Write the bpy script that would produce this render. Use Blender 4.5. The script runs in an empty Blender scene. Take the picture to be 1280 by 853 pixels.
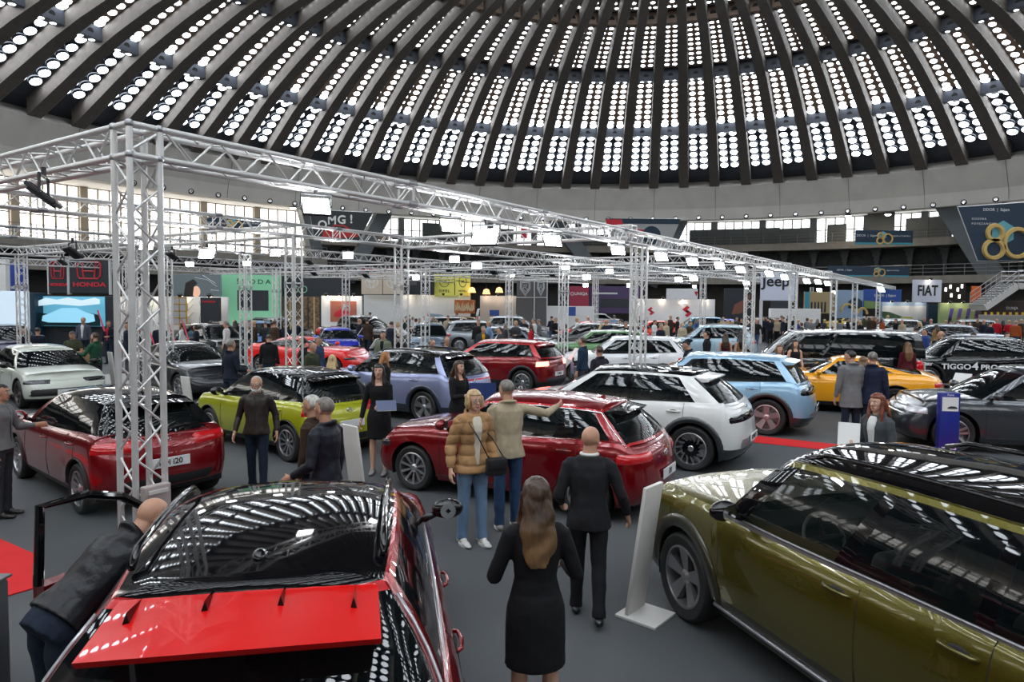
import bpy, bmesh, math, random
from mathutils import Vector, Matrix
random.seed(7)
SC = bpy.context.scene
COL = SC.collection
PI = math.pi
# ---------------------------------------------------------------- camera
F_PX, PITCH, ROLL, CYP, CAMH = 856.978, .0479, .008, 415.626, 2.75
cam_d = bpy.data.cameras.new('camera'); cam = bpy.data.objects.new('camera', cam_d); COL.objects.link(cam)
cam_d.sensor_width = 36; cam_d.sensor_fit = 'HORIZONTAL'; cam_d.lens = F_PX/1280*36
cam_d.shift_y = (CYP-426.5)/1280; cam_d.clip_end = 400; cam_d.clip_start = .05
cam.matrix_world = Matrix.Translation((0, 0, CAMH)) @ Matrix.Rotation(PI/2-PITCH, 4, 'X') @ Matrix.Rotation(ROLL, 4, 'Z')
SC.camera = cam
def ray(px, py):
    a, b = px-640, py-CYP
    x = (a*math.cos(ROLL)+b*math.sin(ROLL))/F_PX; u = -(-a*math.sin(ROLL)+b*math.cos(ROLL))/F_PX
    return Vector((x, math.cos(PITCH)+math.sin(PITCH)*u, -math.sin(PITCH)+math.cos(PITCH)*u))
def at(px, py, z=0.0):
    "the point of the hall at height z that the survey of the photo gives"
    d = ray(px, py); t = (z-CAMH)/d.z
    return Vector((d.x*t, d.y*t, z))
def at_dist(px, py, Y):
    d = ray(px, py); t = Y/d.y
    return Vector((d.x*t, Y, CAMH+d.z*t))
# ---------------------------------------------------------------- helpers
def lin(h):
    if isinstance(h, (tuple, list)): return tuple(h)[:3]
    h = h.lstrip('#'); c = [int(h[i:i+2], 16)/255 for i in (0, 2, 4)]
    return tuple(v/12.92 if v <= .04045 else ((v+.055)/1.055)**2.4 for v in c)
_M = {}
def mat(name, col='#808080', rough=.5, metal=0, coat=0, spec=.5, emit=None, es=0, alpha=1, noise=0, nscale=8, bump=0, bscale=40, aniso=None, sheen=0):
    if name in _M: return _M[name]
    m = bpy.data.materials.new(name); _M[name] = m; m.use_nodes = True
    nt = m.node_tree; b = nt.nodes['Principled BSDF']
    c = lin(col)
    b.inputs['Base Color'].default_value = (*c, 1)
    b.inputs['Roughness'].default_value = rough; b.inputs['Metallic'].default_value = metal
    b.inputs['Coat Weight'].default_value = coat; b.inputs['Coat Roughness'].default_value = .02
    b.inputs['Specular IOR Level'].default_value = spec
    b.inputs['Alpha'].default_value = alpha
    if sheen: b.inputs['Sheen Weight'].default_value = sheen
    if emit is not None:
        b.inputs['Emission Color'].default_value = (*lin(emit), 1); b.inputs['Emission Strength'].default_value = es
    if noise or bump:
        tc = nt.nodes.new('ShaderNodeTexCoord')
    if noise:
        n = nt.nodes.new('ShaderNodeTexNoise'); n.inputs['Scale'].default_value = nscale; n.inputs['Detail'].default_value = 4
        r = nt.nodes.new('ShaderNodeMapRange'); r.inputs['From Min'].default_value = .3; r.inputs['From Max'].default_value = .7
        r.inputs['To Min'].default_value = 1-noise; r.inputs['To Max'].default_value = 1+noise
        v = nt.nodes.new('ShaderNodeVectorMath'); v.operation = 'SCALE'; v.inputs[0].default_value = c
        nt.links.new(tc.outputs['Object'], n.inputs['Vector']); nt.links.new(n.outputs['Fac'], r.inputs['Value'])
        nt.links.new(r.outputs['Result'], v.inputs['Scale']); nt.links.new(v.outputs[0], b.inputs['Base Color'])
    if bump:
        n2 = nt.nodes.new('ShaderNodeTexNoise'); n2.inputs['Scale'].default_value = bscale; n2.inputs['Detail'].default_value = 3
        bp = nt.nodes.new('ShaderNodeBump'); bp.inputs['Strength'].default_value = bump; bp.inputs['Distance'].default_value = .02
        nt.links.new(tc.outputs['Object'], n2.inputs['Vector']); nt.links.new(n2.outputs['Fac'], bp.inputs['Height'])
        nt.links.new(bp.outputs['Normal'], b.inputs['Normal'])
    return m
def paint(name, col, metal=.25, rough=.32):
    return mat('paint_'+name, col, rough=rough, metal=metal, coat=1, spec=.5)
M_GLASS = mat('car_glass', (.004, .006, .007), rough=.02, spec=.55, alpha=.86)
M_GLASSC = mat('clear_car_glass', (.01, .016, .015), rough=.02, spec=.6, alpha=.5)
M_PIANO = mat('gloss_black', (.004, .004, .005), rough=.03, spec=.6)
M_PLAST = mat('black_plastic', (.010, .010, .011), rough=.45, bump=.1, bscale=300)
M_GPLAST = mat('grey_plastic', (.03, .03, .034), rough=.45)
M_RUB = mat('tyre_rubber', (.014, .014, .014), rough=.65)
M_CHR = mat('chrome', (.8, .8, .82), rough=.12, metal=1)
M_ALLOY = mat('alloy_wheel', (.5, .5, .52), rough=.28, metal=.9)
M_SILV = mat('satin_silver', (.42, .42, .44), rough=.35, metal=.8)
M_TAIL = mat('tail_lamp_red', (.55, .008, .012), rough=.08, coat=1)
M_TAILLIT = mat('lit_tail_lamp', (.5, .02, .02), rough=.2, emit=(1, .12, .08), es=4)
M_HEAD = mat('head_lamp_glass', (.03, .034, .04), rough=.06, coat=1, metal=.5)
M_LAMPLED = mat('lamp_led', (.8, .8, .85), rough=.15, metal=.3)
M_DARK = mat('dark_interior', (.012, .012, .014), rough=.7, noise=.2)
M_SEAT = mat('seat_fabric', (.10, .10, .10), rough=.7, noise=.1)
M_SEATL = mat('light_seat', (.32, .34, .30), rough=.6, noise=.1)
M_PLATE = mat('plate_white', (.75, .75, .75), rough=.4)
M_INK = mat('plate_ink', (.01, .01, .012), rough=.5)
M_WHT = mat('white_laminate', (.62, .60, .57), rough=.4, noise=.03)

def link(o):
    COL.objects.link(o); return o
def mobj(name, verts, faces, m, parent=None, smooth=False, mats=None, fm=None, loc=None):
    me = bpy.data.meshes.new(name); me.from_pydata(verts, [], faces)
    for mm in (mats or [m]): me.materials.append(mm)
    if fm: me.polygons.foreach_set('material_index', fm)
    if smooth:
        me.polygons.foreach_set('use_smooth', [True]*len(me.polygons))
    me.update(); me.validate()
    o = bpy.data.objects.new(name, me); link(o)
    if parent is not None: o.parent = parent
    if loc is not None: o.location = loc
    return o
def sharp(o, ang=35):
    me = o.data
    bm = bmesh.new(); bm.from_mesh(me)
    for e in bm.edges:
        if len(e.link_faces) == 2 and e.calc_face_angle(0) > math.radians(ang): e.smooth = False
    bm.to_mesh(me); bm.free()
    return o
class MB:
    "collects shapes of ONE mesh"
    def __init__(s): s.v = []; s.f = []; s.m = []; s.mats = []
    def mi(s, m):
        if m not in s.mats: s.mats.append(m)
        return s.mats.index(m)
    def add(s, vs, fs, m=None):
        b = len(s.v); s.v += [tuple(v) for v in vs]; k = s.mi(m)
        for f in fs: s.f.append([i+b for i in f]); s.m.append(k)
    def box(s, c, d, m=None, R=None, bev=0):
        x, y, z = d[0]/2, d[1]/2, d[2]/2
        if bev:
            bm = bmesh.new(); bmesh.ops.create_cube(bm, size=1)
            for v in bm.verts: v.co = Vector((v.co.x*d[0], v.co.y*d[1], v.co.z*d[2]))
            bmesh.ops.bevel(bm, geom=bm.edges[:], offset=bev, segments=2, affect='EDGES', profile=.5)
            vs = [v.co.copy() for v in bm.verts]; fs = [[v.index for v in f.verts] for f in bm.faces]; bm.free()
        else:
            vs = [Vector((a*x, b*y, e*z)) for a in (-1, 1) for b in (-1, 1) for e in (-1, 1)]
            fs = [(0, 1, 3, 2), (4, 6, 7, 5), (0, 4, 5, 1), (2, 3, 7, 6), (0, 2, 6, 4), (1, 5, 7, 3)]
        c = Vector(c)
        if R is not None: vs = [R @ v for v in vs]
        s.add([v+c for v in vs], fs, m)
    def tube(s, pts, r, m=None, n=8, cap=True, sy=1.0):
        pts = [Vector(p) for p in pts]; rs = r if isinstance(r, (list, tuple)) else [r]*len(pts)
        vs = []; fs = []; up = None
        for i, p in enumerate(pts):
            t = (pts[min(i+1, len(pts)-1)]-pts[max(i-1, 0)])
            if t.length < 1e-9: t = Vector((0, 0, 1))
            t.normalize()
            if up is None:
                up = Vector((0, 0, 1)) if abs(t.z) < .9 else Vector((1, 0, 0))
            a = t.cross(up)
            if a.length < 1e-6: a = t.cross(Vector((0, 1, 0)))
            a.normalize(); b = a.cross(t).normalized(); up = b
            for k in range(n):
                th = 2*PI*k/n
                vs.append(p+(a*math.cos(th)+b*math.sin(th)*sy)*rs[i])
        L = len(pts)
        for i in range(L-1):
            for k in range(n):
                fs.append((i*n+k, i*n+(k+1) % n, (i+1)*n+(k+1) % n, (i+1)*n+k))
        if cap:
            fs.append(tuple(reversed(range(n)))); fs.append(tuple((L-1)*n+k for k in range(n)))
        s.add(vs, fs, m)
    def lathe(s, prof, m=None, n=24, T=None, close=False):
        "prof [(r,h)] around local z"
        vs = []; fs = []
        for r, h in prof:
            for k in range(n):
                a = 2*PI*k/n; vs.append(Vector((r*math.cos(a), r*math.sin(a), h)))
        L = len(prof)
        for i in range(L if close else L-1):
            j = (i+1) % L
            for k in range(n): fs.append((i*n+k, i*n+(k+1) % n, j*n+(k+1) % n, j*n+k))
        if T is not None: vs = [T @ v for v in vs]
        s.add(vs, fs, m)
    def disc(s, c, r, nrm, m=None, n=16, sx=1):
        nrm = Vector(nrm).normalized(); a = nrm.orthogonal().normalized(); b = nrm.cross(a)
        s.add([Vector(c)+(a*math.cos(2*PI*k/n)*sx+b*math.sin(2*PI*k/n))*r for k in range(n)], [tuple(range(n))], m)
    def ellipsoid(s, c, r, m=None, nu=14, nv=10, R=None):
        vs = []; fs = []
        for i in range(nv+1):
            th = PI*i/nv
            for k in range(nu):
                ph = 2*PI*k/nu
                v = Vector((r[0]*math.sin(th)*math.cos(ph), r[1]*math.sin(th)*math.sin(ph), r[2]*math.cos(th)))
                vs.append(((R @ v) if R is not None else v)+Vector(c))
        for i in range(nv):
            for k in range(nu): fs.append((i*nu+k, (i+1)*nu+k, (i+1)*nu+(k+1) % nu, i*nu+(k+1) % nu))
        s.add(vs, fs, m)
    def prism(s, poly, a, b, m=None, T=None):
        "poly of 2-D points extruded from a to b along local z"
        n = len(poly); vs = [Vector((x, y, a)) for x, y in poly]+[Vector((x, y, b)) for x, y in poly]
        if T is not None: vs = [T @ v for v in vs]
        fs = [tuple(reversed(range(n))), tuple(range(n, 2*n))]+[(i, (i+1) % n, (i+1) % n+n, i+n) for i in range(n)]
        s.add(vs, fs, m)
    def build(s, name, parent=None, smooth=False, ang=None, loc=None):
        o = mobj(name, s.v, s.f, None, parent, smooth, mats=s.mats, fm=s.m, loc=loc)
        if ang: sharp(o, ang)
        return o
def tag(o, label=None, cat=None, group=None, kind=None):
    if label: o['label'] = label
    if cat: o['category'] = cat
    if group: o['group'] = group
    if kind: o['kind'] = kind
    return o
def empty(name, loc=(0, 0, 0), rz=0):
    o = bpy.data.objects.new(name, None); link(o); o.location = loc; o.rotation_euler = (0, 0, rz); o.empty_display_size = .2
    return o
def copy_tree(o, parent=None, swap=None, skip=()):
    c = o.copy(); link(c); c.parent = parent
    for k in ('label', 'group', 'category'):
        if parent is None and k in c: del c[k]
    if swap and c.type == 'MESH':
        for i, sl in enumerate(c.material_slots):
            if sl.material and sl.material.name in swap:
                nm = sl.material.name; sl.link = 'OBJECT'; sl.material = swap[nm]
    for ch in list(o.children):
        if ch.name.split('.')[0] in skip: continue
        copy_tree(ch, c, swap, skip)
    return c
TMP = bpy.data.scenes.new('workbench')
def evaluated_mesh(o):
    "mesh of object o with its modifiers, worked out apart from the big scene"
    TMP.collection.objects.link(o); vl = TMP.view_layers[0]
    with bpy.context.temp_override(scene=TMP, view_layer=vl):
        vl.update(); dg = bpy.context.evaluated_depsgraph_get(); me = bpy.data.meshes.new_from_object(o.evaluated_get(dg))
    TMP.collection.objects.unlink(o); return me
def text(name, s, size, m, parent=None, loc=(0, 0, 0), rot=None, ext=.002, align='CENTER', sx=1, bold=0, space=1):
    cu = bpy.data.curves.new(name, 'FONT'); cu.body = s; cu.size = size; cu.extrude = ext; cu.align_x = align; cu.align_y = 'CENTER'
    cu.offset = bold; cu.space_character = space; cu.resolution_u = 3
    t = bpy.data.objects.new(name, cu); me = evaluated_mesh(t)
    bpy.data.objects.remove(t); bpy.data.curves.remove(cu)
    for v in me.vertices: v.co.x *= sx
    me.materials.clear(); me.materials.append(m)
    o = bpy.data.objects.new(name, me); link(o)
    if parent is not None: o.parent = parent
    o.matrix_local = Matrix.Translation(loc) @ (rot.to_4x4() if rot is not None else Matrix.Identity(4))
    return o
def lerp(a, b, t): return a+(b-a)*t
def interp(pts, x):
    if x <= pts[0][0]: return pts[0][1]
    for (x0, y0), (x1, y1) in zip(pts, pts[1:]):
        if x <= x1:
            t = (x-x0)/(x1-x0); return y0+(y1-y0)*t
    return pts[-1][1]
def sinterp(pts, x):
    "smooth (Catmull-Rom / hermite) interpolation of pts sorted by x"
    n = len(pts)
    if x <= pts[0][0]: return pts[0][1]
    if x >= pts[-1][0]: return pts[-1][1]
    def slope(i):
        if i == 0: return (pts[1][1]-pts[0][1])/(pts[1][0]-pts[0][0])
        if i == n-1: return (pts[-1][1]-pts[-2][1])/(pts[-1][0]-pts[-2][0])
        a = (pts[i][1]-pts[i-1][1])/(pts[i][0]-pts[i-1][0]); b = (pts[i+1][1]-pts[i][1])/(pts[i+1][0]-pts[i][0])
        return 0 if a*b <= 0 else 2*a*b/(a+b)
    for i in range(n-1):
        if x <= pts[i+1][0]:
            h = pts[i+1][0]-pts[i][0]; t = (x-pts[i][0])/h
            m0, m1 = slope(i)*h, slope(i+1)*h
            return (2*t**3-3*t*t+1)*pts[i][1]+(t**3-2*t*t+t)*m0+(-2*t**3+3*t*t)*pts[i+1][1]+(t**3-t*t)*m1
# ---------------------------------------------------------------- cars: x forward, y left, z up
def P(L=4.4, W=1.82, H=1.6, wb=2.65, fo=.85, wr=.335, zs=None, xc=None, xwt=None, xrt=None, xrb=None, yb=.9, yt=.66, clad=0, sill=.2, **k):
    """zs: shoulder line [(x,z)] from rear to front; xc cowl, xwt windscreen top, xrt roof end, xrb foot of the rear glass"""
    d = dict(L=L, W=W, H=H, wb=wb, fo=fo, wr=wr, zs=zs, xc=xc, xwt=xwt, xrt=xrt, xrb=xrb, yb=yb, yt=yt, clad=clad, sill=sill)
    d.update(dict(paint=None, roof=None, glass=M_GLASS, rearglass=M_GLASS, rails=False, spoiler=True, rim=0, rimm=M_ALLOY, cpillar=.78, bpillar=.42, wintrim=None,
                  handle=None, mirror=None, plate=None, fplate=None, drop=.06, rdrop=.03, bl=.44, tail=None, head=None, grille=None, rough_clad=None, np=3.4,
                  fprof=None, rprof=None, crown=.05, seats=M_SEAT, glassz=.0, qwin=True, fin=True, bumper=None, trimline=None, arch=.065, rear_top=None, lowtrim=None, seams=True, dpl=None))
    d.update(k); return d
SEC = [(0, .90), (.10, .955), (.3, .99), (.5, 1.0), (.72, .995), (.86, .975), (.95, .945), (1, .905)]
FPROF = [(0, .16), (.12, .05), (.3, .0), (.55, .01), (.8, .06), (.93, .12), (1, .2)]
RPROF = [(0, .16), (.12, .05), (.3, .0), (.55, .015), (.8, .05), (.93, .09), (1, .14)]
def wheel_mesh_parts(r, style, rimm, w=.22, far=False):
    "tyre + rim objects meshes, axis along y, outer face +y"
    T = Matrix.Rotation(-PI/2, 4, 'X')   # local z -> +y
    mb = MB(); ri = r*.70
    mb.lathe([(ri, -w/2+.01), (r-.03, -w/2), (r-.008, -w/2+.02), (r, -w*.3), (r, w*.3), (r-.008, w/2-.02), (r-.03, w/2), (ri+.02, w/2-.004), (ri, w/2-.02)], M_RUB, 32, T)
    rb = MB()
    rb.lathe([(ri+.004, w/2-.012), (ri-.014, w/2-.006), (ri-.02, w/2-.03), (ri-.03, -w/2+.02), (.08, -w/2+.03), (0.001, -w/2+.03)], rimm, 32, T)
    rb.lathe([(ri*.55, -.03), (ri*.55, .0), (.001, .0)], M_SILV, 20, T)    # brake disc
    hub = w/2-.045
    rb.lathe([(.001, hub+.02), (.035, hub+.018), (.06, hub), (.065, hub-.04)], rimm, 16, T)
    n = {0: 5, 1: 10, 2: 14, 3: 5, 4: 7}[style]
    for i in range(n):
        a = 2*PI*i/n
        R = Matrix.Rotation(a, 3, 'Y')
        def V(x, z, y): return R @ Vector((x, y, z))
        if style == 0 or style == 3:      # broad split blades
            for sgn in ((-1, 1) if style == 0 else (0,)):
                w0, w1 = (.016, .022) if style == 0 else (.034, .07)
                o0, o1 = sgn*.022, sgn*.05
                p = [(o0-w0, .05), (o0+w0, .05), (o1+w1, ri-.012), (o1-w1, ri-.012)]
                vs = [V(x, z, hub-.002 if z < .1 else w/2-.016) for x, z in p]+[V(x, z, hub-.04) for x, z in p]
                rb.add(vs, [(0, 1, 2, 3), (4, 7, 6, 5), (0, 4, 5, 1), (1, 5, 6, 2), (2, 6, 7, 3), (3, 7, 4, 0)], rimm)
        else:
            tw = .06 if style == 2 else .0
            w0 = .011 if style == 1 else .009
            r0 = .05 if style != 2 else ri*.5
            p = [(-w0, r0), (w0, r0), (w0*1.9+tw, ri-.012), (-w0*1.9+tw, ri-.012)]
            vs = [V(x, z, hub+.002 if z < .12 else w/2-.018) for x, z in p]+[V(x, z, hub-.035) for x, z in p]
            rb.add(vs, [(0, 1, 2, 3), (4, 7, 6, 5), (0, 4, 5, 1), (1, 5, 6, 2), (2, 6, 7, 3), (3, 7, 4, 0)], rimm)
    if style == 2: rb.lathe([(.001, hub+.01), (ri*.55, hub+.004), (ri*.55, hub-.03)], M_PIANO, 24, T)
    return mb, rb
def make_car(name, d, far=False):
    root = empty(name)
    L, W, wb, wr = d['L'], d['W'], d['wb'], d['wr']; hw = W/2
    xf, xr = L/2, -L/2
    xwf = xf-d['fo']; xwr = xwf-wb; ra = wr+d['arch']
    PT, RF = d['paint'], d['roof'] or d['paint']
    cl = d['clad']; CM = d['rough_clad'] or M_PLAST
    zs = lambda x: sinterp(d['zs'], x)
    zl = d['sill']; fp = d['fprof'] or FPROF; rp = d['rprof'] or RPROF
    nS = 7 if far else 10
    xa, xb = xwf+ra+.02, xwr-ra-.02
    # stations along the side
    xs = []
    def arch(xw): return [xw+(ra+.004)]+[xw+ra*math.cos(PI*k/10) for k in range(11)]+[xw-(ra+.004)]
    gl0 = d['xc']; dspl = d['dpl'] or (xwf-ra-.08, None, xwr+.12)
    A = interp([(0, d['xc']), (1, d['xrb'])], d['bl']) if dspl[1] is None else dspl[1]
    x_df, x_bp, x_dr = dspl[0], A, dspl[2]
    mid = sorted({x_df, x_bp}, reverse=True)
    span = [xwf-ra-.004]+[x for x in mid if xwr+ra < x < xwf-ra-.01]+[xwr+ra+.004]
    side = arch(xwf)[:-1]
    for a, b in zip(span, span[1:]):
        n = max(2, int((a-b)/.16)); side += [lerp(a, b, k/n) for k in range(n)]
    side += arch(xwr)
    # snap the station nearest to the rear door's end
    k = min(range(len(side)), key=lambda i: abs(side[i]-x_dr)); x_dr = side[k]
    k = min(range(len(side)), key=lambda i: abs(side[i]-x_df)); x_df = side[k]
    xrst = d['xc']; 
    front = [('f', 1-k/nS) for k in range(nS, 0, -1)]; front = [('f', math.sin(PI/2*k/nS)) for k in range(nS)]   # angle fractions
    st = [('f', PI/2*(k/nS)**.9) for k in range(nS)]+[('s', x) for x in [xa]+side+[xb]]+[('r', PI/2*(1-(k/nS)**1.1)) for k in range(1, nS+1)]
    n_ = d['np']
    def plan(x):    # slight taper of the width towards the ends
        t = abs(x)/(L/2); return 1-.05*t**3
    def pt(s, z):
        "outer surface point of station s at height z (left side)"
        kind, v = s
        if kind == 's':
            x = v; z1 = zs(x); t = min(max((z-zl)/(z1-zl), 0), 1)
            return Vector((x, hw*plan(x)*interp(SEC, t), z))
        x0, xe, pr, sg = (xa, xf, fp, 1) if kind == 'f' else (xb, xr, rp, -1)
        c, s_ = math.cos(v), math.sin(v)
        xq = x0+(xe-x0)*(abs(c)**(2/n_)); z1 = zs(xq); t = min(max((z-zl)/(z1-zl), 0), 1)
        xe2 = xe-sg*interp(pr, t)
        x = x0+(xe2-x0)*(abs(c)**(2/n_)); y = hw*plan(x0)*interp(SEC, t)*(abs(s_)**(2/n_))
        if y > 0: x -= sg*.0
        x -= sg*.10*(y/hw)**2*(abs(c)**.3 if c > 0 else 0)
        return Vector((x, y, z))
    def stx(s): return s[1] if s[0] == 's' else (lerp(xa, xf, abs(math.cos(s[1]))**(2/n_)) if s[0] == 'f' else lerp(xb, xr, abs(math.cos(s[1]))**(2/n_)))
    def zbot(s):
        x = stx(s)
        if s[0] == 's':
            for xw in (xwf, xwr):
                if abs(x-xw) <= ra+1e-6: return wr+math.sqrt(max(ra*ra-(x-xw)**2, 0))
            return zl
        return zl+.02
    ts = [0, .05, .12, .22, .36, .5, .64, .76, .86, .93, .975, 1]
    if far: ts = [0, .12, .3, .5, .72, .9, 1]
    N = len(st); NR = len(ts)
    grid = []
    for s in st:
        z0, z1 = zbot(s), zs(stx(s)); grid.append([pt(s, lerp(z0, z1, t)) for t in ts])
    # ---- body + doors
    clz = cl
    def facemat(zc, i=0, j=9):
        if not clz: return 0
        xm = (stx(st[i])+stx(st[i+1]))/2; ina = st[i][0] == 's' and min(abs(xm-xwf), abs(xm-xwr)) < ra
        return 1 if j < ((1 if far else (3 if clz > .33 else 2)) if not ina else 1) else 0
    vb = []; fb = []; mb_ = []
    for sg in (1, -1):
        for col in grid:
            for p in col: vb.append((p.x, p.y*sg, p.z))
    def vid(i, j, sg): return (0 if sg == 1 else N*NR)+i*NR+j
    doors = {('f', 1): [], ('f', -1): [], ('r', 1): [], ('r', -1): []}
    for sg in (1, -1):
        for i in range(N-1):
            xm = (stx(st[i])+stx(st[i+1]))/2
            for j in range(NR-1):
                f = [vid(i, j, sg), vid(i+1, j, sg), vid(i+1, j+1, sg), vid(i, j+1, sg)]
                if sg == 1: f.reverse()
                zc = sum(vb[q][2] for q in f)/4
                key = None
                if j >= 2 and st[i][0] == 's' and st[i+1][0] == 's' and not far:
                    if x_bp < xm < x_df: key = ('f', sg)
                    elif x_dr < xm < x_bp: key = ('r', sg)
                if key: doors[key].append((f, facemat(zc, i, j)))
                else: fb.append(f); mb_.append(facemat(zc, i, j))
    # deck cap (hood, tail) with crown, open under the cabin
    qs = [1, .985, .95, .86, .6, .3, 0, -.3, -.6, -.86, -.95, -.985, -1]
    zc_ = []
    base = len(vb); NQ = len(qs)
    for i in range(N):
        p = grid[i][-1]
        for q in qs:
            aq = abs(q)
            cr = d['crown']*(1-aq**3)*min(1, p.y/hw*1.0)+.012*min(1, (1-aq)/.05)
            vb.append((p.x+ (.06*(1-q*q)*(1 if st[i][0] == 's' else 0) if p.x > 0 else -.0*(1-q*q)), p.y*q, p.z+cr))
    for i in range(N-1):
        xm = (grid[i][-1].x+grid[i+1][-1].x)/2
        inside = d['xrb']+.12 < xm < d['xc']-.12 and st[i][0] == 's'
        for q in range(NQ-1):
            if inside and abs((qs[q]+qs[q+1])/2) < .84: continue
            f = [base+i*NQ+q, base+(i+1)*NQ+q, base+(i+1)*NQ+q+1, base+i*NQ+q+1]
            fb.append(f); mb_.append(0)
    # underside
    b2 = len(vb)
    for i in range(N):
        p = grid[i][0]; vb.append((p.x, p.y*.86 if st[i][0] == 's' else p.y*.96, max(zl, p.z-.05) if st[i][0] != 's' else zl)); vb.append((p.x, -(p.y*.86 if st[i][0] == 's' else p.y*.96), max(zl, p.z-.05) if st[i][0] != 's' else zl))
    for i in range(N-1):
        fb.append([b2+2*i, b2+2*i+1, b2+2*i+3, b2+2*i+2]); mb_.append(1)
    body = mobj('body', vb, fb, None, root, True, mats=[PT, CM], fm=mb_); sharp(body, 38)
    # arch liners and under body
    ub = MB()
    for xw in (xwf, xwr):
        for sg in (1, -1):
            vs = []; fs = []
            nn = 12
            for k in range(nn+1):
                a = PI*k/nn; x = xw+ra*math.cos(a); z = wr+ra*math.sin(a)
                yo = hw*.99*plan(x)
                vs += [(x, sg*(yo-.02), z), (x, sg*(hw-.36), z)]
            for k in range(nn): fs.append((2*k, 2*k+1, 2*k+3, 2*k+2))
            vs += [(xw+ra, sg*(hw-.36), zl), (xw-ra, sg*(hw-.36), zl), (xw+ra, sg*(hw*.93), zl), (xw-ra, sg*(hw*.93), zl)]
            q = len(vs)
            fs.append(tuple([2*k+1 for k in range(nn+1)]+[q-3, q-4])); fs.append((0, 1, q-4, q-2)); fs.append((2*nn, 2*nn+1, q-3, q-1))
            ub.add(vs, fs, M_DARK)
    ub.box(((xwf+xwr)/2, 0, zl+.06), (wb-2*ra, W*.84, .1), M_DARK)
    ub.build('underbody', root)
    # ---- doors
    if not far:
        for (w_, sg), fl in doors.items():
            if not fl: continue
            ids = sorted({q for f, _ in fl for q in f}); mp = {q: k for k, q in enumerate(ids)}
            vs = [vb[q] for q in ids]
            o = mobj('door', vs, [[mp[q] for q in f] for f, _ in fl], None, root, True, mats=[PT, CM], fm=[m for _, m in fl])
            sharp(o, 38)
            # seam round the door
            xlo, xhi = (x_bp, x_df) if w_ == 'f' else (x_dr, x_bp)
            sb = MB()
            for x in ((xlo, xhi) if w_ == 'f' else (xlo,)):
                s = ('s', x); z0 = max(zbot(s), lerp(zl, zs(x), .12)) ; z1 = zs(x)
                pts = [pt(s, lerp(z0, z1, k/10))+Vector((0, -.001, 0)) for k in range(11)]
                sb.tube([(p.x, p.y*sg, p.z) for p in pts], .0045, M_DARK, 4)
            pts = []
            for k in range(9):
                x = lerp(xhi, xlo, k/8); s = ('s', x); z0 = max(zbot(s), lerp(zl, zs(x), .12))+.004
                pts.append(pt(s, z0))
            sb.tube([(p.x, p.y*sg, p.z) for p in pts], .0045, M_DARK, 4)
            sb.build('door_seam', o)
            # handle
            xh = xlo+.16; zh = zs(xh)-.13; ph = pt(('s', xh), zh)
            hb = MB(); hm = d['handle'] or PT
            yv = ph.y*sg
            pts = [(xh+.11, yv-.004*sg, zh+.0), (xh+.09, yv+.022*sg, zh+.004), (xh, yv+.032*sg, zh+.006), (xh-.09, yv+.022*sg, zh+.004), (xh-.11, yv-.004*sg, zh)]
            hb.tube(pts, .013, hm, 8, sy=.9)
            hb.ellipsoid((xh, yv-.004*sg, zh-.002), (.07, .012, .028), M_DARK, 10, 6)
            hb.build('door_handle', o, True)
    # ---- greenhouse
    yb_, yt_ = hw*d['yb'], hw*d['yt']; H = d['H']
    nW = 5 if far else 8
    xAb, xAt = d['xc'], d['xwt']; xDb, xDt = d['xrb'], d['xrt']
    zr = lambda x: H-d['drop']*((x-0.1-(xAt+xDt)/2)/((xAt-xDt)/2))**2*(1 if x > (xAt+xDt)/2 else d['rdrop']/d['drop'])-.02
    bp, cp = d['bpillar'], d['cpillar']
    fr = [.0, .05] + [.18, .3, bp-.02, bp+.02, lerp(bp, cp, .35), lerp(bp, cp, .7), cp-.018, cp+.012] + ([lerp(cp, 1, .38), lerp(cp, 1, .66), .94, 1] if d['qwin'] else [lerp(cp, 1, .33), lerp(cp, 1, .66), 1])
    segs = []    # (kind, fraction) per ring index
    ring_b, ring_t, kinds = [], [], []
    for k in range(nW+1):      # windscreen centre -> corner
        a = PI/2*k/nW; q = math.sin(a)**.85; cz = math.cos(a)
        ring_b.append(Vector((xAb-.17*q**2.4+.17-.10, yb_*q*.985, 0))); ring_t.append(Vector((xAt-.10*q**2.4+.06, yt_*q*.985, 0))); kinds.append('W')
    for f in fr:
        e = lambda x0, x1: lerp(x0, x1, f)
        taper = 1-.06*max(0, f-.55)**1*2
        ring_b.append(Vector((lerp(xAb-.16, xDb+.10, f), yb_*(1-.05*f**3), 0))); ring_t.append(Vector((lerp(xAt-.1, xDt+.08, f), yt_*(1-.10*f**2.5), 0))); kinds.append('S')
    for k in range(nW, -1, -1):
        a = PI/2*k/nW; q = math.sin(a)**.85
        ring_b.append(Vector((xDb+.12*q**2.4-.04, yb_*.95*q*.985, 0))); ring_t.append(Vector((xDt+.10*q**2.4-.03, yt_*.90*q*.985, 0))); kinds.append('R')
    G = len(ring_b)
    for p in ring_b: p.z = zs(p.x)+d['crown']*(1-(p.y/hw)**2)*.6-.02 if abs(p.y) < yb_*.9 else zs(p.x)-.03
    for k_, p in enumerate(ring_t): p.z = zr(p.x)-.03-(.03 if kinds[k_] == 'S' else .03*(p.y/yt_)**2)
    rows = [0, .07, .25, .45, .65, .85, .94, 1] if not far else [0, .07, .5, .94, 1]
    R_ = len(rows)
    bul = .035
    def gp(i, s):
        b, t = ring_b[i], ring_t[i]
        p = b.lerp(t, s); k = math.sin(PI*s)
        if kinds[i] == 'S': p.y += bul*k
        else:
            q = min(1, abs(b.y)/yb_); p.x += (1 if kinds[i] == 'W' else -1)*.05*k*(1-q*.6); p.y += bul*k*q
        return p
    nWs = nW+1
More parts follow.
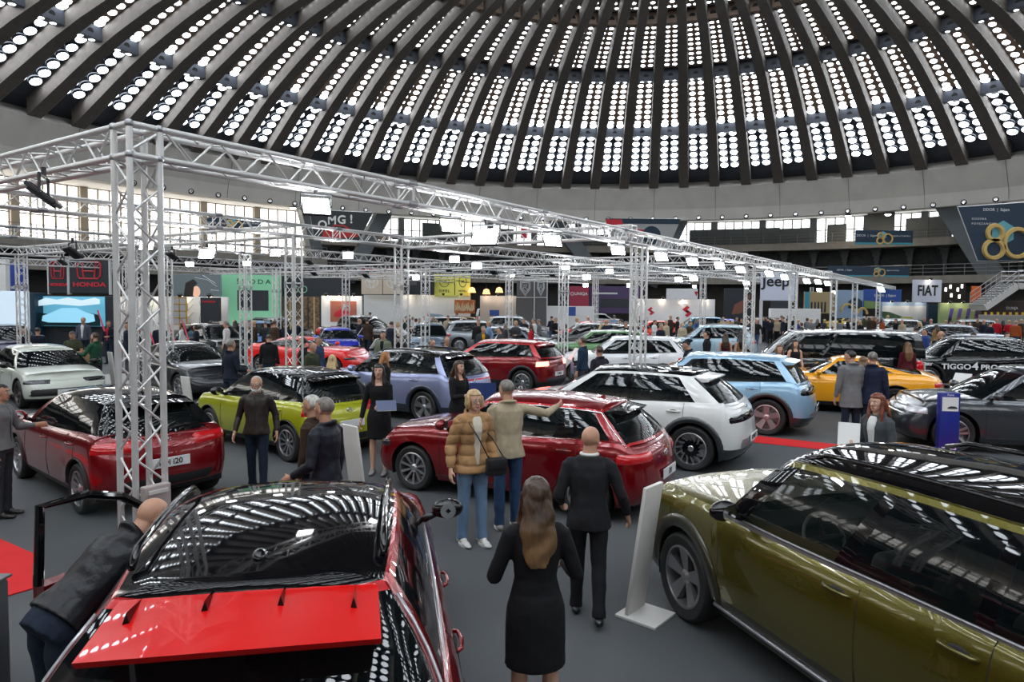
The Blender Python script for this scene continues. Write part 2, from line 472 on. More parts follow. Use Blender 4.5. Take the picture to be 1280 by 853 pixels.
    def cls(i, j):
        "what the face between ring i,i+1 and row j,j+1 is"
        top = j >= R_-2; bot = j == 0
        ki, kj = kinds[i], kinds[i+1]
        if ki == 'W' and kj == 'W': return 'pillar' if bot or i >= nW-1 and False else ('windshield' if not top else 'frame')
        if ki == 'W' and kj == 'S': return 'apillar'
        if ki == 'R' and kj == 'R': return 'rear' if not (bot or top) else 'frame'
        if ki == 'S' and kj == 'R': return 'dpillar'
        k = i-nWs
        if top: return 'frame'
        if bot: return 'belt'
        f0, f1 = fr[k], fr[k+1]; fm = (f0+f1)/2
        if fm < .05: return 'apillar'
        if bp-.02 <= fm <= bp+.02: return 'bpillar'
        if cp-.018 <= fm <= cp+.012: return 'bpillar'
        if fm < bp: return 'w1'
        if fm < cp: return 'w2'
        if d['qwin'] and fm < .94: return 'w3'
        return 'dpillar'
    pools = {}
    for sg in (1, -1):
        for i in range(G-1):
            for j in range(R_-1):
                c = cls(i, j)
                if c in ('w1', 'w2', 'w3'): c = c+str(sg)
                pools.setdefault(c, []).append([gp(i, rows[j]), gp(i+1, rows[j]), gp(i+1, rows[j+1]), gp(i, rows[j+1])] if sg == -1 else
                    [gp(i, rows[j+1]), gp(i+1, rows[j+1]), gp(i+1, rows[j]), gp(i, rows[j])])
                if sg == -1: 
                    for p in pools[c][-1]: p.y = -p.y
    def weld(name, polys_m, smooth=True, parent=root):
        idx = {}; vs = []; fs = []; fm = []; mats = []
        for polys, m in polys_m:
            if m not in mats: mats.append(m)
            for poly in polys:
                f = []
                for p in poly:
                    k = (round(p.x, 4), round(p.y, 4), round(p.z, 4))
                    if k not in idx: idx[k] = len(vs); vs.append(k)
                    if idx[k] not in f: f.append(idx[k])
                if len(f) > 2: fs.append(f); fm.append(mats.index(m))
        return mobj(name, vs, fs, None, parent, smooth, mats=mats, fm=fm)
    BT = d['wintrim'] or M_PIANO
    dp = d.get('dpaint') or PT
    ap = d.get('apaint') or PT
    fpn = d.get('fpaint') or PT
    o = weld('pillars', [(pools.get('apillar', []), ap), (pools.get('bpillar', []), M_PIANO), (pools.get('dpillar', []), dp), (pools.get('frame', []), fpn), (pools.get('belt', []), BT), (pools.get('pillar', []), M_PIANO)])
    weld('windshield', [(pools['windshield'], d['glass'])])
    weld('rear_window', [(pools['rear'], d['rearglass'])])
    for w_ in ('w1', 'w2', 'w3'):
        for sg in (1, -1):
            k = w_+str(sg)
            if k in pools: weld('side_window' if w_ != 'w3' else 'quarter_window', [(pools[k], (d.get('glass1') or d['glass']) if w_ == 'w1' else M_GLASS)])
    # ---- roof
    rv = []; rf = []
    qr = [1, .97, .9, .75, .5, .2, -.2, -.5, -.75, -.9, -.97, -1]
    for i in range(G):
        p = ring_t[i]
        for q in qr:
            e = 1-abs(q)**3.2; rise = (zr(p.x)-p.z+.02)*e*(min(1, (p.y/yt_)*2.2) if kinds[i] != 'S' else 1)
            rv.append((p.x, p.y*q, p.z+rise))
    for i in range(G-1):
        for q in range(len(qr)-1): rf.append([i*len(qr)+q, (i+1)*len(qr)+q, (i+1)*len(qr)+q+1, i*len(qr)+q+1])
    nq = len(qr)
    rmats = [RF]; rm = None
    if d.get('pano'):     # dark glass middle, body coloured flanks
        rmats = [fpn, d['pano']]; rm = [1 if 1 <= (k % (nq-1)) <= nq-3 else 0 for k in range(len(rf))]
    rr = mobj('roof', rv, rf, None, root, True, mats=rmats, fm=rm); sharp(rr, 40)
    if d.get('roofdome'):
        q_ = MB(); q_.ellipsoid((xDt+.22, 0, zr(xDt+.22)+.014), (.055, .035, .035), M_PIANO, 14, 8); q_.tube([(xDt+.30, .03, zr(xDt+.3)+.0), (xDt+.16, .04, zr(xDt+.16)+.004), (xDt+.10, .03, zr(xDt+.1)+.004)], .006, M_CHR, 6); q_.build('roof_camera', root, True)
    # rails
    if d['rails']:
        for sg in (1, -1):
            rb = MB(); pts = []
            for k in range(13):
                x = lerp(xAt-.18, xDt+.25, k/12); h = .045 if 0 < k < 12 else .0
                pts.append((x, sg*(yt_-.05-.03*k/12), zr(x)-.02+h))
            rb.tube(pts, .018, d['rails'], 8); rb.build('roof_rail', root, True)
    if d['fin']:
        fb_ = MB(); xx = xDt+.3; zz = zr(xx)+.0
        fb_.add([(xx+.08, 0, zz), (xx-.08, .02, zz), (xx-.08, -.02, zz), (xx-.07, 0, zz+.06)], [(0, 2, 3), (0, 3, 1), (1, 3, 2), (0, 1, 2)], d.get('finm') or RF)
        fb_.build('antenna_fin', root)
    # spoiler over the rear glass
    if d['spoiler']:
        sp = MB(); ys = yt_*.86; sl = d.get('splen', .2); SM = d.get('spm') or RF; z0 = zr(xDt)-.035
        vs = []; nn = 8
        for k in range(nn+1):
            y = lerp(-ys, ys, k/nn); e = (y/ys)**2
            vs += [(xDt+.16, y*.96, zr(xDt+.16)-.005-.05*e), (xDt-sl+.08*e, y, z0-.02-.04*e), (xDt-sl+.02+.08*e, y, z0-.05-.04*e), (xDt+.05, y, z0-.07-.05*e)]
        fs = []
        for k in range(nn):
            for j in range(4): fs.append((4*k+j, 4*k+(j+1) % 4, 4*k+4+(j+1) % 4, 4*k+4+j))
        fs += [(0, 1, 2, 3), (4*nn+3, 4*nn+2, 4*nn+1, 4*nn)]
        sp.add(vs, fs, SM)
        if d.get('fins'):      # small ribs on the spoiler
            for y in (-.42, -.14, .14, .42):
                T = Matrix.Translation((xDt-.06, y, z0+.010+.05*(.42-(y/ys)**2)))
                sp.add([T @ Vector(q) for q in ((.09, 0, .002), (-.09, .016, -.03), (-.09, -.016, -.03), (-.085, 0, .022))], [(0, 2, 3), (0, 3, 1), (1, 3, 2), (0, 1, 2)], M_PIANO)
        sp.build('spoiler', root, True, 30)
        if d['tail'] is not None and not far:
            b_ = MB(); b_.box((xDt-sl+.05, 0, z0-.06), (.02, .3, .012), M_TAIL); b_.build('brake_light', root)
    # ---- surface patches
    def tsurf(u, z):
        i = min(int(u), N-2); f = u-i
        return pt(st[i], z).lerp(pt(st[i+1], z), f)
    def patch(nm, u0, u1, zf0, zf1, m, sg=1, off=.008, nu=8, nv=3, parent=root, edge=None):
        g = []
        for a in range(nu+1):
            fa = a/nu; u = lerp(u0, u1, fa); za, zb_ = (zf0(fa) if callable(zf0) else zf0), (zf1(fa) if callable(zf1) else zf1)
            g.append([(u, lerp(za, zb_, b/nv)) for b in range(nv+1)])
        vs = []; fs = []
        c0 = Vector((0, 0, 0))
        for a in range(nu+1):
            for b in range(nv+1):
                u, z = g[a][b]; p = tsurf(u, z)
                du = tsurf(min(u+.05, N-1.001), z)-tsurf(max(u-.05, 0), z); dz = tsurf(u, z+.02)-tsurf(u, z-.02)
                if du.length < 1e-6: du = Vector((0, 1, 0))
                nrm = dz.cross(du).normalized()
                if nrm.dot(Vector((p.x if abs(p.x) > L*.3 else 0, p.y, 0))) < 0: nrm = -nrm
                border = a in (0, nu) or b in (0, nv)
                p = p+nrm*(off if not border else -.002)
                vs.append((p.x, p.y*sg, p.z))
        for a in range(nu):
            for b in range(nv):
                f = [a*(nv+1)+b, (a+1)*(nv+1)+b, (a+1)*(nv+1)+b+1, a*(nv+1)+b+1]
                if sg == 1: f.reverse()
                fs.append(f)
        return mobj(nm, vs, fs, m, parent, True)
    def u_at(kind, y):
        "station index on the front or rear end whose y is nearest"
        best = 0; bd = 9
        rng = range(0, nS+1) if kind == 'f' else range(N-nS-1, N)
        prev = None
        vals = [(i, pt(st[i], .6).y) for i in rng]
        for (i, a), (j, b) in zip(vals, vals[1:]):
            if (a-y)*(b-y) <= 0 and a != b: return i+(a-y)/(a-b)
        return rng[-1] if kind == 'r' and y <= 0 else rng[0] if kind == 'f' and y <= 0 else (rng[-1] if kind == 'f' else rng[0])
    def lamp(kind, nm, y0, y1, za, zb_, m, off=.01, both=True, nu=8):
        "lamp between y0 (inner) and y1 (outer, may wrap: y1 > hw means along the side by y1-hw)"
        ua = u_at(kind, y0)
        if y1 <= hw*.98: ub_ = u_at(kind, y1)
        else:
            dx = y1-hw; tgt = (xa if kind == 'f' else xb)
            ub_ = (nS+0.0)-.0 if kind == 'f' else N-1-nS+.0
            ub_ = ub_-0 if kind == 'f' else ub_
            ub_ += (-.6+dx*6 if kind == 'f' else .6-dx*6)
        for sg in ((1, -1) if both else (1,)):
            patch(nm, ua, ub_, za, zb_, m, sg, .016, 14, 4)
    def band(kind, nm, y, za, zb_, m, off=.006):
        "band across the whole end between -y and y as one mesh"
        g = []; n = 12; vs = []; fs = []
        for k in range(-n, n+1):
            yy = y*k/n; u = u_at(kind, abs(yy)); a = za(abs(k)/n) if callable(za) else za; b = zb_(abs(k)/n) if callable(zb_) else zb_
            for q in range(4):
                z = lerp(a, b, q/3); p = tsurf(min(u, N-1.001), z); nx = 1 if kind == 'f' else -1
                o_ = off if 0 < q < 3 and abs(k) < n else -.004
                vs.append((p.x+nx*o_, math.copysign(p.y, yy) if yy else 0, z))
        for k in range(2*n):
            for q in range(3):
                f = [k*4+q, (k+1)*4+q, (k+1)*4+q+1, k*4+q+1]
                if kind == 'f': pass
                else: f.reverse()
                fs.append(f)
        return mobj(nm, vs, fs, m, root, True)
    for spec in d.get('lamps', []): lamp(*spec)
    for spec in d.get('bands', []): band(*spec)
    if clz and not far:      # arch trims
        for xw in (xwf, xwr):
            for sg in (1, -1):
                vs = []; fs = []; nn = 16; tw = d.get('archw', .07)
                for k in range(nn+1):
                    a = PI*k/nn
                    for rr_, oo in ((ra-.012, -.03), (ra-.008, .016), (ra+tw, .016), (ra+tw+.008, -.012)):
                        x = xw+rr_*math.cos(a); z = wr+rr_*math.sin(a)
                        p = pt(('s', min(max(x, xb), xa)), max(z, zl)); dx = 0
                        vs.append((x, sg*(p.y+oo), z))
                for k in range(nn):
                    for j in range(3):
                        f = [k*4+j, k*4+j+1, k*4+j+5, k*4+j+4]
                        if sg == -1: f.reverse()
                        fs.append(f)
                mobj('fender_trim', vs, fs, CM, root, True)
    if d['trimline'] and not far:     # bright strip along the sill
        for sg in (1, -1):
            tb = MB(); pts = []
            for k in range(11):
                x = lerp(xwf-ra-.02, xwr+ra+.02, k/10); p = pt(('s', x), zl+.1); pts.append((x, sg*(p.y+.012), zl+.10))
            tb.tube(pts, .016, d['trimline'], 6); tb.build('sill_trim', root, True)
    if not far:
        for sg in (1, -1):      # mirrors
            mb2 = MB(); xm = d['xc']-.33; zm = zs(xm)+.10; ym = sg*(hw*.93)
            MM = d['mirror'] or PT
            mb2.ellipsoid((xm, sg*(hw+.09), zm), (.075, .125, .078), MM, 14, 10)
            mb2.tube([(xm+.02, sg*(hw*.86), zs(xm)+.0), (xm+.01, sg*(hw+.02), zm-.03)], .028, M_PIANO, 8)
            mb2.disc((xm-.072, sg*(hw+.09), zm), .06, (-1, 0, 0), M_CHR, 14)
            mb2.build('side_mirror', root, True)
        # chrome line under the windows
        if d['wintrim']:
            for sg in (1, -1):
                tb = MB(); pts = []
                idxs = [i for i in range(G) if kinds[i] == 'S'][1:]
                if not d['qwin']: idxs = idxs[:-2]
                pts = [gp(i, rows[1])+Vector((0, .006, 0)) for i in idxs]
                if d.get('trimup'): pts += [gp(idxs[-1], s)+Vector((0, .006, 0)) for s in (.3, .5, .7, .9)]
                if d.get('trimtop'): pts += [gp(i, rows[-2])+Vector((0, .006, 0)) for i in reversed(idxs)]
                tb.tube([(p.x, p.y*sg, p.z) for p in pts], .009, d['wintrim'], 6); tb.build('window_trim', root, True)
        # seats, steering wheel, floor
        it = MB()
        SMt = d['seats']
        it.box(((d['xc']+d['xrb'])/2, 0, .45), (d['xc']-d['xrb']-.2, W*.8, .04), M_DARK)
        it.box((d['xc']-.28, 0, zs(d['xc']-.3)-.10), (.45, W*.76, .16), M_DARK, bev=.04)
        it.build('cabin_floor', root)
        for x in (xAb-1.15, xAb-2.05):
            if x < d['xrt']+.35: continue
            for y in (.37, -.37):
                s_ = MB()
                s_.box((x-.12, y, .85), (.14, .48, .62), SMt, Matrix.Rotation(-.22, 3, 'Y'), bev=.05)
                s_.box((x+.12, y, .60), (.5, .5, .16), SMt, bev=.05)
                s_.box((x-.22, y, 1.22), (.10, .25, .17), SMt, bev=.04)
                s_.build('seat', root, True, 50)
        sw = MB()
        T = Matrix.Translation((xAb-.62, .37, 1.0)) @ Matrix.Rotation(-1.15, 4, 'Y')
        c = [T @ Vector((.18*math.cos(2*PI*k/20), .18*math.sin(2*PI*k/20), 0)) for k in range(21)]
        sw.tube(c, .014, SMt if d.get('lightwheel') else M_PLAST, 6, cap=False)
        sw.tube([T @ Vector((0, -.17, 0)), T @ Vector((0, .17, 0))], .02, M_PLAST, 6); sw.tube([T @ Vector((0, 0, 0)), T @ Vector((.17, 0, 0))], .018, M_PLAST, 6)
        sw.tube([T @ Vector((0, 0, 0)), T @ Vector((0, 0, -.3))], .03, M_PLAST, 6)
        sw.build('steering_wheel', root, True)
        # wiper at the rear
        if d['spoiler'] and d.get('wiper', True):
            wb_ = MB()
            i0 = next(i for i in range(G) if kinds[i] == 'R')
            c1 = gp(G-1, .12)+Vector((-.02, 0, 0)); c2 = gp(G-3, .2)+Vector((-.015, 0, 0))
            wb_.tube([c1, (c2.x, c2.y*-1, c2.z)], .009, M_PLAST, 6); wb_.build('rear_wiper', root)
    # number plates
    def plate(kind, txt, z, w=.52, h=.125, yy=0):
        sg = 1 if kind == 'f' else -1
        p = pt(st[0] if kind == 'f' else st[-1], z)
        b_ = MB(); b_.box((p.x+sg*.018, yy, z), (.014, w, h), M_PLATE, bev=.003); o = b_.build('number_plate', root)
        if txt:
            R = Matrix.Rotation(sg*PI/2, 3, 'Z') @ Matrix.Rotation(PI/2, 3, 'X')
            text('plate_lettering', txt, h*.82, M_INK, o, (p.x+sg*.027, yy, z-.002), R, .001, bold=.002)
    if d['plate'] is not None: plate('r', d['plate'], d.get('platez', .62))
    if d['fplate'] is not None: plate('f', d['fplate'], d.get('fplatez', .5))
    if d.get('badge'):      # oval maker's badge front and rear
        for kind in ('f', 'r'):
            sg = 1 if kind == 'f' else -1; z = d.get('badgez', .85); p = pt(st[0] if kind == 'f' else st[-1], z)
            b_ = MB(); T = Matrix.Translation((p.x+sg*.012, 0, z)) @ Matrix.Rotation(PI/2, 4, 'Y')
            vs = []
            b_.tube([(p.x+sg*.012, .065*math.cos(a), z+.035*math.sin(a)) for a in [2*PI*k/16 for k in range(17)]], .006, M_CHR, 5, cap=False)
            if d['badge'] == 'H':
                b_.tube([(p.x+sg*.014, -.03*sg-.008, z-.026), (p.x+sg*.014, -.03*sg+.010, z+.026)], .006, M_CHR, 5)
                b_.tube([(p.x+sg*.014, .03*sg-.008, z-.026), (p.x+sg*.014, .03*sg+.010, z+.026)], .006, M_CHR, 5)
                b_.tube([(p.x+sg*.014, -.03*sg, z+.004), (p.x+sg*.014, .03*sg, z-.004)], .005, M_CHR, 5)
            b_.build('badge', root, True)
    # ---- wheels
    tm, rm_ = wheel_mesh_parts(wr, d['rim'], d['rimm'])
    first = None
    for xw in (xwf, xwr):
        for sg in (1, -1):
            if first is None:
                t = tm.build('wheel', root, True, 40); r = rm_.build('rim', t, True, 30); first = (t, r)
            else:
                t = first[0].copy(); link(t); r = first[1].copy(); link(r); r.parent = t
            t.parent = root; t.location = (xw, sg*(hw*.985-.11), wr); t.rotation_euler = (0, 0, 0 if sg == 1 else PI)
    root['HL'] = L/2; root['W'] = W; root['xwf'] = xwf; root['xwr'] = xwr
    return root
def place_car(root, px, py, which, deg, z=0):
    "wheel `which` (FL..RR) touches the floor at the surveyed spot; deg = heading"
    p = at(px, py, z); a = math.radians(deg)
    lx = root['xwf'] if which[0] == 'F' else root['xwr']; ly = root['W']/2*.985 if which[1] == 'L' else -root['W']/2*.985
    h = Vector((math.cos(a), math.sin(a), 0)); l = Vector((-math.sin(a), math.cos(a), 0))
    root.location = p-h*lx-l*ly; root.rotation_euler = (0, 0, a)
RED = paint('candy_red', (.42, .002, .006), .35, .25); REDB = paint('bright_red', (.72, .004, .004), .0, .3); DRED = paint('deep_red', (.22, .0015, .006), .45, .22)
CLADS = paint('light_clad', '#2a2c30', .2, .5)
def hatch(paint_, **k):
    d = dict(L=4.05, W=1.775, H=1.46, wb=2.57, fo=.82, wr=.32, paint=paint_, zs=[(-2.0, .93), (-1.6, 1.0), (-.7, .97), (.4, .93), (.95, .92), (1.6, .86), (2.0, .72)],
             xc=1.0, xwt=.28, xrt=-1.45, xrb=-1.82, yb=.9, yt=.66, clad=.28, rim=1, bpillar=.42, cpillar=.74, archw=.0, lamps=[('r', 'tail_light', .45, .98, .76, .90, M_TAIL), ('f', 'headlight', .45, .98, .62, .72, M_HEAD)],
             bands=[('f', 'grille', .5, .34, .52, M_PLAST), ('r', 'bumper_trim', .6, .30, .44, M_PLAST)])
    d.update(k); return make_car('car', P(**d), far=k.get('far', False))
def suv(paint_, **k):
    d = dict(L=4.45, W=1.84, H=1.63, wb=2.66, fo=.86, wr=.36, paint=paint_, zs=[(-2.2, 1.0), (-1.8, 1.10), (-.8, 1.06), (.4, 1.02), (1.05, 1.0), (1.75, .95), (2.2, .8)],
             xc=1.1, xwt=.4, xrt=-1.6, xrb=-2.0, yb=.9, yt=.68, clad=.36, rim=1, rails=M_SILV, bpillar=.41, cpillar=.72, lamps=[('r', 'tail_light', .5, 1.05, .84, .97, M_TAIL), ('f', 'headlight', .5, 1.0, .68, .80, M_HEAD)],
             bands=[('f', 'grille', .55, .42, .66, M_PLAST), ('r', 'bumper_trim', .6, .36, .5, M_GPLAST)], drop=.05)
    d.update(k); return make_car('car', P(**d), far=k.get('far', False))
def santa():
    G = paint('olive_gold', (.115, .098, .010), .6, .26)
    return make_car('car', P(L=4.83, W=1.9, H=1.72, wb=2.815, fo=.9, wr=.375, paint=G, roof=M_PIANO, pano=M_PIANO, fpaint=G,
        zs=[(-2.45, 1.08), (-2.0, 1.12), (-.8, 1.11), (.6, 1.08), (1.1, 1.08), (1.9, 1.06), (2.3, 1.0), (2.42, .95)],
        xc=1.12, xwt=.55, xrt=-2.05, xrb=-2.25, yb=.93, yt=.74, clad=.42, sill=.24, np=5, rails=M_PIANO, rim=3, rimm=mat('two_tone_alloy', (.35, .35, .36), .3, .8), trimline=M_SILV,
        wintrim=M_SILV, handle=G, apaint=M_PIANO, bpillar=.36, cpillar=.66, glass1=M_GLASSC, mirror=M_PIANO, plate='', drop=.05, rdrop=.02, archw=.09, splen=.15, lightwheel=True, seats=M_SEATL,
        crown=.05, rough_clad=paint('olive_clad', '#2c2b1a', .3, .5), badge='H'))
def tucson():
    return make_car('car', P(L=4.5, W=1.865, H=1.65, wb=2.68, fo=.88, wr=.36, paint=DRED, roof=M_PIANO, pano=mat('tinted_roof_glass', (.003, .003, .004), rough=.04, spec=.28), fpaint=RED,
        zs=[(-2.25, .98), (-1.9, 1.12), (-.8, 1.08), (.5, 1.02), (1.1, 1.0), (1.8, .93), (2.25, .8)],
        xc=1.1, xwt=.0, xrt=-1.62, xrb=-2.02, yb=.9, yt=.66, clad=.36, sill=.2, rails=M_PIANO, rim=1, wintrim=M_SILV, plate='TUCSON', splen=.42, fins=True, spm=REDB,
        bpillar=.4, cpillar=.72, trimup=True, drop=.09, rdrop=.05, mirror=M_PIANO, lamps=[('r', 'tail_light', .45, 1.1, .82, .95, M_TAIL)], fin=False, roofdome=True))
def i30():
    return hatch(DRED, L=4.34, W=1.795, H=1.455, wb=2.65, fo=.87, wr=.325, zs=[(-2.15, .92), (-1.75, 1.0), (-.7, .97), (.4, .93), (1.0, .92), (1.7, .84), (2.15, .70)], xc=1.05, xwt=.32, xrt=-1.5, xrb=-1.95,
        fpaint=RED, wintrim=M_CHR, trimtop=True, trimup=True, plate='i30', platez=.56, fplate='i30', badge='H', badgez=.8, rim=1, spm=M_PIANO, splen=.28, clad=0, rails=None, bpillar=.42, cpillar=.73,
        lamps=[('r', 'tail_light', .42, 1.02, .76, .88, M_TAIL), ('f', 'headlight', .42, 1.02, .60, .71, M_HEAD)], bands=[('f', 'grille', .55, .30, .60, M_PLAST), ('r', 'bumper_trim', .62, .26, .36, M_GPLAST)])
def ioniq():
    Wt = paint('pearl_white', '#d8d8d6', .0, .35)
    return make_car('car', P(L=4.635, W=1.89, H=1.605, wb=3.0, fo=.84, wr=.37, paint=Wt, roof=Wt, pano=M_PIANO, fpaint=Wt, zs=[(-2.3, 1.0), (-1.9, 1.10), (-.8, 1.07), (.4, 1.02), (1.2, 1.0), (1.8, .94), (2.25, .80)],
        xc=1.2, xwt=.35, xrt=-1.5, xrb=-2.08, yb=.9, yt=.68, clad=.34, rough_clad=CLADS, rim=2, rimm=M_ALLOY, bpillar=.45, cpillar=.86, qwin=False, spm=Wt, splen=.3, plate='IONIQ 5', platez=.52, archw=.08, mirror=Wt, wiper=False,
        bands=[('r', 'tail_light', .88, .80, .93, M_PIANO, .012), ('r', 'bumper_trim', .6, .36, .56, M_SILV), ('f', 'light_bar', .85, .72, .82, M_PIANO)], badge='H', badgez=1.0, handle=Wt, dpaint=Wt))
def explorer():
    Bl = paint('arctic_blue', '#8fb6d2', .2, .3)
    return suv(Bl, L=4.46, W=1.87, H=1.63, wb=2.77, fo=.8, wr=.375, rails=None, roof=Bl, clad=.34, rough_clad=CLADS, rim=3, rimm=mat('rose_alloy', (.55, .40, .40), .3, .7), mirror=M_PIANO, splen=.3, spm=Bl, plate='EXPLORER', platez=.55,
        lamps=[], bands=[('r', 'tail_light', .86, .84, 1.0, M_PIANO, .02), ('r', 'bumper_trim', .6, .4, .5, M_SILV), ('f', 'grille', .8, .7, .85, M_PIANO)], bpillar=.4, cpillar=.7)
def mustang():
    Y = paint('warm_yellow', '#f0a202', .1, .3)
    return make_car('car', P(L=4.8, W=1.915, H=1.40, wb=2.72, fo=.95, wr=.35, paint=Y, zs=[(-2.35, .93), (-1.9, 1.0), (-1.2, 1.0), (-.5, .93), (.5, .92), (1.2, .92), (1.9, .88), (2.3, .74)],
        xc=.75, xwt=.1, xrt=-.95, xrb=-1.95, yb=.84, yt=.58, clad=.24, rim=1, rimm=mat('dark_alloy', (.03, .03, .03), .3, .8), bpillar=.62, cpillar=.80, qwin=False, spoiler=False, fin=False, archw=0, dpl=(.62, -.75, -.9), mirror=Y, crown=.08,
        lamps=[('r', 'tail_light', .5, .86, .74, .86, M_TAIL), ('f', 'headlight', .5, .9, .60, .68, M_HEAD)], bands=[('f', 'grille', .6, .34, .56, M_PLAST), ('r', 'bumper_trim', .8, .72, .9, M_PIANO, .004)], drop=.10, rdrop=.10))
def coupe(pn, **k):
    d = dict(L=4.75, W=1.87, H=1.45, wb=2.85, fo=.85, wr=.345, paint=pn, zs=[(-2.35, .98), (-1.9, 1.04), (-1.2, 1.0), (-.2, .94), (.8, .92), (1.3, .90), (1.9, .84), (2.3, .66)],
        xc=1.15, xwt=.3, xrt=-1.15, xrb=-2.0, yb=.86, yt=.62, clad=.22, rim=1, bpillar=.44, cpillar=.78, qwin=True, spoiler=False, archw=0, drop=.08, rdrop=.08, crown=.07,
        lamps=[('r', 'tail_light', .3, .92, .86, .94, M_TAIL), ('f', 'headlight', .5, .98, .58, .66, M_HEAD)], bands=[('f', 'grille', .7, .28, .42, M_PLAST)])
    d.update(k); return make_car('car', P(**d), far=k.get('far', False))
def bigvan(pn, **k):
    d = dict(L=5.2, W=1.99, H=1.93, wb=3.2, fo=.95, wr=.36, paint=pn, zs=[(-2.55, 1.22), (-1.8, 1.24), (.5, 1.20), (1.5, 1.14), (2.1, 1.06), (2.5, .9)], xc=1.75, xwt=.95, xrt=-2.38, xrb=-2.5, yb=.95, yt=.84, clad=.26, rim=1,
        bpillar=.30, cpillar=.62, spoiler=False, fin=False, archw=0, np=5, drop=.06, rdrop=.03, lamps=[('r', 'tail_light', .82, .99, .8, 1.15, M_TAIL), ('f', 'headlight', .6, 1.05, .78, .92, M_HEAD)], bands=[('f', 'grille', .6, .4, .75, M_PLAST)])
    d.update(k); return make_car('car', P(**d), far=k.get('far', False))
def lcity(pn, **k): return hatch(pn, **k)

# ---------------------------------------------------------------- people: face +x, left +y
SKIN = mat('skin', (.50, .27, .18), rough=.5, noise=.05, nscale=20, spec=.35)
SKINP = mat('fair_skin', (.62, .36, .26), rough=.5, noise=.04, nscale=20, spec=.35)
M_EYE = mat('eye_white', (.7, .7, .7), rough=.2); M_IRIS = mat('iris', (.03, .02, .015), rough=.15); M_LIP = mat('lips', (.42, .13, .11), rough=.4)
def cloth(name, col, bump=.35, rough=.85, scale=14, **k): return mat('cloth_'+name, col, rough=rough, bump=bump, bscale=scale, noise=.10, nscale=6, spec=.3, **k)
def hairm(name, col):
    m = mat('hair_'+name, col, rough=.42, noise=.4, nscale=40, bump=.3, bscale=60); nt = m.node_tree
    tc = next(n for n in nt.nodes if n.type == 'TEX_COORD'); mp = nt.nodes.new('ShaderNodeMapping'); mp.inputs['Scale'].default_value = (1, 1, .09)
    for l in list(tc.outputs['Object'].links): nt.links.new(mp.outputs[0], l.to_socket)
    nt.links.new(tc.outputs['Object'], mp.inputs[0]); return m
H_BR, H_DK, H_GR, H_BL, H_RED, H_LBR, H_WH = hairm('brown', (.045, .022, .012)), hairm('dark', (.012, .009, .008)), hairm('grey', (.17, .15, .13)), hairm('blonde', (.48, .33, .16)), hairm('auburn', (.16, .035, .015)), hairm('light_brown', (.15, .075, .035)), hairm('white', (.50, .48, .44))
def ombre():
    m = hairm('ombre', (.05, .024, .012)); nt = m.node_tree; b = nt.nodes['Principled BSDF']
    tc = nt.nodes.new('ShaderNodeTexCoord'); sp = nt.nodes.new('ShaderNodeSeparateXYZ'); mr = nt.nodes.new('ShaderNodeMapRange'); mx = nt.nodes.new('ShaderNodeMix'); mx.data_type = 'RGBA'
    mr.inputs['From Min'].default_value = 1.47; mr.inputs['From Max'].default_value = 1.20; old = b.inputs['Base Color'].links[0].from_socket
    nt.links.new(tc.outputs['Object'], sp.inputs[0]); nt.links.new(sp.outputs['Z'], mr.inputs['Value']); nt.links.new(mr.outputs[0], mx.inputs['Factor']); nt.links.new(old, mx.inputs['A'])
    mx.inputs['B'].default_value = (.30, .17, .075, 1); nt.links.new(mx.outputs['Result'], b.inputs['Base Color']); return m
def etube(mb, pts, rr, lat, m=None, n=16):
    "elliptic tube: rr [(along lat, across)]"
    vs = []; fs = []; pts = [Vector(p) for p in pts]
    for i, p in enumerate(pts):
        t = (pts[min(i+1, len(pts)-1)]-pts[max(i-1, 0)]).normalized()
        a = (lat-lat.dot(t)*t)
        a = a.normalized() if a.length > 1e-4 else t.orthogonal().normalized()
        b = t.cross(a)
        for k in range(n):
            th = 2*PI*k/n; vs.append(p+a*math.cos(th)*rr[i][0]+b*math.sin(th)*rr[i][1])
    L = len(pts)
    for i in range(L-1):
        for k in range(n): fs.append((i*n+k, i*n+(k+1) % n, (i+1)*n+(k+1) % n, (i+1)*n+k))
    fs.append(tuple(reversed(range(n)))); fs.append(tuple((L-1)*n+k for k in range(n)))
    mb.add(vs, fs, m)
def ball(mb, c, r, m=None, nu=12, nv=8): mb.ellipsoid(c, (r, r, r), m, nu, nv)
from mathutils import noise as mnoise
def folds(amp, quilt=0):
    "cloth folds worked into the mesh"
    def f(me):
        ns = [v.normal.copy() for v in me.vertices]
        for v, n in zip(me.vertices, ns):
            c = v.co; k = mnoise.noise(Vector((c.x*9+c.z*5, c.y*9-c.z*4, c.z*6)))*1.1+mnoise.noise(Vector((c.x*20, c.y*20, c.z*13+7)))*.6
            if quilt: k = .25*k+abs(math.sin(c.z*PI/.115+.6*mnoise.noise(c*5)))**.5*1.7-1
            v.co = c+n*amp*k
    return f
def strands(amp):
    def f(me):
        for v in me.vertices:
            c = v.co; v.co = c+Vector((math.sin(c.z*34+c.y*30), math.sin(c.z*30+c.x*40+1), 0))*amp*min(1, max(0, (1.62-c.z)*4))+v.normal*amp*.7*mnoise.noise(Vector((c.x*60, c.y*60, c.z*9)))
    return f
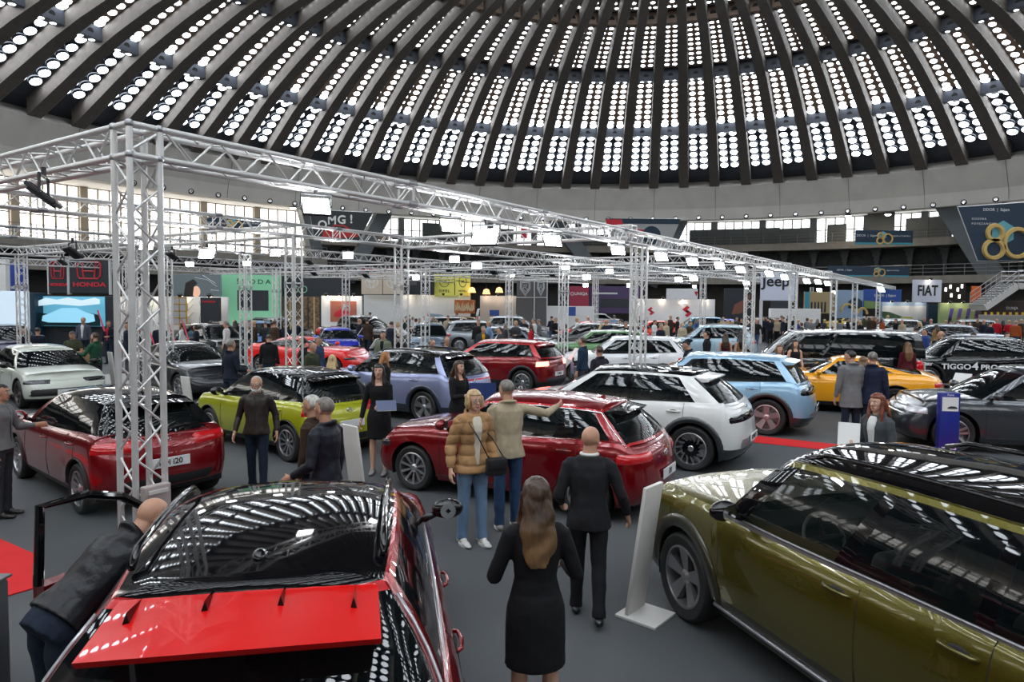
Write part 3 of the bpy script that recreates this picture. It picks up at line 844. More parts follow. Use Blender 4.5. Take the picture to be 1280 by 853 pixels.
def fuse(mb, name, m, parent, voxel, smooth=3, wave=None):
    o = mb.build('tmp'); COL.objects.unlink(o)
    md = o.modifiers.new('r', 'REMESH'); md.mode = 'VOXEL'; md.voxel_size = voxel; md.use_smooth_shade = True
    if smooth:
        s = o.modifiers.new('s', 'SMOOTH'); s.factor = .5; s.iterations = smooth
    me = evaluated_mesh(o)
    old = o.data; bpy.data.objects.remove(o); bpy.data.meshes.remove(old)
    me.materials.clear(); me.materials.append(m); me.name = name
    if wave: wave(me)
    me.polygons.foreach_set('use_smooth', [True]*len(me.polygons))
    r = bpy.data.objects.new(name, me); link(r); r.parent = parent; return r
def ik(s, tgt, l1, l2, pole):
    d = tgt-s; L = d.length
    if L > (l1+l2)*.995: d = d.normalized()*(l1+l2)*.995; L = d.length; tgt = s+d
    a = math.acos(max(-1, min(1, (l1*l1+L*L-l2*l2)/(2*l1*L)))); dn = d.normalized()
    p = (pole-pole.dot(dn)*dn).normalized()
    return s+dn*math.cos(a)*l1+p*math.sin(a)*l1, tgt
RELAX = (.03, .045, -.318)
def person(h=1.75, fem=False, lean=0, armL=RELAX, armR=RELAX, legL=(0, .0), legR=(0, .0), head=(0, 0), skin=None, hair='short', hairm_=None, top='jacket', topm=None, toplen=.02, bot='trousers', botm=None,
           shoem=None, shirt=None, lod=0, beard=None, glasses=False, belly=0, sleeves=True, sock=None, sit=0, hairlen=.2, stance=.05, collar=None, puff=1.0, neckline=False, curl=.9, tiltlat=0, cuff=None, shoes='shoe', waist=None, shirtfull=False, face=True):
    root = empty('person'); skin = skin or (SKINP if fem else SKIN); sk = h
    shoem = shoem or mat('shoe_dark', (.015, .014, .013), rough=.35); hairm_ = hairm_ or H_DK
    vx = [.0075, .011, .02][lod]; vc = [.011, .015, .024][lod]
    Y = Vector((0, 1, 0)); U = Vector((math.sin(lean), 0, math.cos(lean))); Fd = Vector((math.cos(lean), 0, -math.sin(lean)))
    hl = .245*h; sl_ = .245*h; hz = .515*h
    # legs: (hip swing fwd, knee bend)
    def leg(s, sw, kb):
        hip = Vector((0, s*.052*h, 0)); d1 = Vector((math.sin(sw), s*stance*.3, -math.cos(sw))).normalized(); kn = hip+d1*hl
        d2 = Vector((math.sin(sw-kb), s*stance*.2, -math.cos(sw-kb))).normalized(); an = kn+d2*sl_
        return [hip, kn, an]
    LL, LR = leg(1, *legL), leg(-1, *legR)
    low = min(LL[2].z, LR[2].z)
    Pz = -low+.045*h; P0_ = Vector((0, 0, Pz))
    LL = [p+P0_ for p in LL]; LR = [p+P0_ for p in LR]
    sw_ = (.088 if fem else .104)*h
    sp = lambda k: P0_+U*(k*h)
    shz = .272
    SL, SR = sp(shz)+Y*sw_, sp(shz)-Y*sw_
    def arm(S, s, t):
        tgt = S+Fd*t[0]*h+Y*s*t[1]*h+U*t[2]*h if len(t) == 3 else Vector(t[:3])
        pole = (-Fd*.8-U*.6+Y*s*.35) if len(t) < 4 or not t[3:] else Vector(t[3:6])
        e, w = ik(S, tgt, .172*h, .15*h, pole); return [S, e, w]
    AL, AR = arm(SL, 1, armL), arm(SR, -1, armR)
    nk = sp(.325); hy, hp = head
    HR = Matrix.Rotation(hy, 3, 'Z') @ Matrix.Rotation(hp+lean*.55, 3, 'Y')
    hc = sp(.335)+HR @ Vector((.012*h, 0, .062*h)); k_ = h*(.132 if fem else .135)/.235
    def hv(x, y, z): return hc+HR @ (Vector((x, y, z))*k_)
    B = MB()
    B.ellipsoid(hv(-.008, 0, .022), (.098*k_, .078*k_, .093*k_), None, 18, 14, HR)
    B.ellipsoid(hv(.028, 0, -.052), (.062*k_, .055*k_, .060*k_), None, 16, 12, HR)
    B.ellipsoid(hv(.058, 0, -.088), (.028*k_, .03*k_, .026*k_), None, 12, 8, HR)
    B.ellipsoid(hv(.045, 0, -.01), (.046*k_, .060*k_, .065*k_), None, 14, 10, HR)
    B.tube([hv(.086, 0, .01), hv(.104, 0, -.022), hv(.100, 0, -.030)], [.009*k_, .015*k_, .014*k_], None, 8)
    for s in (1, -1): B.ellipsoid(hv(-.006, s*.078, -.012), (.018*k_, .010*k_, .032*k_), None, 10, 8, HR)
    etube(B, [sp(.29), sp(.32), hv(-.012, 0, -.04)], [(.05*h, .036*h), (.035*h*(.9 if fem else 1.05), .034*h), (.033*h*(.85 if fem else 1), .033*h)], Y)
    wz = .072 if fem else .085
    fb = (belly or 0)
    TOR = [(-.05, .088, .062), (0, .092 if fem else .088, .066+fb*.4), (.06, .085 if fem else .086, .062+fb), (.11, wz, .056+fb*.9), (.17, wz+.008, .062+fb*.4), (.22, .084 if fem else .095, .070 if fem else .068), (.262, .084 if fem else .097, .058), (.29, .056 if fem else .068, .042), (.31, .034, .034)]
    etube(B, [sp(k)+Fd*fb*h*.3*max(0, 1-abs(k-.08)/.12) for k, _, _ in TOR], [((a-.006)*h, (b-.006)*h) for _, a, b in TOR], Y)
    for lg in (LL, LR):
        a, b, c = lg
        etube(B, [a+U*.02*h, a.lerp(b, .3), a.lerp(b, .7), b, b.lerp(c, .3), b.lerp(c, .7), c], [(.046*h, .052*h), (.043*h, .05*h), (.034*h, .037*h), (.030*h, .032*h), (.031*h, .034*h), (.022*h, .023*h), (.018*h, .020*h)], Y, None, 12)
        B.ellipsoid(c+Vector((.032*h, 0, -.026*h)), (.056*h, .018*h, .014*h), None, 12, 8)
    for ar, s in ((AL, 1), (AR, -1)):
        S, e, w = ar; ball(B, S+Y*(-s)*.012*h, .029*h)
        etube(B, [S, S.lerp(e, .5), e, e.lerp(w, .35), w], [(.030*h, .030*h), (.026*h, .027*h), (.021*h, .021*h), (.022*h, .023*h), (.014*h, .017*h)], Y, None, 12)
        # hand: palm, four fingers, thumb
        d = (w-e).normalized(); inn = (Y*(-s)); inn = (inn-inn.dot(d)*d)
        inn = inn.normalized() if inn.length > .2 else Fd.copy(); wd = d.cross(inn).normalized()
        if wd.dot(Fd-U*.2) < 0: wd = -wd
        pl = .052*h; c0 = w+d*.008*h
        etube(B, [w-d*.01*h, c0+d*.012*h, c0+d*pl*.6, c0+d*pl], [(.017*h, .013*h), (.020*h, .012*h), (.0235*h, .011*h), (.022*h, .009*h)], wd, None, 12)
        for q, (off, fl) in enumerate(((.017, .040), (.006, .045), (-.005, .042), (-.016, .033))):
            b0 = c0+d*pl*.95+wd*off*h; c1 = curl*(.8+.1*q)
            p1 = b0+(d*math.cos(c1*.45)+inn*math.sin(c1*.45))*fl*h*.5; p2 = p1+(d*math.cos(c1*1.1)+inn*math.sin(c1*1.1))*fl*h*.32; p3 = p2+(d*math.cos(c1*1.7)+inn*math.sin(c1*1.7))*fl*h*.24
            B.tube([b0-d*.01*h, p1, p2, p3], [.0056*h, .0052*h, .0048*h, .0040*h], None, 7)
        b0 = c0+d*pl*.15+wd*.018*h; p1 = b0+(d*.7+wd*.6+inn*.35)*.022*h; p2 = p1+(d*.9+wd*.15+inn*.4)*.020*h
        B.tube([b0-wd*.008*h, p1, p2], [.0072*h, .0060*h, .0046*h], None, 7)
    fuse(B, 'body', skin, root, vx, 2 if lod < 2 else 1)
    # face
    if lod < 2 and face:
        e_ = MB()
        for s in (1, -1):
            e_.ellipsoid(hv(.079, s*.030, .004), (.010*k_, .015*k_, .009*k_), M_EYE, 8, 6, HR); e_.ellipsoid(hv(.086, s*.030, .004), (.005*k_, .0065*k_, .0065*k_), M_IRIS, 8, 6, HR)
        e_.build('eyes', root, True)
        e_ = MB()
        for s in (1, -1): e_.tube([hv(.092, s*.014, .026), hv(.092, s*.032, .032), hv(.080, s*.050, .026)], [.0045*k_, .005*k_, .003*k_], hairm_ if hair != 'bald' else H_BR, 6)
        e_.build('eyebrows', root, True)
        e_ = MB(); e_.tube([hv(.078, .026, -.058), hv(.0915, .010, -.056), hv(.094, 0, -.057), hv(.0915, -.010, -.056), hv(.078, -.026, -.058)], [.003*k_, .007*k_, .007*k_, .007*k_, .003*k_], M_LIP, 6)
        e_.build('mouth', root, True)
        if beard:
            e_ = MB()
            e_.tube([hv(-.005, .070, -.02), hv(.02, .062, -.062), hv(.055, .036, -.095), hv(.080, 0, -.104), hv(.055, -.036, -.095), hv(.02, -.062, -.062), hv(-.005, -.070, -.02)], [.008*k_, .013*k_, .019*k_, .022*k_, .019*k_, .013*k_, .008*k_], None, 8)
            e_.tube([hv(.072, .032, -.066), hv(.092, .012, -.041), hv(.096, 0, -.040), hv(.092, -.012, -.041), hv(.072, -.032, -.066)], [.007*k_]*5, None, 6)
            e_.ellipsoid(hv(.078, 0, -.082), (.022*k_, .028*k_, .018*k_), None, 10, 8, HR)
            fuse(e_, 'beard', beard, root, .006, 1)
        if glasses:
            e_ = MB()
            for s in (1, -1):
                c = hv(.098, s*.031, .002); e_.tube([c+HR @ (Vector((0, math.cos(q)*.021, math.sin(q)*.016))*k_) for q in [2*PI*z/14 for z in range(15)]], .0018, M_INK, 5, cap=False)
                e_.tube([hv(.098, s*.052, .004), hv(.0, s*.083, .006)], .0018, M_INK, 5)
            e_.tube([hv(.10, .010, .006), hv(.10, -.010, .006)], .0018, M_INK, 5); e_.build('glasses', root, True)
    # hair
    if hair != 'bald':
        G = MB(); full = hair in ('long', 'bob')
        nu, nv = 28, 20; vs = []; keep = {}
        sc = (1.09 if not full else 1.18) if lod < 2 else 1.2
        def inhair(x, y, z):   # unit sphere coords
            if hair == 'receding': return (z > .55-.9*x and x < .25) or (x < -.1 and z > -.42)
            lim = .42+.2*abs(y) if x > .3 else (.42-.9*(.3-x) if x > -.1 else -.46)
            if full: lim = min(lim, .42 if x > .45 else (.42-1.9*(.45-x)))
            return z > lim
        for i in range(nv):
            th0, th1 = PI*i/nv, PI*(i+1)/nv
            for k in range(nu):
                ph0, ph1 = 2*PI*k/nu, 2*PI*(k+1)/nu
                tm, pm = (th0+th1)/2, (ph0+ph1)/2; x, y, z = math.sin(tm)*math.cos(pm), math.sin(tm)*math.sin(pm), math.cos(tm)
                if inhair(x, y, z):
                    q = []
                    for th, ph in ((th0, ph0), (th1, ph0), (th1, ph1), (th0, ph1)):
                        q.append((math.sin(th)*math.cos(ph), math.sin(th)*math.sin(ph), math.cos(th)))
                    fz = lambda c: 1+(sc-1)*(1 if full else min(1, max(.1, (c+.46)/.5)))
                    o_ = [hv(-.010+a*.098*fz(c), b*.078*fz(c), .022+c*.093*fz(c)) for a, b, c in q]; i_ = [hv(-.010+a*.098*.72, b*.078*.72, .022+c*.093*.72) for a, b, c in q]
                    G.add(o_+i_, [(0, 1, 2, 3), (7, 6, 5, 4), (0, 4, 5, 1), (1, 5, 6, 2), (2, 6, 7, 3), (3, 7, 4, 0)])
        if full:
            hl_ = hairlen if hair == 'long' else .07
            dn = -U*h
            if hair == 'long':
                top_ = hv(-.05, 0, .02); mid = hv(-.085, 0, -.06); low_ = sp(.29)-Fd*.062*h; end = low_+dn*(hl_-.06)-Fd*.0*h
                etube(G, [top_, mid, low_, low_.lerp(end, .5), end], [(.086*k_, .064*k_), (.100*k_, .055*k_), (.118*k_, .045*k_), (.110*k_, .040*k_), (.055*k_, .018*k_)], HR @ Y)
                for s in (1, -1):
                    a = hv(.012, s*.080, .02); b = hv(.018, s*.086, -.06); c = sp(.275)+Y*s*.050*h+Fd*.035*h; d_ = c+dn*max(.01, hl_-.14)
                    G.tube([a, b, c, d_], [.022*k_, .026*k_, .030*k_, .012*k_], None, 8)
            else:
                etube(G, [hv(-.04, 0, .03), hv(-.05, 0, -.05), hv(-.045, 0, -.105)], [(.088*k_, .072*k_), (.096*k_, .066*k_), (.08*k_, .05*k_)], HR @ Y)
                for s in (1, -1): G.tube([hv(.02, s*.078, .05), hv(.024, s*.086, -.03), hv(.02, s*.078, -.085)], [.022*k_, .028*k_, .018*k_], None, 8)
        fuse(G, 'hair', hairm_, root, .009 if lod < 2 else .02, 2, strands(.007) if lod == 0 and full else None)
    # lower garment
    if bot == 'trousers':
        T_ = MB(); cf = puff
        etube(T_, [sp(-.055), sp(-.01), sp(.05), sp(.085)], [(.098*h, .074*h), (.102*h, .078*h), (.093*h, .070*h+fb*h), (.088*h, .066*h+fb*h)], Y)
        for lg in (LL, LR):
            a, b, c = lg
            etube(T_, [a+U*.01*h, a.lerp(b, .35), a.lerp(b, .75), b, b.lerp(c, .4), b.lerp(c, .8), c-Vector((0, 0, .012*h))], [(.052*h, .064*h), (.050*h, .058*h), (.042*h, .047*h), (.040*h, .043*h), (.037*h, .042*h), (.033*h, .038*h), (.036*h, .040*h)], Y, None, 14)
        fuse(T_, 'trousers', botm or cloth('dark_denim', '#1c2838'), root, vc, 3, folds(.006) if lod == 0 else None)
    elif bot == 'skirt':
        T_ = MB(); etube(T_, [sp(.10), sp(0), P0_-Vector((0, 0, .1*h)), P0_-Vector((0, 0, .2*h))], [(.08*h, .066*h), (.105*h, .084*h), (.11*h, .09*h), (.112*h, .088*h)], Y); fuse(T_, 'skirt', botm or topm, root, vc, 3)
    # upper garment
    TM = topm or cloth('black', '#101012')
    T_ = MB(); g = .010*h*(1.0 if top != 'dress' else .45)*puff
    tor = [(k, a*h+g, b*h+g+fb*h*.25) for k, a, b in TOR if k >= (.0) ]
    zlow = -toplen
    pts = [(zlow, .104*h+g*1.6 if top != 'dress' else .1*h+g, .078*h+g+fb*h*.6)]+tor[(0 if zlow < -.01 else 1):-1]
    pts = [(k, max(a, (.107*h if bot == 'trousers' else 0)+g*.3), max(b, (.083*h if bot == 'trousers' else 0)+fb*h)) if k < .055 else (k, a, b) for k, a, b in pts]
    if neckline: pts = pts[:-1]+[(.272, .08*h, .05*h)]
    elif top in ('jacket', 'coat'): pts.append((.312, .052*h+g, .046*h+g*.5)); 
    etube(T_, [sp(k)+Fd*fb*h*.3*max(0, 1-abs(k-.08)/.12) if k > -.06 else P0_+Vector((0, 0, k*h)) for k, _, _ in pts], [(a, b) for _, a, b in pts], Y, None, 20)
    if top == 'dress':
        dz = [(.05, .092), (-.0, .106), (-.06, .110), (-.14, .110), (-.21, .112)]
        etube(T_, [P0_+Vector((0, 0, k*h)) for k, _ in dz], [(r*h, r*.80*h) for _, r in dz], Y, None, 20)
    if top == 'jacket' and collar is None and lod < 2 or top == 'coat':
        c0 = sp(.312)-Fd*.01*h; T_.tube([c0+Fd*.045*h*math.cos(q)+Y*.048*h*math.sin(q)+U*(.008-.010*math.cos(q))*h for q in [PI*(.18+1.64*z/12) for z in range(13)]], .012*h, None, 7)
    if sleeves:
        for ar, s in ((AL, 1), (AR, -1)):
            S, e, w = ar; u_ = puff
            ball(T_, S+Y*(-s)*.012*h-U*.004*h, .034*h*u_+g*.3)
            wr_ = e.lerp(w, .93 if sleeves != 'short' else .0); e2 = e if sleeves != 'short' else S.lerp(e, .62)
            if sleeves == 'short': etube(T_, [S, S.lerp(e, .3), e2], [(.036*h+g*.4,)*2, (.034*h+g*.4,)*2, (.034*h+g*.4,)*2], Y, None, 12)
            else: etube(T_, [S, S.lerp(e, .35), S.lerp(e, .8), e, e.lerp(w, .3), e.lerp(w, .7), wr_], [(.031*h*u_+g*.5,)*2, (.030*h*u_+g*.4,)*2, (.027*h*u_+g*.3,)*2, (.027*h*u_+g*.3,)*2, (.026*h*u_+g*.2,)*2, (.022*h*u_+g*.1,)*2, (.021*h*u_,)*2], Y, None, 12)
    fuse(T_, {'jacket': 'jacket', 'coat': 'coat', 'dress': 'dress', 'shirt': 'shirt', 'sweater': 'sweater'}.get(top, 'jacket'), TM, root, vc, 3, None if lod else folds(.010, 1) if puff > 1.2 else folds(.003 if top == 'dress' else .007))
    if shirt and lod < 2:
        T_ = MB(); pp = [(.0, .016), (.06, .018), (.12, .022), (.17, .026), (.21, .030), (.25, .034), (.28, .034), (.30, .026)] if shirtfull else [(.20, .004), (.23, .012), (.27, .024), (.30, .026)]
        def fr_(k): 
            a = [q for q in TOR]; return interp([(q[0], q[2]) for q in a], k)
        etube(T_, [sp(k)+Fd*(fr_(k)*h+g*1.0+fb*h*.55-.012*h+(.012 if shirtfull else .006)) for k, _ in pp], [(r*h, .014*h) for _, r in pp], Y, None, 10)
        fuse(T_, 'shirt_front', shirt, root, vx, 2)
    if collar:
        T_ = MB(); c0 = sp(.322); T_.tube([c0+Fd*.040*h*math.cos(q)+Y*.043*h*math.sin(q) for q in [2*PI*z/14 for z in range(15)]], .009*h, collar, 7, cap=False); T_.build('shirt_collar', root, True)
    if lod == 0 and top in ('jacket', 'coat') and not shirt and hair != 'long':
        T_ = MB(); zz = [(.0, 0), (.08, 0), (.16, 0), (.24, 0), (.29, 0)]
        T_.tube([sp(k)+Fd*(interp([(q[0], q[2]) for q in TOR], k)*h+g+fb*h*.62+.001) for k, _ in zz], .0035*1.4, M_INK, 5); T_.build('zip', root, True)
    # shoes
    for lg in (LL, LR):
        c = lg[2]; T_ = MB(); gz = c.z-.045*h
        for (x, z, a, b) in ((-.022, .022, .026, .022), (.02, .026, .027, .027), (.06, .018, .027, .018), (.088, .014, .024, .014)): T_.ellipsoid(c+Vector((x*h, 0, -.045*h+z*h)), (.036*h, a*h*.95, b*h), None, 12, 8)
        T_.tube([c+Vector((-.004*h, 0, -.02*h)), c+Vector((-.002*h, 0, .002*h))], .024*h, None, 10)
        so = fuse(T_, 'shoe', shoem, root, max(vx, .008), 1)
        if shoes == 'sneaker' and lod < 2:
            T_ = MB()
            T_.prism([(c.x+math.cos(q)*.066*h+.03*h, c.y+math.sin(q)*.028*h) for q in [2*PI*z/16 for z in range(16)]], gz, gz+.014*h, mat('sole_white', (.7, .7, .68), rough=.6)); T_.build('sole', so)
    root['_pts'] = [*AL[2], *AR[2]]
    root['hz'] = Pz
    return root
def held(root, side):
    "world position of the wrist (root must be placed)"
    bpy.context.view_layer.update()
    v = list(root['_pts'])[0:3] if side == 'L' else list(root['_pts'])[3:6]
    return root.matrix_world @ Vector(v)
def put(o, px, py, deg, z=0, label=None, cat='person', group=None):
    p = at(px, py, z); o.location = p; o.rotation_euler = (0, 0, math.radians(deg))
    return tag(o, label, cat, group)
# ---------------------------------------------------------------- the domed hall
CX, CY = 8.6127, 38.299
PH0 = math.atan2(.976, .219)          # bearing of the bay straight ahead
NB = 84; DW = 2*PI/NB
def pol(R, ph, z): return Vector((CX+R*math.cos(ph), CY+R*math.sin(ph), z))
def ringpt(px, py, R):
    d = ray(px, py); a = d.x**2+d.y**2; b = -(d.x*CX+d.y*CY); c = CX*CX+CY*CY-R*R
    t = (-b+math.sqrt(b*b-a*c))/a; return Vector((t*d.x, t*d.y, CAMH+t*d.z))
def phi(p): return math.atan2(p.y-CY, p.x-CX)
M_RIB = mat('concrete_rib', (.15, .13, .115), rough=.8, noise=.12, nscale=3, bump=.2, bscale=12)
M_PAN = mat('dome_panel', (.06, .068, .088), rough=.55, noise=.12, nscale=3)
M_TRAY = mat('lens_tray', (.32, .22, .16), rough=.6, noise=.12, nscale=6)
M_LENS = mat('skylight_lens', (.8, .85, .9), rough=.4, emit=(.86, .93, 1), es=5)
M_GLINT = mat('rib_glint', (.3, .29, .27), rough=.5)
M_BEAM = mat('ring_beam_concrete', (.68, .65, .60), rough=.85, noise=.06, nscale=.6)
M_CONC = mat('gallery_concrete', (.26, .235, .20), rough=.85, noise=.12, nscale=1.2)
M_WALL = mat('hall_wall', (.075, .078, .075), rough=.85, noise=.15, nscale=.7)
M_CURT = mat('grey_curtain', (.06, .066, .066), rough=.9, noise=.2, nscale=2)
M_STRUT = mat('strut_grey', (.13, .145, .155), rough=.7, noise=.06, nscale=1)
M_STEEL = mat('rail_steel', (.25, .26, .27), rough=.4, metal=.6)
M_MULL = mat('window_frame_paint', (.42, .37, .30), rough=.6)
M_WIN = mat('bright_window', (.8, .85, .9), rough=.3, emit=(1, .985, .95), es=1.5)
M_WINR = mat('cool_window', (.8, .85, .9), rough=.3, emit=(.9, .95, 1), es=1.3)
PROF = [(0, 27.7), (12, 27.45), (21.6, 26.8), (30.9, 25.1), (39.6, 21.8), (48.6, 16.69)]
def pz(r): return sinterp(PROF, r)
def revolve(name, prof, m, ph0=0, ph1=2*PI, n=168, close=True, parent=None):
    vs = []; fs = []; full = abs(ph1-ph0-2*PI) < 1e-6; L = len(prof)
    cols = n if full else n+1
    for i in range(cols):
        a = lerp(ph0, ph1, i/n)
        for r, z in prof: vs.append(pol(r, a, z))
    for i in range(n):
        j = (i+1) % cols
        for k in range(L if close else L-1):
            q = (k+1) % L; fs.append((i*L+k, j*L+k, j*L+q, i*L+q))
    if not full and close: fs += [tuple(range(L)), tuple(reversed(range(n*L, n*L+L)))]
    o = mobj(name, vs, fs, m, parent); o['kind'] = 'structure'; return o
# floor
M_FLOOR = mat('floor_carpet', (.080, .085, .089), rough=.62, noise=.22, nscale=.35, bump=.15, bscale=260, spec=.35)
mb = MB(); n = 96
mb.lathe([(0.01, 0), (62, 0), (62, -.3), (.01, -.3)], M_FLOOR, 96, Matrix.Translation((CX, CY, 0))); o = mb.build('floor'); o['kind'] = 'structure'
# shell
vs = []; fs = []
rr = [0.2, 6, 12, 17, 21.6, 26, 30.9, 35, 39.6, 44, 48.6, 50.5]
sh = [(r, pz(min(r, 48.6))+1.42-(max(0, r-48.6))*.3) for r in rr]
revolve('ceiling', sh+[(50.5, 18.5), (30, 28.5), (.2, 30)], M_PAN)
# one rib
def rib_mesh():
    vs = []; fs = []
    R2 = [8, 12, 16, 21.6, 24, 27, 30.9, 33, 36, 39.6, 42, 45, 48.7]
    for r in R2:
        hw_ = .27+.32*(r/48.6); z = pz(r)
        vs += [(r, -hw_, z+1.5), (r, hw_, z+1.5), (r, hw_*.92, z), (r, -hw_*.92, z)]
    for i in range(len(R2)-1):
        for k in range(4): fs.append((4*i+k, 4*i+(k+1) % 4, 4*i+4+(k+1) % 4, 4*i+4+k))
    me = bpy.data.meshes.new('rib'); me.from_pydata(vs, [], fs); me.materials.append(M_RIB); me.materials.append(M_GLINT)
    bm = bmesh.new(); bm.from_mesh(me)
    # cable along the rib edge, its pale colour standing for light caught on it
    for a, b in zip(R2, R2[1:]):
        q = []
        for r in (a+.25 if a in (24, 33, 42) else a, b-.25 if b in (24, 33, 42) else b):
            y = -(.27+.32*(r/48.6))*.92-.05
            for dy, dz in ((0, .02), (.03, .02), (.03, .07), (0, .07)): q.append(bm.verts.new((r, y+dy, pz(r)+dz)))
        for k in range(4):
            f = bm.faces.new((q[k], q[(k+1) % 4], q[4+(k+1) % 4], q[4+k])); f.material_index = 1
    bmesh.ops.recalc_face_normals(bm, faces=bm.faces); bm.to_mesh(me); bm.free(); return me
def lens_mesh():
    mb = MB()
    def row(r, y, rad, plate):
        dz = (pz(r+.3)-pz(r-.3))/.6; nrm = Vector((dz, 0, -1)).normalized(); c = Vector((r, y, pz(r)+1.15))
        n_ = nrm; a = Vector((1, 0, dz)).normalized(); b = Vector((0, 1, 0))
        k_ = 14
        ring = [c+(a*math.cos(2*PI*k/k_)*.96+b*math.sin(2*PI*k/k_))*rad for k in range(k_)]
        mb.add(ring+[c+n_*rad*.18], [(k, (k+1) % k_, k_) for k in range(k_)], M_LENS)
        up = [p-n_*.12 for p in ring]; ring2 = [c+(p-c)*1.06 for p in ring]
        mb.add([p+n_*.02 for p in ring2]+[p-n_*.2 for p in ring2], [(k, (k+1) % k_, (k+1) % k_+k_, k+k_) for k in range(k_)], M_PAN)
    for k in range(8): 
        for s in (-1, 1): row(46.85-.90*k, s*(.585-.004*k), .425-.006*k, 0)
    for k in range(9):
        for s in (-1, 1): row(40.1-.79*k, s*(.50-.012*k), .32-.006*k, 1)
    for k in range(10):
        for s in (-1, 1): row(31.45-.765*k, s*(.37-.008*k), .225-.004*k, 1)
    for s in (-1, 1): row(22.1, s*.26, .17, 1)
    for k in range(1, 10): row(22.1-.8*k, 0, .21-.01*k, 1)
    def strip(r0, r1, w0, w1, m, dz, n=5):
        vs = []; fs = []
        for k in range(n+1):
            r = lerp(r0, r1, k/n); w = lerp(w0, w1, k/n); vs += [(r, -w, pz(r)+dz), (r, w, pz(r)+dz), (r, w, pz(r)+dz+.06), (r, -w, pz(r)+dz+.06)]
        for k in range(n):
            for j in range(4): fs.append((4*k+j, 4*k+(j+1) % 4, 4*k+4+(j+1) % 4, 4*k+4+j))
        mb.add(vs, fs, m)
    strip(40.6, 33.2, .95, .80, M_TRAY, 1.20); strip(32.0, 24.0, .75, .55, M_TRAY, 1.20); strip(22.7, 14.5, .52, .34, M_TRAY, 1.20)
    # boxes between the tiers, with an oval opening
    for r, w in ((41.2, 1.05), (32.75, .84), (23.45, .62)):
        z = pz(r)
        mb.box((r, 0, z+.85), (.75, 2*w, 1.0), M_TRAY if r < 31 else M_PAN)
        mb.disc((r-.38, 0, z+.75), .26, (-1, 0, -.2), M_DARK, 16, 1)
        for y in (-.45*w, .45*w): mb.disc((r+.05, y, z+.34), .2*w, (0, 0, -1), M_LENS if r > 31 else M_DARK, 10)
    return mb
rm_ = rib_mesh(); lm = lens_mesh(); l0 = None
for i in range(NB):
    a = PH0+(i+.5)*DW
    o = bpy.data.objects.new('trim_%d' % (i+1), rm_); link(o); o.location = (CX, CY, 0); o.rotation_euler = (0, 0, a); o['kind'] = 'structure'
    if l0 is None:
        l0 = lm.build('window_1'); o = l0
    else: o = l0.copy(); link(o); o.name = 'window_%d' % (i+1)
    o.location = (CX, CY, 0); o.rotation_euler = (0, 0, PH0+i*DW); o['kind'] = 'structure'
revolve('trim_100', [(7, 26.6), (7, 28), (12.6, 27.9), (12.6, 26.4)], M_RIB)
# ring beam
revolve('wall_upper', [(50.0, 12.86), (49.75, 14.2), (48.7, 16.69), (50.2, 17.6), (51.4, 17.4), (51.4, 12.86)], M_BEAM)
tj = MB()
for i in range(42):
    a = PH0+i*2*PI/42+.035
    p0 = pol(49.97, a, 12.9); p1 = pol(49.72, a, 14.2); p2 = pol(48.68, a, 16.66); tj.tube([p0, p1, p2], .018, M_WALL, 4)
o = tj.build('trim_101'); o['kind'] = 'structure'
# outer wall with the window band
NWB = 60; WW = 2*PI/NWB
phL = phi(ringpt(392, 300, 55))       # where the left gallery ends
def inleft(a):
    d = (a-phL) % (2*PI); return d < 2.2
revolve('wall_outer', [(60.5, 0), (60.5, 8), (60.9, 8), (60.9, 0)], M_WALL)
revolve('wall_top', [(59.5, 13.6), (51, 13.4), (51, 14), (61, 14.5), (61, 13.6)], M_BEAM)
for i in range(NWB):
    a0 = PH0+i*WW; a1 = a0+WW; am = (a0+a1)/2
    west = inleft(am)
    zb = 7.7
    p0, p1 = pol(60, a0, 0), pol(60, a1, 0); w = (p1-p0).length; c = (p0+p1)/2
    fr = MB(); T = Matrix.Rotation(am+PI/2, 3, 'Z')
    zt_ = 13.6
    for k in range(6):
        x = lerp(-w/2+.35, w/2-.35, k/5); fr.box(T @ Vector((x, .12, 0))+Vector((c.x, c.y, (zb+zt_)/2)), (.17 if 0 < k < 5 else .22, .12, zt_-zb), M_MULL, T)
    for z in (zb+.05, zb+1.3, zb+2.7, zb+4.3, zt_-.05): fr.box(Vector((c.x, c.y, z))+T @ Vector((0, .12, 0)), (w-.7, .1, .13), M_MULL, T)
    fr.box(T @ Vector((0, .02, 0))+Vector((c.x, c.y, (zb+zt_)/2)), (w-.7, .03, zt_-zb), M_WIN if west else M_WINR, T)
    o = fr.build('window_%d' % (101+i)); o['kind'] = 'structure'
    # column between the windows
    cb = MB(); T0 = Matrix.Rotation(a0+PI/2, 3, 'Z')
    cb.box(Vector((p0.x, p0.y, 7.0)), (.75, 1.0, 14), M_MULL if west else M_STRUT, T0)
    o = cb.build('trim_%d' % (201+i)); o['kind'] = 'structure'
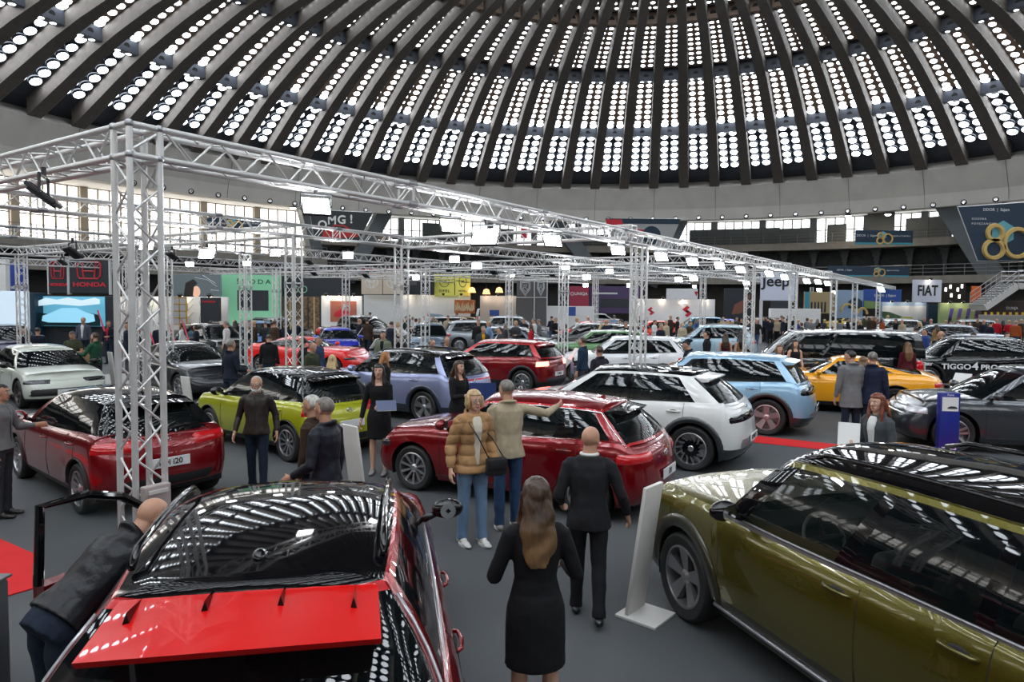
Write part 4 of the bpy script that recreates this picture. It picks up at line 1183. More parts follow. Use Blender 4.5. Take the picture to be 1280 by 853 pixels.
# galleries
phR0, phR1 = phL-PI*1.1, phL
revolve('trim_300', [(52, 9.0), (52, 9.85), (60.3, 9.85), (60.3, 9.2), (52.5, 9.2)], M_CONC, phL-3.6, phL, 90)
revolve('trim_301', [(50.6, 6.6), (50.6, 7.5), (60.3, 7.6), (60.3, 6.8)], M_CONC, phL, phL+2.3, 60)
revolve('trim_302', [(50.0, 4.85), (50.0, 5.65), (60.3, 5.65), (60.3, 5.1), (50.5, 5.1)], M_CONC, 0, 2*PI, 168)
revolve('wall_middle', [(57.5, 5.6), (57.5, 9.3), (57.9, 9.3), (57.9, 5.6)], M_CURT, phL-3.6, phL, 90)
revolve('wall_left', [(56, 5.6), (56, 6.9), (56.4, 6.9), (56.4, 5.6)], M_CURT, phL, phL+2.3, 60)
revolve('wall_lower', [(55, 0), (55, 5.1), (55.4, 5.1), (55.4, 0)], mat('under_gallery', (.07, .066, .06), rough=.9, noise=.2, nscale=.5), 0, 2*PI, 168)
def railing(name, R, z, ph0, ph1, n, h=1.05):
    mb = MB()
    for zz in (h, h*.66, h*.33): mb.tube([pol(R, lerp(ph0, ph1, k/n), z+zz) for k in range(n+1)], .03, M_STEEL, 4)
    for k in range(n+1): mb.box(pol(R, lerp(ph0, ph1, k/n), z+h/2), (.06, .06, h), M_STEEL)
    o = mb.build(name); o['kind'] = 'structure'
railing('trim_310', 52.2, 9.85, phL-2.6, phL, 70)
railing('trim_311', 50.8, 7.5, phL, phL+1.6, 50)
railing('trim_312', 50.2, 5.65, phL-2.6, phL+1.6, 110, 1.15)
# concrete brackets in the dark storey
mb = MB()
for i in range(36):
    a = phL-.06-i*.062
    for k in range(7):
        q = k/6; mb.box(pol(57.2-.0, a, 5.7+3.5*q), (.3+.9*q**3, .3+1.6*q**4, .6), M_STRUT, Matrix.Rotation(a+PI/2, 3, 'Z'))
o = mb.build('trim_313'); o['kind'] = 'structure'
# grey office cabins on the upper gallery (right) and parapet sheets
M_CAB = mat('cabin_grey', (.13, .14, .14), rough=.7, noise=.08, nscale=1)
def ringbox(name, px0, px1, z0, z1, R, m, th=.15, kind='structure', label=None, cat=None, group=None, y=290):
    a, b = ringpt(px0, y, R), ringpt(px1, y, R); a.z = b.z = 0
    d = (b-a); w = d.length; T = Matrix.Rotation(math.atan2(d.y, d.x), 3, 'Z')
    mb = MB(); mb.box(((a.x+b.x)/2, (a.y+b.y)/2, (z0+z1)/2), (w, th, z1-z0), m, T)
    if w > 4:
        for k in range(1, int(w/2.4)+1): mb.box(((a+(b-a)*(k/(int(w/2.4)+1))).x, (a+(b-a)*(k/(int(w/2.4)+1))).y, (z0+z1)/2), (.06, th+.04, z1-z0), M_WALL, T)
    o = mb.build(name)
    if kind: o['kind'] = kind
    return o
ringbox('trim_320', 862, 975, 9.85, 12.0, 54, M_CAB); ringbox('trim_321', 975, 1013, 9.85, 11.9, 54.5, M_CAB); ringbox('trim_322', 1034, 1058, 9.85, 12.1, 54, M_CAB)
ringbox('trim_323', 1084, 1118, 9.85, 13.6, 55, M_CAB); ringbox('trim_324', 1132, 1190, 9.85, 12.3, 54, M_CAB)
ringbox('trim_325', 528, 572, 9.85, 12.6, 55, M_CAB); ringbox('trim_326', 610, 642, 9.85, 12.2, 55, M_CAB); ringbox('trim_327', 700, 760, 9.85, 11.6, 55, M_CAB)
# V-shaped struts under the ring beam
def strut(name, ax, ay, bx, by, R, w):
    R = 51.7
    a = ringpt(ax, ay, R); b = ringpt(bx, by, R-.0)
    mid = (a+b)/2; d = a-b
    q = d.to_track_quat('Z', 'X').to_matrix()
    out = Vector((mid.x-CX, mid.y-CY, 0)).normalized()
    zx = d.normalized(); yx = out-out.dot(zx)*zx; yx.normalize(); xx = yx.cross(zx)
    Rm = Matrix((xx, yx, zx)).transposed()
    mb = MB(); mb.box(mid, (w, 1.4, d.length+1.2), M_STRUT, Rm, bev=.05); o = mb.build(name); o['kind'] = 'structure'
strut('trim_330', 379, 256, 402, 345, 50.8, 1.35); strut('trim_331', 482, 262, 436, 345, 50.8, 1.7)
strut('trim_332', 690, 270, 752, 352, 50.8, 1.8); strut('trim_333', 853, 270, 815, 352, 50.8, 1.8)
strut('trim_334', 1181, 252, 1250, 358, 50.8, 1.9); strut('trim_335', 1420, 240, 1330, 358, 50.8, 1.9)
# lamps set into the ring beam: one fitting every 3.2 degrees
M_SPOTLIT = mat('spot_lit', (1, .85, .6), emit=(1, .85, .65), es=30)
def beam_light(a, lit):
    r = empty('ceiling_light', pol(49.98, a, 13.12), a+PI)
    m = MB(); m.lathe([(.001, -.12), (.27, -.12), (.31, 0), (.27, .10), (.23, .10), (.20, .02), (.001, .02)], M_DARK, 14, Matrix.Rotation(PI/2, 4, 'Y')); m.build('housing', r, True, 40)
    m = MB(); m.disc((.05, 0, 0), .17, (1, 0, 0), M_SPOTLIT if lit else M_CHR, 14); m.build('lens', r)
    return tag(r, None, 'ceiling light', 'round lights along the concrete ring beam')
bl = None; px_prev = []
for px in range(94, 1290, 1):
    pass
a_start = phi(ringpt(1245, 247, 50)); a_end = phi(ringpt(95, 225, 50)); nbl = int((a_end-a_start)/.056)
for k in range(nbl):
    a = a_start+.056*k
    if bl is None: bl = beam_light(a, False); o = bl
    else: o = copy_tree(bl); o.location = pol(49.98, a, 13.12); o.rotation_euler = (0, 0, a+PI); o['category'] = 'ceiling light'; o['group'] = bl['group']
    o['label'] = 'small round black light set in a row along the concrete ring beam'
# warm lit lamps hanging under the ring beam
hl = None
for px, py in [(190, 258), (366, 260), (437, 264), (458, 265), (505, 268), (810, 278), (1060, 270), (1110, 268), (1255, 256)]:
    p = ringpt(px, py, 51); 
    if hl is None:
        hl = empty('hanging_lamp', p); m = MB()
        m.lathe([(.05, .35), (.12, .3), (.45, -.05), (.42, -.05), (.1, .22), (.001, .22)], M_SILV, 16); m.build('lamp_shade', hl, True, 40)
        m = MB(); m.ellipsoid((0, 0, -.02), (.30, .30, .14), M_SPOTLIT); m.build('bulb', hl, True)
        m = MB(); m.tube([(0, 0, .3), (0, 0, 1.0)], .02, M_DARK, 5); m.build('stem', hl); o = hl
    else: o = copy_tree(hl); o.location = p
    o['category'] = 'lamp'; o['group'] = 'warm lamps under the ring beam'; o['label'] = 'warm glowing bell lamp hanging just under the concrete ring beam'
# ---------------------------------------------------------------- world
w = bpy.data.worlds.new('daylight'); SC.world = w; w.use_nodes = True
w.node_tree.nodes['Background'].inputs[0].default_value = (.75, .85, 1, 1); w.node_tree.nodes['Background'].inputs[1].default_value = .6
SC.view_settings.view_transform = 'Standard'; SC.view_settings.look = 'None'; SC.view_settings.gamma = 1; SC.view_settings.use_curve_mapping = False
SC.view_settings.exposure = 1.35
SC.cycles.max_bounces = 6; SC.cycles.diffuse_bounces = 3; SC.cycles.glossy_bounces = 3; SC.cycles.transparent_max_bounces = 8; SC.cycles.transmission_bounces = 2
SC.cycles.use_denoising = True; SC.cycles.sample_clamp_indirect = 6; SC.cycles.caustics_reflective = False; SC.cycles.use_light_tree = True
# ---------------------------------------------------------------- lattice trusses
M_TRUSS = mat('truss_aluminium', (.74, .73, .72), rough=.38, metal=.4, noise=.06, nscale=5)
PO = Vector((-3.004, 5.4246, 0)); ANG = .9808; TA = Vector((math.cos(ANG), math.sin(ANG), 0)); TB = Vector((-TA.y, TA.x, 0)); TS = .239; ZT = 4.102
def tu(t, u, z=0): return PO+TA*t+TB*u+Vector((0, 0, z))
def truss(name, a, ax, length, s1, s2, near=0, step=.5):
    "chords start at a along ax; s1,s2 the two side vectors"
    r = .026; n = 10 if near else 5; nb = 6 if near else 4
    root = empty(name, a); z = Vector((0, 0, 0)); ax = ax.normalized()
    ch = [z, s1, s1+s2, s2]
    for c in ch:
        m = MB(); m.tube([c, c+ax*length], r, M_TRUSS, n); m.build('chord', root, True, 50)
    m = MB(); ns = max(2, int(round(length/step))); h = length/ns
    for fi in range(4):
        p, q = ch[fi], ch[(fi+1) % 4]
        for k in range(ns):
            o_ = .5*h if fi % 2 else 0
            x0, x1, x2 = k*h+.02+0, (k+.5)*h, (k+1)*h-.02
            a0, a1 = (p, q)
            m.tube([a0+ax*x0, a1+ax*x1], .0095, M_TRUSS, nb, cap=False); m.tube([a1+ax*x1, a0+ax*x2], .0095, M_TRUSS, nb, cap=False)
        for e in (0, length): m.tube([p+ax*e, q+ax*e], .014, M_TRUSS, nb, cap=False)
    m.build('lattice', root, True)
    # couplers where sections join
    if length > 4:
        m = MB(); k = 3.0
        while k < length-1:
            for c in ch: m.tube([c+ax*(k-.07), c+ax*(k+.07)], r*1.45, M_SILV, n)
            for fi in range(4): m.tube([ch[fi]+ax*(k+.03), ch[(fi+1) % 4]+ax*(k+.03)], .015, M_TRUSS, nb, cap=False)
            k += 3.0
        m.build('coupler', root, True, 50)
    return root
ZV = Vector((0, 0, 1))
def beamA(u, t0, t1, z, label, near=0):
    return tag(truss('truss_beam', tu(t0, u, z-TS), TA, t1-t0, TB*TS, ZV*TS, near), label, 'truss', 'horizontal lighting trusses')
def beamB(t, u0, u1, z, label, near=0):
    return tag(truss('truss_beam', tu(t, u0, z-TS), TB, u1-u0, TA*TS, ZV*TS, near), label, 'truss', 'horizontal lighting trusses')
def column(t, u, z, label, near=0):
    r = tag(truss('truss_column', tu(t, u, .03), ZV, z-TS-.03, TA*TS, TB*TS, near), label, 'truss', 'upright truss columns')
    m = MB(); c = TA*TS/2+TB*TS/2
    m.box(c+Vector((0, 0, -.015)), (.5, .5, .03), M_SILV, Matrix.Rotation(ANG, 3, 'Z')); m.build('base_plate', r)
    if near:
        m = MB()
        for a in (0, 1):
            for b in (0, 1):
                for h in (z-TS, z): m.ellipsoid(TA*TS*a+TB*TS*b+Vector((0, 0, h-.03)), (.036, .036, .036), M_SILV, 10, 8)
                m.tube([TA*TS*a+TB*TS*b+Vector((0, 0, z-TS-.03)), TA*TS*a+TB*TS*b+Vector((0, 0, z-.03))], .026, M_TRUSS, 10)
        for h in (z-TS-.03, z-.03):
            for p, q in ((TA*0, TA*TS), (TA*TS, TA*TS+TB*TS), (TA*TS+TB*TS, TB*TS), (TB*TS, TA*0)): m.tube([p+ZV*h, q+ZV*h], .026, M_TRUSS, 10)
        m.tube([ZV*(z-TS), TA*TS+ZV*(z-.06)], .012, M_TRUSS, 6)
        m.build('corner_block', r, True, 50)
    return r
def t_of(px, u):
    k = (px-640)/857*(1.0); p = tu(0, u)
    return (k*p.y-p.x)/(TA.x-k*TA.y)
def u_of(px, t):
    k = (px-640)/857; p = tu(t, 0)
    return (k*p.y-p.x)/(TB.x-k*TB.y)
t1 = t_of(804, 0)-.1; U2 = u_of(502, t1); t2 = t_of(940, 0); t3 = t_of(994, 0); t4 = t_of(1044, 0); t5 = t_of(1070, 0)
Z2 = 4.32
beamA(0, TS+.02, t5+24, ZT, 'long silver lattice truss running from the front corner column away to the right', 1)
beamB(0, TS+.02, 8, ZT, 'silver lattice truss leaving the front corner column towards the left edge', 1)
column(0, 0, ZT, 'tall silver truss column in the left foreground holding the corner', 1)
for k, (tt, lb) in enumerate([(t1, 'silver truss column behind the white crossover\'s roof'), (t2, 'silver truss column left of the white lettered board with the round-cornered word'), (t3, 'silver truss column rising at the front of the black van'),
              (t4, 'slim truss column above the rear half of the black van'), (t5, 'thin distant truss column right of the blue arch posters'), (t5+12, 'last and thinnest truss column at the far end of the long truss')]):
    column(tt, 0, ZT, lb, 0)
beamA(U2, -16, t1+42, Z2, 'second silver lattice truss, running parallel behind the front one')
beamB(t1, TS, U2-.02, Z2-.05, 'silver cross truss joining the second truss to the white crossover column')
column(t1, U2, Z2-.02, 'silver truss column in the middle of the photo behind the grey haired pair')
tc = t_of(366, U2); column(tc, U2, Z2, 'silver truss column in front of the blue car bonnet')
U3 = U2+6.5; U4 = U3+7
beamA(U3, -14, t1+40, 4.35, 'third silver lattice truss from the front, over the red and blue cars')
beamA(U4, -10, t1+36, 4.3, 'fourth silver lattice truss from the front, before the brand boards')
beamA(U4+8, 0, t1+30, 4.3, 'rearmost silver lattice truss in front of the brand boards')
beamB(t2, TS, U4+8, 4.2, 'silver cross truss spanning behind the middle columns, level with the lit lamps')
beamB(t3, TS, U4+8, 4.2, 'second silver cross truss, just behind the middle one')
beamB(t4, TS, U4, 4.25, 'farthest silver cross truss near the white lettered board')
beamB(tc, U2+TS, U4, 4.3, 'silver cross truss above the blue car')
beamB(-9, U2+TS, U4, 4.3, 'silver cross truss at the left over the pale crossover')
for t, u, lb in [(t1, U3, 'truss column behind the red compact crossover'), (t1, U4, 'distant truss column by the yellow boards'), (t2, U2, 'silver truss column beside the green car'), (t2, U3, 'silver truss column by the shield emblem boards'),
                 (t3, U2, 'silver truss column before the purple stand'), (t3, U3, 'silver truss column left of the white stand wall'), (t4, U2, 'silver truss column right of the white stand wall'), (t4, U3, 'thin truss column at the white stand wall'),
                 (tc, U3, 'silver truss column left of the green stand'), (tc, U4, 'distant truss column in front of the forest print'), (t_of(205, U3), U3, 'slim truss column just right of the foreground column'), (t_of(345, U4), U4, 'slim truss column right of the green stand'),
                 (t_of(432, U4), U4, 'distant truss column beside the beige boards'), (t_of(1015, U2), U2, 'thin truss column right of the white lettered board')]:
    column(t, u, 4.3, lb)
# ---------------------------------------------------------------- floodlights
M_FLOOD = mat('flood_light_on', (1, 1, 1), emit=(.96, .98, 1), es=30)
M_BOX = mat('flood_housing', (.02, .022, .026), rough=.4)
def flood(loc, rz, tilt, s=1.0, lit=True, near=False):
    r = empty('floodlight', loc, rz); R = Matrix.Rotation(tilt, 3, 'X')
    m = MB(); m.box(R @ Vector((0, 0, 0)), (.46*s, .05*s, .34*s), M_BOX, R, bev=.01)
    for k in range(7): m.box(R @ Vector((-.15*s+.05*s*k, .035*s, 0)), (.008, .04*s, .26*s), M_BOX, R)
    m.build('housing', r)
    m = MB(); m.box(R @ Vector((0, -.028*s, 0)), (.41*s, .008, .29*s), M_FLOOD if lit else M_HEAD, R); m.build('lamp_panel', r)
    m = MB(); m.tube([(-.24*s, 0, 0), (-.24*s, 0, .2*s), (.24*s, 0, .2*s), (.24*s, 0, 0)], .012, M_BOX, 6); m.tube([(0, 0, .2*s), (0, 0, .30*s)], .02, M_BOX, 6); m.build('bracket', r)
    return r
def lineY(px, u, t=None):
    tt = t_of(px, u); return tu(tt, u).y
FL = [  # px, py, truss row, scale, lit, yaw, what it hangs by
 (395, 254, 0, 1.15, 1, .5, 'large lit floodlight nearest the camera, at the front truss'), (563, 279, 0, 1.1, 1, .5, 'lit floodlight under the front truss, second from the left'), (607, 297, 0, 1.5, 1, -.3, 'very bright floodlight below the middle of the front truss'),
 (690, 298, 0, 1.2, 1, .4, 'lit floodlight under the front truss before the central window bay'), (772, 312, 0, 1.5, 1, .3, 'lit floodlight just left of the crossover column'), (826, 321, 0, 1.6, 1, .3, 'lit floodlight just right of the crossover column'),
 (865, 328, 0, 1.6, 1, .3, 'lit floodlight, second right of the crossover column'), (899, 333, 0, 1.6, 1, .3, 'lit floodlight, third right of the crossover column'), (925, 338, 0, 1.6, 1, .3, 'lit floodlight left of the second long-truss column'),
 (961, 343, 0, 1.6, 1, .3, 'lit floodlight above the white lettered board'), (980, 347, 0, 1.6, 1, .3, 'lit floodlight above the right end of the white lettered board'), (1008, 352, 0, 1.7, 1, .3, 'small lit floodlight above the beige poster'),
 (1022, 353, 0, 1.7, 1, .3, 'small lit floodlight above the van bonnet'), (1034, 355, 0, 1.7, 1, .3, 'tiny lit floodlight above the blue poster'), (1101, 361, 0, 3, 1, .3, 'bright lamp at the very end of the long truss'),
 (259, 318, U2, 1.6, 1, 0, 'bright floodlight right of the foreground column'), (345, 317, U2, 1.2, 1, 0, 'lit floodlight left of the blue car column'), (435, 320, U2, 1.3, 1, .2, 'lit floodlight above the beige boards'),
 (568, 325, U2, 1.5, 1, 0, 'lit floodlight above the yellow boards'), (596, 333, U2, 1.6, 1, 0, 'lit floodlight right of the yellow boards'), (707, 321, U2, 1.5, 1, 0, 'bright floodlight left of the crossover column, second row'),
 (762, 340, U2, 1.6, 1, 0, 'lit floodlight of the second truss behind the crossover column'), (867, 340, U2, 2.2, 1, 0, 'bright floodlight above the white stand wall'), (733, 347, U2, 1.6, 1, 0, 'small lit floodlight above the purple stand'),
 (732, 357, U3, 1.6, 1, 0, 'small lit floodlight over the red insurance board'), (787, 357, U3, 2, 1, 0, 'lit floodlight left of the white stand wall'), (848, 350, U2, 2, 1, 0, 'lit floodlight at the left end of the white stand wall'),
 (868, 356, U3, 1.7, 1, 0, 'small lit floodlight over the red emblem'), (520, 344, U4, 2, 1, 0, 'lit floodlight in front of the dark board'), (933, 350, U2, 2.2, 1, 0, 'lit floodlight beside the second long-truss column, upper one'), (933, 357, U3, 2.4, 1, 0, 'lit floodlight beside the second long-truss column, lower one'),
 (1024, 363, U2, 2.6, 1, 0, 'lit floodlight over the beige poster'), (1041, 366, U2, 2.6, 1, 0, 'lit floodlight right of the beige poster'), (237, 331, U3, 1.2, 1, .6, 'lit floodlight in front of the dark portrait screen'), (308, 330, U3, 1.2, 1, .6, 'lit floodlight over the green stand'),
 (184, 308, U2, 1.3, 1, 0, 'lit floodlight seen between the foreground column tubes'), (640, 340, U3, 1.2, 1, 0, 'small lit floodlight before the shield emblem boards')]
def Yd(px, u): return lineY(px, u)
for px, py, u, s, lit, yaw, lb in FL:
    p = at_dist(px, py, lineY(px, u)+.12); p.z = min(p.z, 3.68 if u == 0 else 3.9); tag(flood(p, yaw, -.55, s*(.56 if Yd(px, u) < 12 else .42), True), lb, 'floodlight', 'lit floodlights on the trusses')
for px, py, u, s, yaw, lb in [(55, 244, None, 1.25, 2.0, 'black floodlight seen from behind under the left truss'), (91, 316, U2, 1.3, 2.4, 'dark floodlight back above the two red emblem boards'), (78, 328, U3, 1.0, 2.4, 'small dark floodlight back over the left red emblem board'),
                        (215, 320, U2, .9, 2.4, 'dark floodlight back just right of the foreground column'), (457, 345, U4, 1.5, 2.4, 'dark floodlight back before the beige boards'), (392, 342, U4, 1.4, 2.4, 'dark floodlight back above the dark glass stand'),
                        (386, 328, U3, 1.1, 2.4, 'dark floodlight back right of the blue car column'), (560, 337, U3, 1.2, 2.4, 'dark floodlight back at the top of the yellow boards'), (617, 341, U3, 1.3, 2.4, 'dark floodlight back left of the shield boards'), (658, 343, U3, 1.3, 2.4, 'dark floodlight back above the shield boards'),
                        (616, 344, U4, 1.2, 2.4, 'small dark floodlight back over the orange lamps'), (690, 344, U3, 1.2, 2.4, 'dark floodlight back right of the shield boards')]:
    if u is None: p = at_dist(px, py, 4.9+.9)
    else: p = at_dist(px, py, lineY(px, u)+.12)
    tag(flood(p, yaw, -.9, s*.62, False), lb, 'floodlight', 'switched off floodlights on the trusses')
# ---------------------------------------------------------------- stands, boards, posters
def panel(name, px0, px1, py0, py1, Y, m, th=.15, label=None, cat=None, parent=None, kind=None, group=None, to_floor=False, yaw=None):
    "upright board; its left and right edge and its height come from the survey, at distance Y"
    a = at_dist(px0, (py0+py1)/2, Y); b = at_dist(px1, (py0+py1)/2, Y); xm = (px0+px1)/2
    zt = at_dist(xm, py0, Y).z; zb = 0.0 if to_floor else at_dist(xm, py1, Y).z
    w = b.x-a.x; o = empty(name, ((a.x+b.x)/2, Y, zb))
    mb = MB(); mb.box((0, 0, (zt-zb)/2), (w, th, zt-zb), m, bev=min(.02, th/4)); p = mb.build('board', o)
    if label: tag(o, label, cat or 'board', group, kind)
    o['w'] = w; o['h'] = zt-zb; o['th'] = th
    return o
FR_ = Matrix.Rotation(PI/2, 3, 'X')
def onp(o, name, s, size, m, x=0, z=None, sx=1, bold=0, space=1): return text(name, s, size, m, o, (x, -o['th']/2-.012, o['h']/2 if z is None else z), FR_, .006, sx=sx, bold=bold, space=space)
def flat(o, name, pts, m, d=.02, dz=0):
    "flat cut-out on the face of board o; pts in metres from its bottom centre"
    mb = MB(); T = Matrix.Translation((0, -o['th']/2-d, 0)) @ Matrix.Rotation(PI/2, 4, 'X')
    mb.prism([(x, z) for x, z in pts], -.006, .006, m, T); return mb.build(name, o)
def strokes(o, name, lines, r, m, d=.012):
    mb = MB()
    for ln in lines: mb.tube([(x, -o['th']/2-d, z) for x, z in ln], r, m, 5)
    return mb.build(name, o)
def ell(cx, cz, a, b, n=24, t0=0, t1=2*PI): return [(cx+a*math.cos(lerp(t0, t1, k/n)), cz+b*math.sin(lerp(t0, t1, k/n))) for k in range(n+1)]
B_DK = mat('board_charcoal', (.022, .026, .034), rough=.6); B_NAVY = mat('board_navy', (.010, .035, .065), rough=.5); B_RED = mat('sign_red', (.62, .02, .04), rough=.5); B_WH = mat('board_white', (.85, .84, .83), rough=.5, noise=.03)
B_GRN = mat('board_mint', (.30, .74, .44), rough=.5); B_BEI = mat('board_beige', (.72, .60, .48), rough=.6); B_YEL = mat('board_yellow', (.88, .86, .16), rough=.5); B_GREY = mat('board_warm_grey', (.10, .10, .10), rough=.6)
B_PUR = mat('board_purple', (.06, .03, .11), rough=.5); B_CRM = mat('board_crimson', (.30, .015, .05), rough=.5); B_BLU = mat('board_blue', (.03, .09, .36), rough=.5); B_JEEP = mat('board_pale_lilac', (.62, .65, .78), rough=.5)
B_OL = mat('board_olive', (.28, .36, .17), rough=.5); B_SKY = mat('print_sky', (.30, .42, .58), rough=.5); B_TEAL = mat('print_teal', (.05, .30, .38), rough=.5); B_GOLD = mat('print_gold', (.70, .48, .16), rough=.45); B_ORG = mat('board_orange', (.85, .16, .02), rough=.5)
B_SCR = mat('screen_pale', (.3, .36, .42), rough=.3, emit=(.55, .68, .80), es=.36); B_SCB = mat('screen_blue', (.02, .1, .2), rough=.3, emit=(.04, .24, .42), es=.8); B_CYAN = mat('screen_cyan', (.1, .3, .4), rough=.3, emit=(.10, .32, .45), es=.35)
B_TXT = mat('sign_black', (.012, .012, .014), rough=.5); B_LT = mat('print_light', (.6, .62, .64), rough=.5); B_BRN = mat('print_forest', (.16, .10, .05), rough=.6, noise=.8, nscale=6); B_GRS = mat('print_grass', (.05, .11, .05), rough=.6, noise=.4, nscale=3)
M_FRAME = mat('white_frame', (.6, .6, .62), rough=.4)
def spots(o, n, m=None):
    "row of small spots over a board"
    w, h = o['w'], o['h']
    for k in range(n):
        x = -w/2+w*(k+.5)/n; mb = MB(); mb.tube([(x, 0, h), (x, -.45, h+.12)], .02, M_DARK, 5); mb.lathe([(.001, 0), (.10, 0), (.13, .14), (.001, .14)], M_DARK, 10, Matrix.Translation((x, -.5, h+.02)) @ Matrix.Rotation(.5, 4, 'X')); mb.disc((x, -.5, h+.015), .10, (0, .3, -1), M_SPOTLIT, 10); mb.build('spot', o)
# left stand: navy block with screens, two emblem boards above
o = panel('exhibition_stand', -40, 52, 366, 470, 31, B_NAVY, .8, 'navy blue exhibition stand block with a pale screen at the left edge', 'stand', to_floor=True)
m = MB(); m.box((.0, -.44, 2.1), (2.9, .04, 1.7), B_SCR); m.build('screen', o); flat(o, 'screen_picture', [(-1.4, 1.28)]+[(-1.4+.2*k, 1.5+.28*math.sin(k*.45)) for k in range(11)]+[(.7, 1.28)], mat('dark_blue_shape', (.01, .03, .12), rough=.3), .47)
o = panel('exhibition_stand', 54.5, 141, 370, 470, 31.5, B_DK, .6, 'dark exhibition stand wall with a blue car picture screen', 'stand', to_floor=True)
m = MB(); m.box((.0, -.33, 2.05), (2.9, .04, 1.35), B_CYAN); m.build('screen', o)
flat(o, 'screen_cloud', [(-1.4, 2.5), (-1.0, 2.66), (-.5, 2.58), (0, 2.68), (.6, 2.56), (1.2, 2.68), (1.42, 2.6), (1.42, 2.4), (.5, 2.3), (-.6, 2.38), (-1.4, 2.28)], mat('screen_white', (.5, .5, .5), emit=(.5, .7, .8), es=.35), .355)
flat(o, 'screen_ground', [(-1.42, 1.4), (1.42, 1.4), (1.42, 1.9), (.6, 2.05), (-.6, 1.9), (-1.42, 2.0)], mat('screen_dark', (.01, .04, .05), rough=.3), .36)
flat(o, 'screen_car', [(-1.2, 1.62), (-1.15, 1.85), (-.8, 1.98), (-.3, 2.2), (.35, 2.22), (.8, 2.02), (1.15, 1.92), (1.2, 1.62), (.9, 1.55), (-.9, 1.55)], mat('screen_car_blue', (.2, .45, .6), emit=(.25, .55, .72), es=.35), .37)
for px0, px1, lb in ((62, 85, 'narrow'), (88, 137, 'wide')):
    o = panel('brand_sign', px0, px1, 325, 367, 31.8, B_DK, .12, lb+' charcoal board with a red H emblem above the left stand', 'sign')
    w, h = o['w'], o['h']; e = .6 if lb == 'wide' else .42; k = w*.30 if lb == 'wide' else w*.36
    m = MB()
    for x in (-w/2-.03, w/2+.03): m.box((x, 0, h/2), (.06, .16, h+.1), M_FRAME)
    m.box((0, 0, h+.03), (w+.1, .16, .06), M_FRAME); m.build('frame', o)
    strokes(o, 'emblem', [[(cx, cz) for cx, cz in [(-k, h*.86), (-k*.85, h*.93), (k*.85, h*.93), (k, h*.86), (k*.94, h*.52), (k*.75, h*.44), (-k*.75, h*.44), (-k*.94, h*.52), (-k, h*.86)]],
        [(-k*.60, h*.90), (-k*.45, h*.48)], [(k*.60, h*.90), (k*.45, h*.48)], [(-k*.48, h*.66), (k*.48, h*.66)]], .035 if lb == 'wide' else .025, B_RED)
    onp(o, 'sign_lettering', 'HONDA', .28 if lb == 'wide' else .17, B_RED, 0, h*.26, 1.45, .008)
o = panel('display_cabinet', 0, 10, 322, 366, 33, B_WH, .3, 'tall white cabinet at the far left above the navy stand', 'cabinet')
o = panel('poster', 11, 35, 329, 364, 34, mat('poster_blue', (.02, .06, .35), rough=.4), .1, 'small deep blue poster left of the emblem boards', 'poster'); flat(o, 'poster_scribble', [(-.3, .1), (.3, .1), (.35, .25), (-.1, .3), (-.35, .2)], B_LT, .02)
# partition walls between
o = panel('partition_wall', 141, 286, 371, 460, 36, B_WH, .15, 'white partition wall with a faint plant print behind the foreground column', 'wall', to_floor=True)
strokes(o, 'plant_print', [[(x+.05*math.sin(z*6+x), z) for z in [1.2+.12*q for q in range(12)]] for x in (-1.2, -.9, .9, 1.6, 1.9)]+[[(x, z), (x+.35, z+.35)] for x in (-1.2, .9, 1.6) for z in (1.6, 2.0, 2.3)], .012, mat('pale_green', (.3, .4, .3), rough=.6)); spots(o, 4)
o = panel('grid_partition', 216, 233, 372, 406, 35.4, mat('frosted_pane', (.5, .5, .52), rough=.4), .04, 'gold framed grid partition with white panes', 'partition')
w, h = o['w'], o['h']; m = MB()
for x in (-w/2, 0, w/2): m.box((x, 0, h/2-.3), (.05, .07, h+.6), mat('gold_frame', (.62, .36, .06), rough=.4, metal=.3))
for k in range(5): m.box((0, 0, h*k/4), (w, .07, .05), mat('gold_frame'))
m.build('frame', o)
o = panel('brand_column', 253, 275, 372, 465, 35, B_DK, .4, 'dark upright column board with a red foot, left of the group of women', 'sign', to_floor=True); onp(o, 'sign_lettering', 'HONDA', .14, B_RED, 0, o['h']-.22, 1.3, .004)
m = MB(); m.box((0, -.21, .85), (o['w'], .02, .55), B_RED); m.build('red_foot', o)
for pts in ((165, 330, 0), ): pass
o = panel('video_wall', 215, 276, 343, 371, 44, mat('screen_portrait', (.03, .035, .04), rough=.3, emit=(.03, .04, .045), es=1), .3, 'wide dark video wall showing a woman\'s face beside a car', 'screen')
w, h = o['w'], o['h']
flat(o, 'face', ell(w*.02, h*.22, .26, .36), mat('screen_skin', (.45, .28, .2), emit=(.35, .2, .14), es=.7), .02); flat(o, 'face_hair', [(-.75, 0), (-.6, h*.6), (-.1, h*.78), (.15, h*.6), (-.08, h*.42), (-.16, 0)], mat('screen_hair', (.02, .015, .012)), .035)
strokes(o, 'car_outline', [[(0, h*.85), (.8, h*.75), (1.4, h*.45)], [(.5, h*.95), (1.3, h*.6)], [(1.0, h*.3), (1.5, h*.28)]], .02, B_LT, .03)
o = panel('exhibition_stand', 276, 351, 343, 425, 46, B_GRN, .5, 'mint green exhibition stand with dark screen and spaced lettering', 'stand', to_floor=True)
h = o['h']; m = MB(); m.box((.25, -.27, h-1.75), (2.05, .04, 1.35), B_DK); m.build('screen', o); onp(o, 'sign_lettering', 'ŠKODA', .42, mat('dark_green', (.01, .08, .05)), .3, h-.52, 1.25, .004, 1.5)
m = MB(); m.box((0, -1.6, .18), (4.2, 2.8, .36), B_WH); m.build('platform', o)
